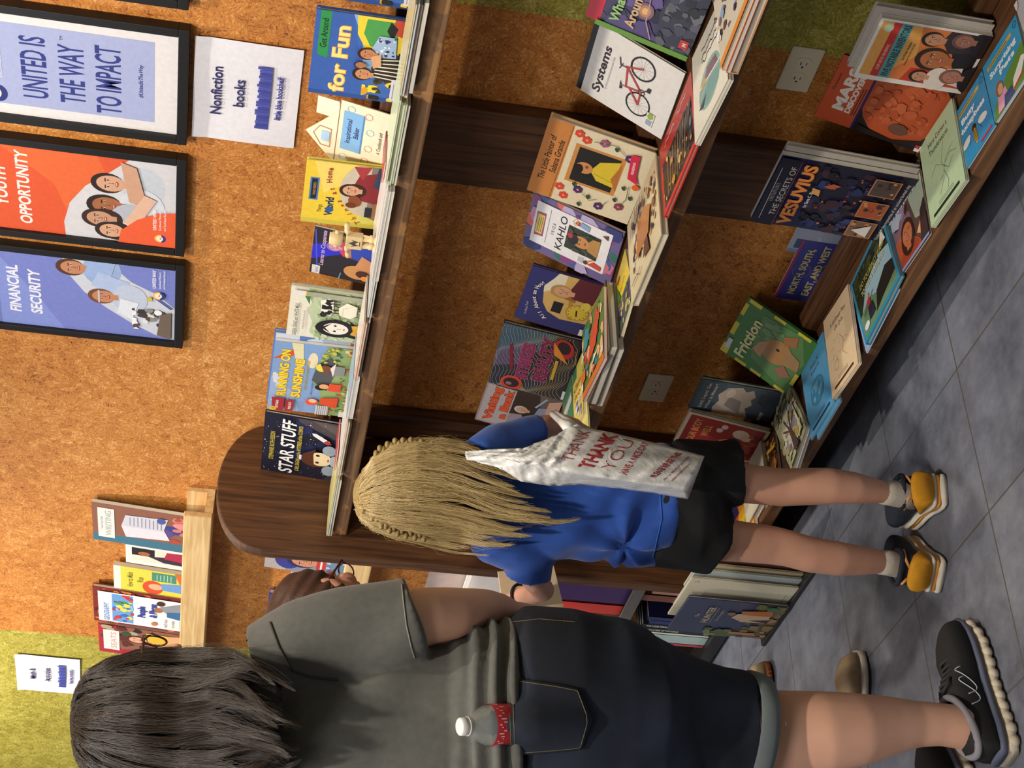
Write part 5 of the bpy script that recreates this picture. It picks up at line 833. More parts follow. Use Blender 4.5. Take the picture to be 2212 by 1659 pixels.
# big picture books standing in a tray in front of the end panel
tray = root('book_tray', 'flat black tray on the floor holding the large picture books', 'tray', (-3.60, 1.93, 0))
m = MB(); m.box((-3.60, 1.925, .001), (-3.15, 1.995, .012)); bevel(part(m, 'tray_floor', RACKM, tray), .002)
m = MB(); m.box((-3.60, 1.991, .012), (-3.15, 1.995, .03)); part(m, 'tray_lip', RACKM, tray)
def art_hunter(A):
    A.R(0, 0, 1, 1, '#2c3658'); A.P([(0, 0), (0, .34), (.12, .5), (.2, .3), (.4, .16), (1, .22), (1, 0)], '#5a5a3a'); A.blobs(0, 0, 1, .3, 40, ['#6a6a3c', '#8a6a44', '#4a5a34', '#a87a54', '#3a3a2a'], .03, .07, 4); A.blobs(0, .3, .22, .66, 14, ['#5a6a34', '#4a5a2c', '#6f7a48'], .04, .07, 5); A.P([(.1, .12), (.1, .4), (.16, .4), (.18, .14)], '#a8704a')
    A.T(.55, .80, .05, 'The', '#c8b88a', sh=.2); A.F(.36, .82, .68, .1, 'HUNTER', '#c8b88a', bold=.01); A.L([(.36, .655), (.82, .655)], .004, '#a89a7a'); A.T(.6, .59, .045, 'Paul Geraghty', '#a89a7a', sh=.2)
    A.P([(.5, .1), (.48, .36), (.58, .48), (.7, .44), (.78, .12)], '#c8a888'); A.P([(.7, .1), (.68, .4), (.78, .42), (.86, .12)], '#b86a3a'); A.E(.68, .5, .035, .04, '#8a6a3a'); A.P([(.5, .1), (.54, .3), (.6, .1)], '#3a2c34'); A.E(.9, .14, .05, .06, '#3f6a4a')
HY = -0.068
def big(label, dx, dy, w, h, t, c, art, lean=.009): return upright(label, (-3.5748 + dx, 1.9345 + dy, .0125, w, h, lean, HY, 0.0), t, c, art, group='large picture books in the black tray')
big('dark blue picture book reading The Hunter at the front of the tray', -.0, .0, .212, .270, .008, '#2c3658', art_hunter)
big('large cream-backed book directly behind The Hunter', .062, .0125, .23, .285, .006, '#d6cdb2', lambda A: (A.R(.1, .06, .82, .066, '#9a9484'), A.L([(.9, .96), (.94, .93), (.9, .91)], .006, '#8a8474')))
for k, (dx, dy, w, h, c, lab) in enumerate(((.10, .021, .22, .28, '#b9c0bc', 'pale gray book, third in the tray'), (.125, .029, .21, .27, '#c8b890', 'straw-coloured book, fourth in the tray'), (.15, .037, .22, .262, '#5a3028', 'dark red book, fifth in the tray'), (.165, .045, .22, .268, '#cfc8b4', 'pale book at the back of the tray'))): big(lab, dx, dy, w, h, .006, c, None)
# ================================================================ people
NV = unit((RW[2][0], RW[2][1], 0)); UPI = -RW[0]; RTI = -RW[1]         # horizontal view direction; up and right in the upright view
from mathutils.bvhtree import BVHTree
class Fig:
    """a figure measured in an upright plane through its feet, facing the eye point; off = metres behind that plane"""
    def __init__(s, P0): s.P0 = np.array(P0, float)
    def at(s, x, y, off=0.0): return onP(x, y, s.P0 + NV * off, NV)
    def rad(s, c, rpx): return rpx * (RW[2] @ (c - EYE)) / FPX
    def limb(s, mb, pts, n=20, pw=2.0, cap=True):
        cs = [s.at(p[0], p[1], p[2]) for p in pts]; rings = []
        for i, p in enumerate(pts):
            t = unit(cs[min(i + 1, len(cs) - 1)] - cs[max(i - 1, 0)]); a = unit(np.cross(t, NV)); b = np.cross(a, t); r = s.rad(cs[i], p[3]); q = p[4] if len(p) > 4 else 1.0
            ring = []
            for k in range(n):
                w = 2 * math.pi * k / n; cw, sw = math.cos(w), math.sin(w)
                ring.append(cs[i] + a * r * math.copysign(abs(cw) ** (2 / pw), cw) + b * r * q * math.copysign(abs(sw) ** (2 / pw), sw))
            rings.append(ring)
        # rounded ends
        for e, (c, nx) in ((0, (cs[0], cs[1])), (-1, (cs[-1], cs[-2]))):
            if not cap: break
            d = unit(c - nx); R0 = [np.asarray(p_) for p_ in rings[e]]; rr = np.mean([np.linalg.norm(p_ - c) for p_ in R0])
            ext = [[c + (p_ - c) * .8 + d * rr * .3 for p_ in R0], [c + (p_ - c) * .4 + d * rr * .45 for p_ in R0]]
            rings = (ext[::-1] + rings) if e == 0 else (rings + ext)
        mb.loft(rings)
def bake(mb, name, voxel, mats, parent, smooth=6, fn=None):
    """fuse overlapping closed forms into one continuous surface"""
    o = mb.build('tmp'); r = o.modifiers.new('r', 'REMESH'); r.mode = 'VOXEL'; r.voxel_size = voxel; r.use_smooth_shade = True
    if smooth: sm = o.modifiers.new('s', 'SMOOTH'); sm.iterations = smooth; sm.factor = 0.5
    bpy.context.view_layer.update(); dg = bpy.context.evaluated_depsgraph_get(); me = bpy.data.meshes.new_from_object(o.evaluated_get(dg)); bpy.data.objects.remove(o)
    me.name = name; me.materials.clear()
    for m_ in (mats if isinstance(mats, (list, tuple)) else [mats]): me.materials.append(m_)
    n = len(me.vertices); co = np.zeros(n * 3); me.vertices.foreach_get('co', co); co = co.reshape(-1, 3)
    if fn is not None:
        no = np.zeros(n * 3); me.vertices.foreach_get('normal', no); no = no.reshape(-1, 3); co = co + no * fn(co)[:, None]
    if parent is not None: co = co - np.array(parent.location)
    me.vertices.foreach_set('co', co.ravel()); me.polygons.foreach_set('use_smooth', [True] * len(me.polygons)); me.update()
    o = bpy.data.objects.new(name, me); C.objects.link(o); o.parent = parent; return o
def bvh_of(o):
    loc = np.array(o.parent.location) if o.parent else np.zeros(3)
    return BVHTree.FromPolygons([tuple(np.array(v.co) + loc) for v in o.data.vertices], [tuple(p.vertices) for p in o.data.polygons])
def cast(bv, x, y, lift):
    h = bv.ray_cast(Vector(EYE), Vector(unit(ray(x, y))))
    if h[0] is None: return None
    n = np.array(h[1]); n = -n if n @ ray(x, y) > 0 else n
    return np.array(h[0]) + n * lift
def patch(bv, f, nu, nv, lift, name, mat, parent, thick=0.0015, bulge=None):
    """cloth patch laid on a surface: f(u, v) -> pixel"""
    G = [[cast(bv, *f(i / nu, j / nv), lift + (bulge(i / nu, j / nv) if bulge else 0)) for i in range(nu + 1)] for j in range(nv + 1)]
    if any(p is None for r_ in G for p in r_): return None
    loc = np.array(parent.location); m = MB(); V = [p - loc for r_ in G for p in r_]; F = []
    for j in range(nv):
        for i in range(nu): q = j * (nu + 1) + i; F.append((q, q + 1, q + nu + 2, q + nu + 1))
    m.add(V, F, smooth=True); o = m.build(name, mat, parent); so = o.modifiers.new('solid', 'SOLIDIFY'); so.thickness = thick; so.offset = 0; return o
def stitch(bv, pts, lift, r, name, mat, parent, n=14):
    P = []
    for (x0, y0), (x1, y1) in zip(pts[:-1], pts[1:]):
        for i in range(n): p = cast(bv, x0 + (x1 - x0) * i / n, y0 + (y1 - y0) * i / n, lift); P += [p] if p is not None else []
    loc = np.array(parent.location); m = MB(); m.tube([p - loc for p in P], r, 5); return m.build(name, mat, parent)
def head(mb, c, fwd, up, s=1.0):
    """skull, jaw, nose, brow, lips and ears; returns a frame for eyes and glasses"""
    fwd = unit(fwd); up = unit(np.asarray(up) - fwd * (np.asarray(up) @ fwd)); sd = np.cross(fwd, up); M = np.stack([sd, fwd, up], 1); c = np.asarray(c, float)
    L_ = lambda x, y, z: c + M @ (np.array([x, y, z]) * s)
    mb.ball(L_(0, -.012, .03), np.array([.076, .094, .088]) * s, 20, 14, M=M); mb.ball(L_(0, .018, -.035), np.array([.060, .066, .078]) * s, 18, 12, M=M); mb.ball(L_(0, .055, -.085), np.array([.030, .026, .024]) * s, 12, 8, M=M)
    mb.ball(L_(0, .094, -.018), np.array([.012, .017, .024]) * s, 10, 8, M=M); mb.ball(L_(0, .103, -.03), np.array([.014, .012, .010]) * s, 10, 8, M=M); mb.ball(L_(0, .076, -.058), np.array([.024, .013, .011]) * s, 12, 8, M=M)
    for k in (-1, 1):
        mb.ball(L_(k * .078, -.008, -.005), np.array([.010, .020, .033]) * s, 10, 8, M=M); mb.ball(L_(k * .033, .072, .024), np.array([.026, .014, .009]) * s, 10, 8, M=M); mb.ball(L_(k * .045, .055, -.02), np.array([.024, .026, .024]) * s, 10, 8, M=M)
    return L_, M
def eyes(L_, M, s, parent, loc):
    W_ = plain('eye_white', '#e8e2dc', .25, .02); I_ = plain('brown_iris', '#3a2418', .2, .05)
    for k in (-1, 1):
        m = MB(); m.ball(L_(k * .032, .079, .004) - loc, .0115 * s, 12, 8); e = m.build('eye', W_, parent); m = MB(); m.ball(L_(k * .032, .0865, .004) - loc, .0055 * s, 10, 7); m.build('iris', I_, e)
def hand(mb, w, d, pn, s=1.0, curl=.5, thumb=1):
    """palm with four bent fingers and a thumb from its side; w wrist, d towards the fingers, pn palm normal"""
    d = unit(d); pn = unit(np.asarray(pn) - d * (np.asarray(pn) @ d)); sd = np.cross(d, pn); w = np.asarray(w, float)
    P = lambda a, b, c_: w + (d * a + sd * b + pn * c_) * s
    rings = []
    for a, hw, ht in ((-.01, .024, .017), (.015, .030, .016), (.05, .038, .014), (.082, .038, .012)):
        rings.append([P(a, hw * math.cos(t), ht * math.sin(t)) for t in np.arange(16) * math.pi / 8])
    mb.loft(rings)
    for b, ln in ((-.029, .066), (-.010, .078), (.010, .073), (.028, .058)):
        p = P(.074, b, 0); ang = curl * .5; pts = [P(.06, b * .95, 0), p]; dirv = d
        for k, f in enumerate((.45, .32, .23)):
            dirv = d * math.cos(ang) + pn * math.sin(ang); pts.append(pts[-1] + dirv * ln * f * s); ang += curl
        mb.tube(pts, [.0095 * s, .0092 * s, .0085 * s, .0078 * s, .006 * s], 8)
    pts = [P(.02, thumb * .022, .006), P(.036, thumb * .042, .012), P(.058, thumb * .054, .024), P(.078, thumb * .056, .038)]
    mb.tube(pts, [.012 * s, .0105 * s, .0095 * s, .007 * s], 8)
def skin(name, c): return plain(name, c, .5, .07, scale=14, sss=.12)

def shoe_rings(H, d, L_, prof, n=22):
    """prof: (t along the length, half width, z low, z high, side shift)"""
    d = unit(d); sd = np.array([d[1], -d[0], 0]); R_ = []
    for t, hw, z0, z1, sh in prof:
        c = H + d * L_ * t + sd * sh; ring = []
        for k in range(n):
            w = 2 * math.pi * k / n; cw, sw = math.cos(w), math.sin(w)
            ring.append(c + sd * hw * math.copysign(abs(cw) ** .7, cw) + np.array([0, 0, (z0 + z1) / 2 + (z1 - z0) / 2 * math.copysign(abs(sw) ** .75, sw)]))
        R_.append(ring)
    return R_
OUT = ((0, .55), (.04, .74), (.14, .86), (.3, .84), (.45, .85), (.6, .96), (.74, 1.0), (.86, .9), (.95, .66), (1.0, .35))
def sole_prof(hw, z0, z1, grow=1.0): return [(t if 0 < t < 1 else (t - .5) * grow + .5, hw * f * grow, z0, z1, 0) for t, f in OUT]
def upper_prof(hw, zb, hc, hi, ht):
    hs = {0: hc * .55, .04: hc * .92, .14: hc, .3: hc * .98, .45: hi, .6: hi * .72, .74: ht * 1.15, .86: ht, .95: ht * .8, 1.0: ht * .35}
    return [(t * .985 + .008, hw * f * .96, zb, zb + hs[t], 0) for t, f in OUT]
# ---------------------------------------------------------------- hair
def hair_mat(name, dark, light):
    m, nt, b, N, L = newmat(name); hi = N.new('ShaderNodeHairInfo'); rp = N.new('ShaderNodeValToRGB'); L.new(hi.outputs['Random'], rp.inputs[0])
    e = rp.color_ramp.elements; e[0].color = lin(dark) + (1,); e[1].color = lin(light) + (1,); L.new(rp.outputs[0], b.inputs['Base Color']); b.inputs['Roughness'].default_value = .38; b.inputs['Specular IOR Level'].default_value = .6
    MATS[name] = m; return m
def hair_sheet(fig, rows, parent, mat, shellmat, n, rpx, wave, lock_n, seed, tip=(.72, 1.0), loose=0.006, stray=.05, shell_in=.012, shell_t=.66, extra=None):
    rd = np.random.default_rng(seed); rows = np.array(rows, float); T = np.linspace(0, 1, len(rows)); loc = np.array(parent.location)
    def pos(s, t, jit=0.0):
        x, y0, y1, oe, om = (np.interp(t, T, rows[:, k]) for k in range(5)); u = s
        return x, y0 + (y1 - y0) * u, oe + (om - oe) * math.sin(math.pi * min(max(u, 0), 1)) ** .6 + jit
    m = MB(); NS, NT = 26, 26; V = []; F = []                        # the body of the hair: a closed shell just under the strands
    for j in range(NT + 1):
        t = j / NT * shell_t
        for i in range(NS + 1):
            s = .03 + .94 * i / NS; x, y, o = pos(s, t, shell_in + .004 * math.sin(s * lock_n * 3.1 + t * 5)); V.append(fig.at(x, y, o) - loc)
        for i in range(NS, -1, -1):
            s = .03 + .94 * i / NS; x, y, o = pos(s, t); oe = np.interp(t, T, rows[:, 3]); back = max(o + .05, oe + .03); V.append(fig.at(x, y, o + shell_in + .02 + .02 * math.sin(math.pi * i / NS)) - loc)
    W_ = 2 * (NS + 1)
    for j in range(NT):
        for i in range(W_): F.append((j * W_ + i, j * W_ + (i + 1) % W_, (j + 1) * W_ + (i + 1) % W_, (j + 1) * W_ + i))
    F.append(tuple(range(W_))[::-1]); F.append(tuple(NT * W_ + i for i in range(W_))); m.add(V, F, smooth=True)
    if extra: extra(m, loc)
    sh = m.build('hair', shellmat, parent)
    K = 22; P = np.zeros((n, K, 3)); ph = rd.random(lock_n + 2) * 6.28; amp = .5 + rd.random(lock_n + 2)
    for i in range(n):
        s0 = rd.random(); s0 = .5 + (s0 - .5) * 1.02; lk = int(s0 * lock_n); ctr = (lk + .5) / lock_n; te = tip[1] - (tip[1] - tip[0]) * abs(2 * s0 - 1) ** 1.4 - .26 * rd.random() ** 1.6 - .17 * math.sin(ph[lk] * 3) ** 2
        st = rd.random() < stray; jz = rd.normal() * loose * (3 if st else 1); jy = rd.normal() * (.035 if st else .006); ts0 = .0 + .03 * rd.random() if rd.random() < .8 else .3 * rd.random()
        for k in range(K):
            f = k / (K - 1); t = ts0 + (te - ts0) * f; g = min(1, max(0, (t - .3) / .7)) ** 1.3
            s = s0 + (ctr + .35 * math.sin(ph[lk] * 5) / lock_n * f - s0) * (.5 + .35 * abs(math.sin(ph[lk] * 2))) * g * min(1, .3 + f) + jy * f; x, y, o = pos(s, t, jz * (.3 + f) - .002)
            a = wave * (.35 + g) * amp[lk]; y += a * math.sin(t * 9 + ph[lk]) + .35 * a * math.sin(t * 23 + ph[lk] * 2 + s0 * 9); o += .0008 * a * math.cos(t * 11 + ph[lk]) * 1.2 + .004 * math.sin((s * lock_n) * 6.28) * g
            if st: x += rd.normal() * 2; y += rd.normal() * 2.5
            P[i, k] = fig.at(x, y, o) - loc
    hc = bpy.data.hair_curves.new('hair_strands'); hc.add_curves([K] * n); hc.points.foreach_set('position', P.reshape(-1).astype(np.float32))
    rad = np.tile(np.linspace(1, .35, K), n) * rpx; hc.points.foreach_set('radius', rad.astype(np.float32)); hc.materials.append(mat)
    o = bpy.data.objects.new('hair_strands', hc); C.objects.link(o); o.parent = sh; return sh

# ---------------------------------------------------------------- the girl in the blue shirt
G = Fig((-2.51, 1.63, 0)); GL = np.array([-2.51, 1.63, 0.0])
girl = root('person', 'girl with long blond hair, blue shirt and black shorts facing the shelves', 'person', tuple(GL))
SK1 = skin('child_skin', '#d6a085')
b = MB()
G.limb(b, [(985, 1068, 0, 27), (1010, 1070, 0, 40, .8), (1040, 1074, 0, 84, .55), (1100, 1078, 0, 92, .6), (1200, 1082, 0, 96, .65), (1330, 1086, 0, 96, .7), (1430, 1090, 0, 108, .75), (1500, 1094, 0, 106, .8)])
G.limb(b, [(1470, 1048, 0, 56), (1540, 1044, 0, 50), (1605, 1044, 0, 43), (1690, 1053, .005, 41.5), (1740, 1051, .0, 41), (1790, 1050, -.002, 40), (1843, 1054, .008, 35), (1885, 1060, .024, 28), (1915, 1064, .036, 23.5), (1950, 1068, .045, 24), (1982, 1074, .055, 24)])
G.limb(b, [(1470, 1146, 0, 58), (1530, 1158, 0, 52), (1590, 1169, 0, 45), (1670, 1178, .005, 42), (1704, 1185, .0, 40), (1748, 1198, -.004, 39), (1811, 1207, .002, 37.5), (1860, 1211, .018, 32), (1906, 1214, .034, 25), (1945, 1220, .045, 24), (1980, 1226, .055, 24)])
G.limb(b, [(1040, 985, 0, 34), (1100, 945, .04, 30), (1165, 924, .08, 27), (1215, 916, .12, 23), (1245, 922, .16, 18)])
G.limb(b, [(1075, 1150, 0, 30), (1115, 1205, .0, 29), (1160, 1258, .01, 28), (1172, 1275, .04, 27), (1150, 1284, .09, 25), (1122, 1290, .13, 22), (1100, 1300, .16, 18)])
hand(b, G.at(1246, 922, .165), NV * .6 - UPI * .6 + RTI * -.3, -RTI, .72, .7, 1); hand(b, G.at(1098, 1302, .165), NV * .7 + UPI * .3 - RTI * .6, RTI, .72, .4, -1)
Lg, Mg = head(b, G.at(893, 1066, .005), NV * .95 - UPI * .3 + RTI * .1, UPI, .9)
bake(b, 'body', .0055, SK1, girl, 5); eyes(Lg, Mg, .9, girl, GL)
# shirt
BLUE = plain('royal_blue_cotton', '#1d4a9e', .85, .09, scale=60, sheen=.2)
cin = G.at(1352, 1190, -.09)
def gfold(co):
    d = co - cin; r = np.linalg.norm(d, axis=1); th = np.arctan2(d @ UPI, d @ RTI); f = .0068 * (np.sin(th * 5 + 1.0) + .55 * np.sin(th * 9 + 2.2)) * np.exp(-((r - .05) / .075) ** 2) - .016 * np.exp(-(r / .018) ** 2)
    z = co[:, 2]; s = co @ RTI; return f + .0035 * np.sin(s * 42 + 9 * np.sin(z * 9)) * np.clip((1.05 - z) / .25, 0, 1) + .0025 * np.sin(z * 38 + s * 25)
b = MB()
G.limb(b, [(1000, 1072, 0, 52, .8), (1016, 1073, 0, 92, .6), (1050, 1076, 0, 112, .60), (1120, 1082, 0, 114, .64), (1200, 1085, 0, 128, .66), (1310, 1085, 0, 131, .7), (1400, 1090, 0, 133, .72), (1440, 1092, 0, 134, .73)], n=32, pw=2.3, cap=False)
G.limb(b, [(1035, 990, .0, 46), (1080, 958, .03, 44), (1130, 936, .06, 40), (1166, 927, .08, 35)], cap=False)
G.limb(b, [(1048, 1140, 0, 56), (1075, 1158, 0, 66), (1110, 1178, 0, 64), (1145, 1205, .01, 60), (1139, 1246, .02, 56)], cap=False)
b_sh = bake(b, 'shirt', .0055, BLUE, girl, 4, gfold)
bvs = bvh_of(b_sh); stitch(bvs, [(1424, 1040), (1430, 1120), (1408, 1212)], .001, .0012, 'hem_seam', plain('blue_thread', '#2c5cb4', .8), girl)
# shorts
BLK = plain('black_knit', '#0d0e10', .9, .2, scale=80)
b = MB()
G.limb(b, [(1415, 1092, 0, 129, .74), (1460, 1094, 0, 133, .76), (1505, 1094, -.005, 132, .78)], n=30, pw=2.2)
G.limb(b, [(1470, 1032, 0, 84, 1.05), (1530, 1024, 0, 76, 1.05), (1594, 1020, 0, 71, 1.0)], cap=False)
G.limb(b, [(1470, 1142, 0, 86, 1.05), (1515, 1156, 0, 80, 1.05), (1556, 1173, 0, 74, 1.0)], cap=False)
bake(b, 'shorts', .0055, BLK, girl, 4, lambda co: .003 * np.sin((co @ RTI) * 55 + 12 * np.sin(co[:, 2] * 8)))
# socks and sneakers
SOCK = plain('oatmeal_sock', '#b9b0a2', .95, .12, scale=200); NAVY = plain('navy_mesh', '#1d2230', .8, .2, scale=180); GOLD = plain('mustard_suede', '#d09018', .85, .1, scale=60); MIDW = plain('worn_white_sole', '#cfc6b6', .7, .12, scale=40); ORNG = plain('orange_foam', '#e09a3c', .6, .06); PEACH = plain('peach_trim', '#d99a5a', .6, .05)
OUTC = {0: .80, .04: .90, .14: .92}
def widen(pr): return [(t, hw * (OUTC[round(max(t, 0), 2)] / dict(OUT)[round(max(t, 0), 2)] if round(max(t, 0), 2) in OUTC else 1), a, b_, c) for t, hw, a, b_, c in pr]
def sneaker(parent, PL, H, Tp, W_, sock_px, fig, ankle):
    d = Tp - H; L_ = np.linalg.norm(d) ; d = unit(d); H = H.copy(); H[2] = 0; loc = PL
    def bl(rings, name, mt, par): m = MB(); m.loft([[p - loc for p in r] for r in rings]); return m.build(name, mt, par)
    up = bl(shoe_rings(H, d, L_, widen(upper_prof(W_, .030, .060, .062, .040))), 'shoe', NAVY, parent)
    bl(shoe_rings(H, d, L_, widen(sole_prof(W_, .001, .016, 1.03))), 'outsole', MIDW, up); bl(shoe_rings(H, d, L_, [(t, hw * .97, z0, z1, 0) for t, hw, z0, z1, _ in widen(sole_prof(W_, .014, .026))]), 'foam_band', ORNG, up); bl(shoe_rings(H, d, L_, widen(sole_prof(W_, .024, .034, 1.02))), 'midsole', MIDW, up)
    bl(shoe_rings(H, d, L_, [(-.032, W_ * .74, .031, .074, 0), (.005, W_ * .90, .031, .080, 0), (.1, W_ * .93, .031, .074, 0), (.2, W_ * .92, .031, .058, 0), (.32, W_ * .88, .031, .042, 0)]), 'heel_counter', GOLD, up)
    sd = np.array([d[1], -d[0], 0]); m = MB()
    for k in (-1, 1): m.tube([H + d * L_ * .02 + sd * k * .012 + np.array([0, 0, .078]) - loc, H + d * L_ * .03 + sd * k * .024 + np.array([0, 0, .086]) - loc, H + d * L_ * .2 + sd * k * W_ * .9 + np.array([0, 0, .082]) - loc], .003, 6)
    m.build('heel_trim', PEACH, up)
    m = MB()
    for t in (.48, .56, .64): z = .022 + np.interp(t, (.45, .6, .74), (.058, .043, .042)); m.tube([H + d * L_ * t - sd * W_ * .5 + np.array([0, 0, z - .006]) - loc, H + d * L_ * (t + .02) + np.array([0, 0, z + .003]) - loc, H + d * L_ * t + sd * W_ * .5 + np.array([0, 0, z - .006]) - loc], .0028, 6)
    m.build('laces', plain('black_lace', '#141318', .8), up)
    m = MB(); fig.limb(m, sock_px, cap=False); m.v = [tuple(np.array(p) - loc) for p in m.v]; m.build('sock', SOCK, parent)
    m = MB(); c = H + d * L_ * .20 + np.array([0, 0, .088]); rg = [c + d * L_ * .19 * math.cos(t) + sd * W_ * .84 * math.sin(t) + np.array([0, 0, .008 * math.cos(t) ** 2]) - loc for t in np.linspace(0, 6.283, 25)]; m.tube(rg, .0055, 8); m.build('collar', NAVY, up)
sneaker(girl, GL, onZ(2047, 1060, 0), onZ(1966, 1118, 0), .042, [(1904, 1063, .034, 26), (1922, 1065, .038, 27.5), (1945, 1068, .044, 29), (1972, 1073, .052, 29)], G, None)
sneaker(girl, GL, onZ(2041, 1246, 0), onZ(1964, 1186, 0), .042, [(1899, 1214, .032, 26.5), (1918, 1216, .037, 27.5), (1943, 1220, .044, 29), (1970, 1225, .052, 29)], G, None)
# wristband
m = MB(); c = G.at(1126, 1287, .125); ax = unit(G.at(1100, 1300, .16) - G.at(1150, 1284, .09)); a1 = unit(np.cross(ax, NV)); a2 = np.cross(ax, a1); m.tube([c + (a1 * math.cos(t) + a2 * math.sin(t)) * G.rad(c, 25.5) - GL for t in np.linspace(0, 6.283, 25)], .0035, 8); m.build('hair_tie', plain('black_elastic', '#121012', .8), girl)
# hair
GH = hair_mat('blond_strands', '#9a804e', '#e2ca92'); GHS = plain('blond_hair_mass', '#97804f', .6, .25, scale=30, stretch=(6, 6, .6), bump=.4)
def scalp(Lh, Mh, sc):
    def f(m, loc): m.ball(Lh(0, -.016, .034) - loc, np.array([.083, .100, .094]) * sc, 24, 16, M=Mh)
    return f
hair_sheet(G, [(768, 1060, 1096, .01, -.01), (780, 1024, 1126, .01, -.055), (806, 986, 1146, .01, -.085), (850, 958, 1163, .01, -.10), (900, 948, 1172, .01, -.108), (950, 946, 1180, .01, -.11), (1000, 955, 1188, 0, -.112), (1050, 978, 1196, -.04, -.116), (1100, 1000, 1198, -.07, -.12), (1150, 1018, 1192, -.085, -.125), (1200, 1036, 1180, -.10, -.125), (1262, 1052, 1160, -.11, -.125)], girl, GH, GHS, 7000, .00036, 6.0, 17, 5, (.66, 1.0), .004, .06, shell_t=.52, extra=scalp(Lg, Mg, .9))
for pts in ([(812, 976, .0), (850, 956, -.0), (890, 954, -.01), (945, 966, -.03)], [(784, 1098, -.05), (830, 1138, -.055), (870, 1152, -.05), (915, 1160, -.045)]):
    m = MB(); P = [G.at(*p) for p in pts]
    for i in range(15):
        f = i / 14 * (len(P) - 1); k = min(int(f), len(P) - 2); c = P[k] + (P[k + 1] - P[k]) * (f - k); m.ball(c + RTI * (.003 if i % 2 else -.003) - NV * .004 - GL, (.0075, .0075, .0055), 10, 7)
    m.build('braid', GHS, girl)
# plastic shopping bag hanging from her right arm
PLAS, _nt, _b, _N, _L = newmat('white_plastic_film'); _b.inputs['Base Color'].default_value = lin('#e6e5e0') + (1,); _b.inputs['Roughness'].default_value = .32; _b.inputs['Transmission Weight'].default_value = .12; _b.inputs['Specular IOR Level'].default_value = .6
_nz = _N.new('ShaderNodeTexNoise'); _nz.inputs['Scale'].default_value = 16; _nz.inputs['Detail'].default_value = 4; _nz.inputs['Distortion'].default_value = 1.5; _bp = _N.new('ShaderNodeBump'); _bp.inputs['Strength'].default_value = .6; _bp.inputs['Distance'].default_value = .006
_tc = _N.new('ShaderNodeTexCoord'); _L.new(_tc.outputs['Object'], _nz.inputs['Vector']); _L.new(_nz.outputs[0], _bp.inputs['Height']); _L.new(_bp.outputs[0], _b.inputs['Normal'])
BP = G.at(1320, 990, -.16); bag = root('shopping_bag', 'white plastic carrier bag with red thank-you lettering hanging at the girl\'s side', 'bag', tuple(BP))
ST = [((1005, 975, -0.115), (1005, 984, -0.125), (1008, 993, -0.115)), ((1060, 970, -0.145), (1062, 990, -0.160), (1075, 1010, -0.145)), ((1130, 968, -0.160), (1120, 1000, -0.190), (1125, 1040, -0.155)), ((1185, 946, -0.155), (1175, 1008, -0.205), (1190, 1050, -0.155)),
      ((1238, 919, -0.150), (1230, 1019, -0.215), (1250, 1048, -0.150)), ((1320, 934, -0.150), (1320, 1033, -0.220), (1335, 1055, -0.145)), ((1420, 958, -0.155), (1400, 1044, -0.220), (1420, 1067, -0.145)), ((1522, 985, -0.160), (1480, 1056, -0.210), (1486, 1079, -0.145))]
def st(t):
    k = min(int(t), len(ST) - 2); f = t - k; return [np.array(a) * (1 - f) + np.array(b_) * f for a, b_ in zip(ST[k], ST[k + 1])]
rd = np.random.default_rng(7); phs = rd.random((14, 4)) * 6.28
def crump(u, v): return sum(.0020 * math.sin(u * (1.2 + k * 1.1) + v * (4.5 - 2.3 * k + k * k * .5) + phs[k][0]) / (1 + .22 * k) * math.copysign(1, math.sin(phs[k][1])) for k in range(9))
b = MB(); NT_, rings = 84, []
for i in range(NT_ + 1):
    t = 7 * i / NT_; A_, B0, C0 = st(t); ring = []; amp = 1.9 if t < 3.5 else .8
    for j in range(18): f = j / 18; p = A_ * (1 - f) + B0 * f; ring.append((p[0] + crump(t * 2, f * 3) * (900 if t < 4 else 350) * (0 if i in (0, NT_) else 1), p[1], p[2] - .016 * math.sin(math.pi * f) * min(1, t / 3) + amp * crump(t * 2.2, f * 4) * (1 if 0 < j else .3)))
    for j in range(6): f = j / 6; p = B0 * (1 - f) + C0 * f; ring.append((p[0], p[1], p[2] + amp * crump(t * 2 + 9, f * 2) * .7))
    for j in range(8): f = j / 8; p = C0 * (1 - f) + A_ * f; ring.append((p[0], p[1], p[2] + .012 * math.sin(math.pi * f) + crump(t * 2 + 4, f * 3)))
    rings.append([G.at(*q) - BP for q in ring])
b.loft(rings); bg_o = b.build('bag_film', PLAS, bag); bvb = bvh_of(bg_o); RED = plain('red_bag_print', '#a83436', .5, .15, scale=120)
m = MB()
for sgn in (0, 1): m.tube([G.at(*q) - BP for q in (((1230, 925, -.15), (1214, 912, -.06), (1196, 897, .03), (1192, 893, .08)) if sgn else ((1246, 930, -.15), (1222, 908, -.06), (1204, 895, .03), (1200, 891, .08)))], [.012, .008, .006, .006], 8)
m.build('handle', PLAS, bag)
def bag_text(p0, p1, size, txt, dv=(-.96, -.22), bold=.02, slide=0):
    W0 = sum(glyph(ch, bold)[2] for ch in txt); du = np.array([p1[0] - p0[0], p1[1] - p0[1]], float) / W0; m = MB(); px = 0
    for ch in txt:
        g = glyph(ch, bold); P = []
        for vx, vy, _ in g[0]: P.append(cast(bvb, p0[0] + du[0] * (px + vx) + dv[0] * size * vy, p0[1] + du[1] * (px + vx) + dv[1] * size * vy, .0008))
        if P and all(p is not None for p in P): m.add([p - BP for p in P], g[1])
        px += g[2]
    if m.v: m.build('red_print', RED, bag)
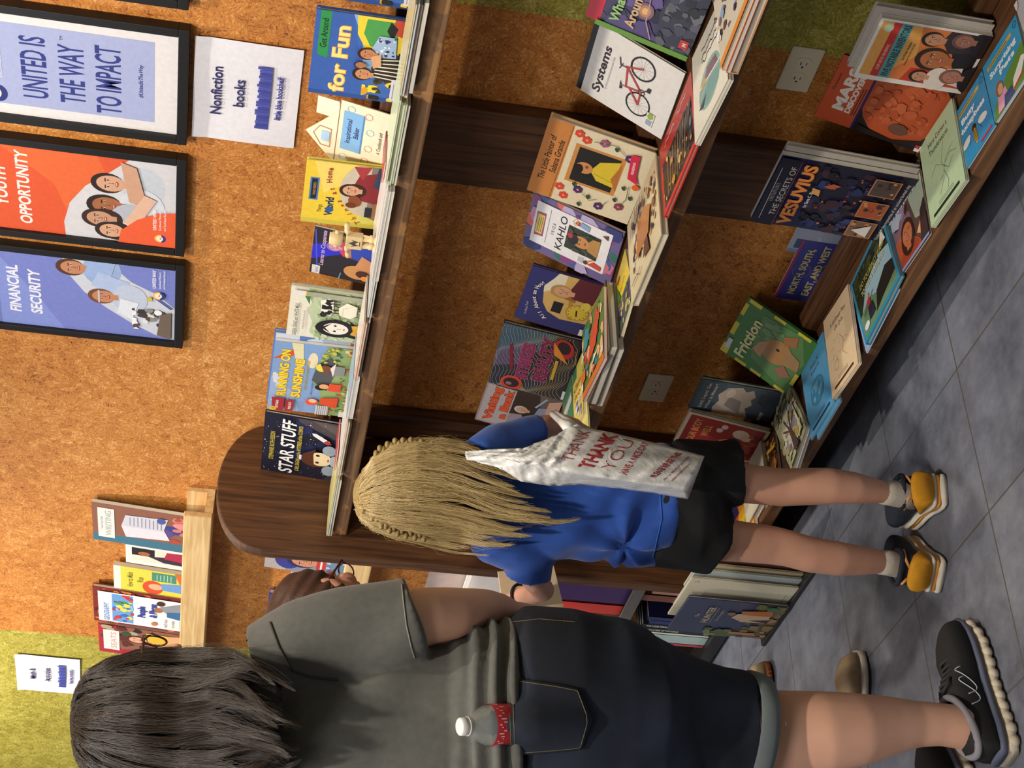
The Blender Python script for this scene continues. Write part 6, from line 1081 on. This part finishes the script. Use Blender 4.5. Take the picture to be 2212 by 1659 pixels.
bag_text((1236, 998), (1278, 932), 40, 'THANK', bold=-.014); bag_text((1278, 1014), (1334, 942), 44, 'THANK', bold=.04); bag_text((1322, 1018), (1374, 952), 40, 'YOU', bold=-.014); bag_text((1352, 1026), (1402, 958), 22, 'HAVE A NICE DAY', bold=.02)
bag_text((1416, 1032), (1474, 980), 20, 'PLEASE REUSE THIS', bold=.03); bag_text((1436, 1038), (1490, 988), 10, 'not a toy keep away from children', bold=.01); bag_text((1452, 1040), (1492, 1003), 10, 'please recycle at store', bold=.01)
# the book she holds
hb = root('book', 'pale open book held in the girl\'s left hand', 'book', tuple(G.at(1140, 1275, .2)))
q = [G.at(x, y, .21) - np.array(hb.location) for x, y in ((1076, 1236), (1196, 1222), (1218, 1312), (1090, 1330))]; q2 = [p + NV * .012 for p in q]
m = MB(); m.add(q + q2, [(0, 1, 2, 3), (7, 6, 5, 4), (0, 4, 5, 1), (1, 5, 6, 2), (2, 6, 7, 3), (3, 7, 4, 0)], '#d9c19a'); m.build('cover', INKM, hb, colors=True); m = MB(); m.add([p * .97 + NV * .013 for p in q] + [p * .97 + NV * .02 for p in q], [(0, 1, 2, 3), (7, 6, 5, 4), (0, 4, 5, 1), (1, 5, 6, 2), (2, 6, 7, 3), (3, 7, 4, 0)]); m.build('pages', PAGES, hb)
# ---------------------------------------------------------------- the woman in the foreground
Wm = Fig((-2.42, 1.20, 0)); WL = np.array([-2.42, 1.20, 0.0])
woman = root('person', 'woman with long dark wavy hair, gray T-shirt and cuffed denim shorts seen from behind', 'person', tuple(WL))
SK2 = skin('adult_skin', '#deab90')
b = MB()
Wm.limb(b, [(440, 1560, .0, 56), (480, 1580, 0, 56), (520, 1600, 0, 64, .9), (570, 1612, 0, 170, .5), (650, 1630, 0, 205, .6), (850, 1645, 0, 215, .66), (1000, 1655, 0, 225, .7), (1150, 1650, 0, 270, .72), (1300, 1650, 0, 270, .72)], n=30)
Wm.limb(b, [(1300, 1570, 0, 150), (1450, 1582, 0, 115), (1560, 1583, 0, 97), (1620, 1581, .01, 92), (1660, 1582, .01, 90), (1720, 1585, -.008, 92), (1780, 1583, -.02, 89), (1850, 1576, -.018, 79), (1920, 1567, -.005, 63), (1980, 1564, 0, 50), (2030, 1565, 0, 46), (2070, 1570, 0, 47), (2110, 1582, 0, 46)], n=24)
Wm.limb(b, [(1300, 1790, .06, 150), (1450, 1805, .06, 115), (1620, 1810, .06, 92), (1780, 1812, .045, 89), (1920, 1805, .06, 63), (2010, 1802, .065, 47), (2070, 1802, .06, 45)], n=24)
Wm.limb(b, [(600, 1430, 0, 86), (740, 1378, -.02, 76), (870, 1342, -.03, 68), (930, 1330, -.02, 62), (975, 1325, .0, 57), (1015, 1319, .03, 49), (1050, 1313, .06, 41), (1082, 1316, .085, 34), (1102, 1322, .10, 29)], n=22)
Wm.limb(b, [(600, 1830, .06, 86), (760, 1860, .08, 74), (930, 1870, .12, 60), (1060, 1850, .2, 42), (1100, 1840, .25, 28)], n=20)
hand(b, Wm.at(1102, 1324, .105), NV * .5 - UPI * .75 - RTI * .4, NV * -.8 - UPI * .3, .95, .35, 1); hand(b, Wm.at(1102, 1838, .26), NV * .5 - UPI * .5 + RTI * .7, -NV, .95, .5, 1)
FW = unit(NV * .5 + RTI * .85); Lw, Mw = head(b, Wm.at(326, 1530, .02), FW + UPI * -.1, UPI, 1.04)
bake(b, 'body', .0065, SK2, woman, 5); eyes(Lw, Mw, 1.04, woman, WL)
# glasses
def glasses(L_, M, parent, loc, s, mat, lens):
    m = MB()
    for k in (-1, 1): m.tube([L_(k * .034 + .024 * math.cos(t), .104, .002 + .020 * math.sin(t)) - loc for t in np.linspace(0, 6.283, 21)], .0018 * s, 6)
    m.tube([L_(-.010, .105, .006) - loc, L_(0, .108, .009) - loc, L_(.010, .105, .006) - loc], .0018 * s, 6); g = m.build('glasses', mat, parent)
    for k in (-1, 1):
        m = MB(); m.tube([L_(k * .058, .103, .008) - loc, L_(k * .076, .09, .009) - loc, L_(k * .084, .0, .004) - loc, L_(k * .083, -.025, -.016) - loc], .0024 * s, 6); m.build('temple_arm', mat, g)
        m = MB(); vs = [L_(k * .034 + .023 * math.cos(t), .1035, .002 + .019 * math.sin(t)) - loc for t in np.linspace(0, 6.283, 20)[:-1]]; m.add(vs, [tuple(range(19))]); m.build('lens', lens, g)
LENS = GLASS
glasses(Lw, Mw, woman, WL, 1.1, plain('brown_tortoise', '#4a2420', .3, .2), LENS)
# T-shirt
GRAY = plain('faded_gray_cotton', '#565651', .9, .10, scale=70, sheen=.15)
HZ = Wm.at(935, 1600)[2]
def wfold(co):
    z = co[:, 2]; s = co @ RTI; hem = np.clip((HZ - z) / .05, 0, 1); q = np.sin(z * 205 + 5.5 * np.sin(s * 6 + .6) + .9 * np.sin(s * 23)); return .0088 * hem * np.sign(q) * np.abs(q) ** .8 + .004 * np.sin(s * 26 + 7 * np.sin(z * 6)) * np.clip((z - HZ) / .1, 0, 1) + .003 * np.sin(z * 28 + s * 16)
b = MB()
Wm.limb(b, [(492, 1595, 0, 74, .9), (520, 1600, 0, 118, .75), (560, 1612, 0, 190, .58), (620, 1628, 0, 222, .62), (720, 1640, 0, 236, .66), (850, 1648, 0, 252, .7), (960, 1652, 0, 266, .73), (1005, 1652, -.004, 284, .75), (1046, 1648, -.008, 309, .79), (1074, 1652, -.008, 310, .79)], n=40, pw=2.2, cap=False)
Wm.limb(b, [(575, 1450, 0, 112, .95), (660, 1408, -.01, 108, .95), (760, 1372, -.02, 102, .95), (850, 1346, -.028, 97, .95), (902, 1331, -.03, 94, .95)], n=30, cap=False)
Wm.limb(b, [(575, 1800, .06, 112), (740, 1850, .08, 104), (880, 1868, .11, 96)], n=24, cap=False)
tee = bake(b, 't_shirt', .0065, GRAY, woman, 4, wfold); bvt = bvh_of(tee); SEAM = plain('pale_gray_thread', '#7b7a70', .85, .08); SEAMD = plain('dark_gray_seam', '#3c3c39', .9, .08)  # armhole seam is a darker gray than the shirt cotton
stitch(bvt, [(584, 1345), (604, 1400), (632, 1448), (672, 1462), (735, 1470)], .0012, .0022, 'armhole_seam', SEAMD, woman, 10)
stitch(bvt, [(868, 1262), (872, 1300), (878, 1350), (889, 1400), (897, 1425)], .0008, .0014, 'sleeve_hem_stitch', SEAM, woman, 8)
# denim shorts
def denim(name, dk, lt):
    m, nt, b_, N, L = newmat(name); tc = N.new('ShaderNodeTexCoord'); n1 = N.new('ShaderNodeTexNoise'); n1.inputs['Scale'].default_value = 5; n1.inputs['Detail'].default_value = 4; L.new(tc.outputs['Object'], n1.inputs['Vector']); rp = N.new('ShaderNodeValToRGB'); L.new(n1.outputs[0], rp.inputs[0]); e = rp.color_ramp.elements; e[0].position = .35; e[1].position = .75; e[0].color = lin(dk) + (1,); e[1].color = lin(lt) + (1,)
    wv = N.new('ShaderNodeTexWave'); wv.inputs['Scale'].default_value = 260; wv.bands_direction = 'DIAGONAL'; L.new(tc.outputs['Object'], wv.inputs['Vector']); mx = N.new('ShaderNodeMixRGB'); mx.blend_type = 'MULTIPLY'; mx.inputs[0].default_value = .22; L.new(rp.outputs[0], mx.inputs[1]); L.new(wv.outputs[0], mx.inputs[2]); L.new(mx.outputs[0], b_.inputs['Base Color']); b_.inputs['Roughness'].default_value = .9
    bp = N.new('ShaderNodeBump'); bp.inputs['Strength'].default_value = .15; bp.inputs['Distance'].default_value = .001; L.new(wv.outputs[0], bp.inputs['Height']); L.new(bp.outputs[0], b_.inputs['Normal']); MATS[name] = m; return m
DEN = denim('dark_indigo_denim', '#0f1522', '#29364c'); CUF = denim('faded_denim_cuff', '#5d686c', '#848e8e')
def jfold(co): z = co[:, 2]; s = co @ RTI; return .009 * np.sin(s * 34 + z * 24 + 2 * np.sin(z * 17)) * np.clip((.85 - z) / .2, 0, 1) * (.6 + .4 * np.sin(s * 9 + z * 11)) + .0025 * np.sin(z * 33 - s * 12)
b = MB()
Wm.limb(b, [(1035, 1658, 0, 240, .70), (1085, 1650, -.003, 275, .71), (1135, 1646, -.01, 332, .72), (1210, 1648, -.014, 335, .72), (1290, 1655, -.012, 325, .72), (1350, 1660, -.005, 305, .74)], n=40, pw=2.2)
Wm.limb(b, [(1270, 1560, -.005, 225, .85), (1380, 1574, 0, 204, .85), (1480, 1588, 0, 168, .9), (1560, 1594, 0, 146, .95), (1616, 1594, 0, 134, 1.0)], n=30, cap=False)
Wm.limb(b, [(1270, 1775, .05, 215, .85), (1400, 1800, .055, 190, .85), (1560, 1812, .06, 146, .95), (1602, 1812, .06, 134, 1.0)], n=30, cap=False)
jn = bake(b, 'denim_shorts', .0065, DEN, woman, 4, jfold); bvj = bvh_of(jn)
for yy, of in ((1593, 0), (1812, .06)):
    m = MB(); m_pts = [(1592, yy - 2, of, 140, 1.0), (1597, yy - 2, of, 146, 1.0), (1622, yy - 4, of, 144, 1.0), (1634, yy - 4, of, 140, 1.0), (1635, yy - 4, of, 122, 1.0), (1600, yy - 2, of, 122, 1.0)]; rings = []
    ax = unit(Wm.at(1640, yy + 4, of) - Wm.at(1590, yy - 6, of)); a = unit(np.cross(ax, NV)); bb = np.cross(a, ax)
    for x, y, o, rp_, _ in m_pts:
        c = Wm.at(1600, yy, of) + ax * (x - 1600) / 1220; r_ = Wm.rad(c, rp_); rings.append([c + (a * math.cos(t) + bb * math.sin(t)) * r_ - WL for t in np.arange(40) * math.pi / 20])
    m.loft(rings, caps=False); m.build('cuff', CUF, woman)
GT = plain('gold_topstitch', '#6a6040', .8, .1)
def pk(u, v):   # u down the pocket, v from its right edge (upper in the frame) to the left
    x = 1094 + 178 * u + 6 * v - (22 * max(0, u - .6) / .4 * abs(v - .5) * 2 if u > .6 else 0); y = 1464 + 168 * v + 26 * u * (1 - v) - 14 * u * v; return x, y
pb = lambda u, v: .003 + .058 * math.exp(-((v - .60) / .27) ** 2) * max(0, 1 - u * .95) ** .9
pocket = patch(bvj, pk, 18, 18, .002, 'back_pocket', DEN, woman, .0016, pb)
if pocket:
    bvp = bvh_of(pocket)
    for ins in (.03, .075): stitch(bvp, [pk(ins, v) for v in np.linspace(.02, .98, 9)], .0012, .0007, 'pocket_topstitch', GT, woman, 4)
    stitch(bvp, [pk(u, .025) for u in np.linspace(.0, .96, 8)] + [pk(.97, v) for v in np.linspace(.05, .95, 8)] + [pk(u, .975) for u in np.linspace(.95, .0, 8)], .0012, .0007, 'pocket_topstitch', GT, woman, 4)
stitch(bvj, [(1100, 1345), (1165, 1338), (1252, 1345)], .001, .0007, 'side_topstitch', GT, woman)
# running shoe
H = onZ(2196, 1640, 0); Tp = onZ(2098, 1352, 0); d = unit(Tp - H); SL = np.linalg.norm(Tp - H); sd = np.array([d[1], -d[0], 0])
SBL = plain('black_knit_upper', '#1c1b1b', .8, .25, scale=220); SWH = plain('cream_foam_sole', '#cfc2ac', .7, .07); SGR = plain('slate_midsole', '#565b70', .6, .06); LIN = plain('gray_collar_lining', '#8a8790', .9, .08); LAC = plain('black_gray_lace', '#2c2b2c', .8, .3, scale=300)
def bls(rings, name, mt, par): m = MB(); m.loft([[p - WL for p in r] for r in rings]); return m.build(name, mt, par)
def wshoe(H, d, SL, show=True):
    sd = np.array([d[1], -d[0], 0]); wd = .046
    up = bls(shoe_rings(H, d, SL, upper_prof(wd, .030, .066, .078, .050), 26), 'shoe', SBL, woman)
    m = MB(); rings = shoe_rings(H, d, SL, [(t, hw * (1 + .03 * math.sin(i * 2.2)), .001 + (.012 * max(0, t - .8) / .2), z1, 0) for i, (t, hw, z0, z1, _) in enumerate([(tt, float(np.interp(tt, [o[0] for o in OUT], [o[1] for o in OUT])) * wd * 1.05, 0, .028, 0) for tt in np.linspace(0, 1, 30)])], 22)
    m.loft([[p - WL for p in r] for r in rings]); m.build('outsole', SWH, up)
    bls(shoe_rings(H, d, SL, sole_prof(wd, .024, .042, 1.02)), 'midsole', SGR, up)
    for k in (-1, 1):                                              # sculpted pods along the sole
        m = MB()
        for t in np.linspace(.06, .92, 12): hw = float(np.interp(t, [o[0] for o in OUT], [o[1] for o in OUT])) * wd; c = H + d * SL * t + sd * k * hw * 1.02 + np.array([0, 0, .013 + (.012 * max(0, t - .8) / .2)]); m.ball(c - WL - sd * k * .009, (.014, .014, .012), 10, 7)
        m.build('sole_pods', SWH, up)
    m = MB(); c = H + d * SL * .20 + np.array([0, 0, .092]); rg = [c + d * SL * .19 * math.cos(t) + sd * wd * .80 * math.sin(t) + np.array([0, 0, .016 * math.cos(t)]) - WL for t in np.linspace(0, 6.283, 29)]; m.tube(rg, .007, 8); m.build('collar', LIN, up)
    m = MB()
    for i, t in enumerate(np.linspace(.40, .66, 7)):
        z = .030 + float(np.interp(t, (.3, .45, .6, .74), (.066, .078, .058, .058))); w_ = wd * .55
        m.tube([H + d * SL * (t - .015) - sd * w_ + np.array([0, 0, z - .008]) - WL, H + d * SL * t + np.array([0, 0, z + .004]) - WL, H + d * SL * (t + .012) + sd * w_ + np.array([0, 0, z - .008]) - WL], .0032, 6)
    m.tube([H + d * SL * .41 + np.array([0, 0, .112]) - WL, H + d * SL * .44 + sd * .03 + np.array([0, 0, .108]) - WL, H + d * SL * .5 + sd * .028 + np.array([0, 0, .098]) - WL], .0022, 6); m.build('laces', LAC, up)
    bv = BVHTree.FromPolygons([tuple(np.array(v.co) + WL) for v in up.data.vertices], [tuple(p.vertices) for p in up.data.polygons])
    for dt in (0, .075):
        m = MB(); P = []
        for f in np.linspace(0, 1, 16):
            a = H + d * SL * (.56 - dt - .20 * f + .02 * math.sin(f * 6.28)); z = .076 - .012 * f + .013 * math.sin(f * 7.5)
            o = a + sd * .12 + np.array([0, 0, z]); h = bv.ray_cast(Vector(o), Vector(-sd))
            if h[0] is not None: P.append(np.array(h[0]) + sd * .001 - WL)
        if len(P) > 3: m.tube(P, .0011, 5); m.build('logo_line', plain('silver_print', '#b8bcc4', .4, .03), up)
    m = MB(); m.tube([H + d * SL * .21 + np.array([0, 0, .085]) - WL, H + d * SL * .21 + np.array([0, 0, .105]) - WL], [.036, .036], 20); m.build('sock', plain('black_sock', '#0e0d10', .95, .2), woman)
wshoe(H, d, SL); H2 = onZ(2170, 1850, 0); wshoe(H2, unit(d + np.array([-.25, -.05, 0])), SL)
# hair
WH = hair_mat('dark_brown_strands', '#19130f', '#4a3d31'); WHS = plain('dark_hair_mass', '#211b16', .6, .3, scale=30, stretch=(6, 6, .6), bump=.4)
hair_sheet(Wm, [(155, 1520, 1600, .02, -.0), (166, 1478, 1640, .02, -.05), (188, 1446, 1680, .02, -.085), (230, 1424, 1712, .02, -.11), (300, 1413, 1738, .02, -.128), (380, 1414, 1750, .01, -.135), (450, 1404, 1752, -.02, -.15), (500, 1402, 1750, -.06, -.168), (550, 1418, 1745, -.10, -.18), (600, 1450, 1738, -.13, -.19), (640, 1490, 1730, -.15, -.195), (672, 1525, 1700, -.165, -.195)], woman, WH, WHS, 9000, .00032, 17, 15, 11, (.86, 1.0), .007, .08, shell_t=.84, extra=scalp(Lw, Mw, 1.04))
# ---------------------------------------------------------------- water bottle in the pocket
c0 = cast(bvt, 1062, 1566, .006); ax = unit(Wm.at(1110, 1560, .036) - Wm.at(1000, 1566, 0)); BL_ = c0
bot = root('water_bottle', 'clear plastic water bottle with white cap sticking out of the back pocket', 'bottle', tuple(BL_))
px_m = np.linalg.norm(Wm.at(1100, 1560, 0) - Wm.at(1000, 1560, 0)) / 100
def lathe(prof, mt, name, n=28, caps=True):
    a = unit(np.cross(ax, NV)); bb = np.cross(ax, a); m = MB(); m.loft([[ax * (x - 1062) * px_m + (a * math.cos(t) + bb * math.sin(t)) * r for t in np.arange(n) * 2 * math.pi / n] for x, r in prof], caps=caps); return m.build(name, mt, bot)
PET, _nt, _b, _N, _L = newmat('clear_bottle_plastic'); _b.inputs['Base Color'].default_value = lin('#b9beb9') + (1,); _b.inputs['Alpha'].default_value = .30; _b.inputs['Roughness'].default_value = .08; _b.inputs['Specular IOR Level'].default_value = 1.0; _b.inputs['Coat Weight'].default_value = 1.0; _b.inputs['Coat Roughness'].default_value = .03
lathe([(1012, .0125), (1020, .0130), (1030, .019), (1042, .027), (1053, .032), (1064, .0335), (1086, .0335), (1135, .0335), (1160, .032), (1166, .026)], PET, 'bottle_body')
lathe([(997, .0125), (999, .0145), (1013, .0148), (1015, .0135)], plain('white_cap', '#d8d4d0', .5, .04), 'cap'); lathe([(1014, .0155), (1017, .0155)], plain('white_cap', '#d8d4d0'), 'neck_ring')
lab = lathe([(1062, .0338), (1063, .0342), (1128, .0342), (1129, .0338)], plain('red_label', '#a8242c', .4, .06), 'label', caps=False)
m = MB(); a = unit(np.cross(ax, NV)); bb = np.cross(ax, a); rd = random.Random(2)
for i in range(44):
    t = 2 * math.pi * i / 44 + rd.random() * .05; w = .05; x0 = 1066 + (i % 3) * 5; x1 = x0 + 3 + rd.random() * 9
    m.add([ax * (x - 1062) * px_m + (a * math.cos(tt) + bb * math.sin(tt)) * .0345 for x, tt in ((x0, t), (x1, t), (x1, t + w), (x0, t + w))], [(0, 1, 2, 3)])
m.build('label_print', plain('white_label_print', '#e4dcd8', .5, .03), lab)
# ---------------------------------------------------------------- the person with glasses, mostly hidden behind the woman
Q = Fig((-3.10, 1.43, 0)); QL = np.array([-3.10, 1.43, 0.0])
pq = root('person', 'brown-haired person with glasses looking down behind the gray sleeve', 'person', tuple(QL))
b = MB()
Q.limb(b, [(790, 1370, .03, 38), (840, 1410, .02, 50, .8), (880, 1440, .0, 95, .6), (980, 1490, 0, 110, .65), (1150, 1550, 0, 115, .7), (1280, 1575, 0, 118, .75)], n=26)
Q.limb(b, [(1250, 1545, 0, 70), (1500, 1580, 0, 52), (1600, 1592, 0, 46), (1720, 1598, 0, 44), (1810, 1602, 0, 30), (1850, 1606, 0, 29)]); Q.limb(b, [(1250, 1625, 0, 70), (1500, 1650, 0, 52), (1600, 1660, 0, 46), (1720, 1668, 0, 44), (1850, 1672, 0, 29)])
Q.limb(b, [(890, 1380, .02, 44), (1000, 1420, .10, 36), (1050, 1440, .22, 30), (1030, 1440, .34, 24)]); Q.limb(b, [(900, 1520, .02, 44), (1020, 1550, .10, 36), (1060, 1500, .24, 28), (1035, 1465, .34, 24)])
hand(b, Q.at(1030, 1440, .35), NV, -UPI, .85, .5, 1); hand(b, Q.at(1034, 1464, .35), NV, -UPI, .85, .5, -1)
fq = NV * .80 - UPI * .40 + RTI * .42; Lq, Mq = head(b, Q.at(712, 1312, .05), fq, UPI * .95 + RTI * .1, .92)
Q.limb(b, [(760, 1345, .03, 42), (800, 1375, .03, 42)])
bake(b, 'body', .0065, skin('fair_skin', '#c8927a'), pq, 4); eyes(Lq, Mq, .92, pq, QL); glasses(Lq, Mq, pq, QL, 1.0, plain('maroon_frame', '#4a1c20', .3, .1), LENS)
b = MB(); Q.limb(b, [(815, 1395, .02, 62, .8), (860, 1430, .01, 118, .62), (980, 1490, 0, 128, .68), (1150, 1550, 0, 130, .72), (1230, 1570, 0, 132, .74)], n=28, cap=False); Q.limb(b, [(880, 1390, .02, 58), (960, 1410, .06, 54), (1005, 1424, .1, 50)], cap=False); Q.limb(b, [(890, 1515, .02, 58), (1020, 1548, .1, 50)], cap=False)
bake(b, 'shirt', .0065, plain('plum_cotton', '#4a3440', .9, .1), pq, 4)
b = MB(); Q.limb(b, [(1210, 1570, 0, 126, .75), (1290, 1585, 0, 124, .78)], n=26); Q.limb(b, [(1270, 1545, 0, 74), (1480, 1578, 0, 64), (1560, 1588, 0, 60)], cap=False); Q.limb(b, [(1270, 1625, 0, 74), (1560, 1656, 0, 60)], cap=False); bake(b, 'shorts', .0065, plain('dark_twill', '#23242c', .9, .1), pq, 3)
b = MB(); c = Lq(0, -.022, .045); b.ball(c, np.array([.083, .098, .090]) * .92 * 1.05, 22, 14, M=Mq); b.ball(Lq(0, -.06, -.02), np.array([.072, .06, .08]) * .95, 16, 10, M=Mq); 
for k in (-1, 1): b.ball(Lq(k * .07, -.03, .0), np.array([.016, .045, .05]), 10, 8, M=Mq)
bake(b, 'hair', .005, plain('chestnut_hair', '#462a1b', .5, .3, scale=160, stretch=(1, 5, 1), bump=.5), pq, 3, lambda co: .002 * np.sin((co @ UPI) * 190 + (co @ RTI) * 120))
TAN = plain('tan_suede', '#a08a6c', .9, .1, scale=80); TSO = plain('white_rubber', '#d4cdbd', .6, .05)
def slip(parent, loc, H, d, L_, wd, up_m, so_m, hc=.05, zig=None, name='shoe'):
    def bl(rings, nm, mt, par): m = MB(); m.loft([[p - loc for p in r] for r in rings]); return m.build(nm, mt, par)
    u = bl(shoe_rings(H, d, L_, upper_prof(wd, .018, hc, hc * 1.05, .040), 24), name, up_m, parent); bl(shoe_rings(H, d, L_, sole_prof(wd, .001, .024, 1.03)), 'sole', so_m, u); return u
Hs = onZ(1868, 1640, 0); Ts = onZ(1866, 1411, 0); slip(pq, QL, Hs, unit(Ts - Hs), np.linalg.norm(Ts - Hs), .044, TAN, TSO)
slip(pq, QL, Hs + np.array([-.16, -.10, 0]), unit(Ts - Hs), np.linalg.norm(Ts - Hs), .044, TAN, TSO)
# child's shoe further back
Hs = onZ(1668, 1640, 0); Ts = onZ(1662, 1434, 0); d_ = unit(Ts - Hs); L_ = .2
sr = root('shoe', 'beige shoe with orange zigzag sole on the tiles behind the denim cuff', 'shoe', tuple(Ts - d_ * L_)); so_ = slip(sr, np.array(sr.location), Ts - d_ * L_, d_, L_, .042, plain('beige_leather', '#b8a27c', .7, .08), plain('ochre_sole', '#8a5a30', .7, .1), .05, name='upper')
m = MB()
for k in (-1, 1):
    sd_ = np.array([d_[1], -d_[0], 0]) * k; P = []
    for i in range(29): t = .1 + .8 * i / 28; hw = float(np.interp(t, [o[0] for o in OUT], [o[1] for o in OUT])) * .042 * 1.05; P.append(Ts - d_ * L_ + d_ * L_ * t + sd_ * hw + np.array([0, 0, .02 if i % 2 else .009]) - np.array(sr.location))
    m.tube(P, .0022, 5)
m.build('zigzag_trim', plain('rust_trim', '#b84a28', .7, .05), so_)
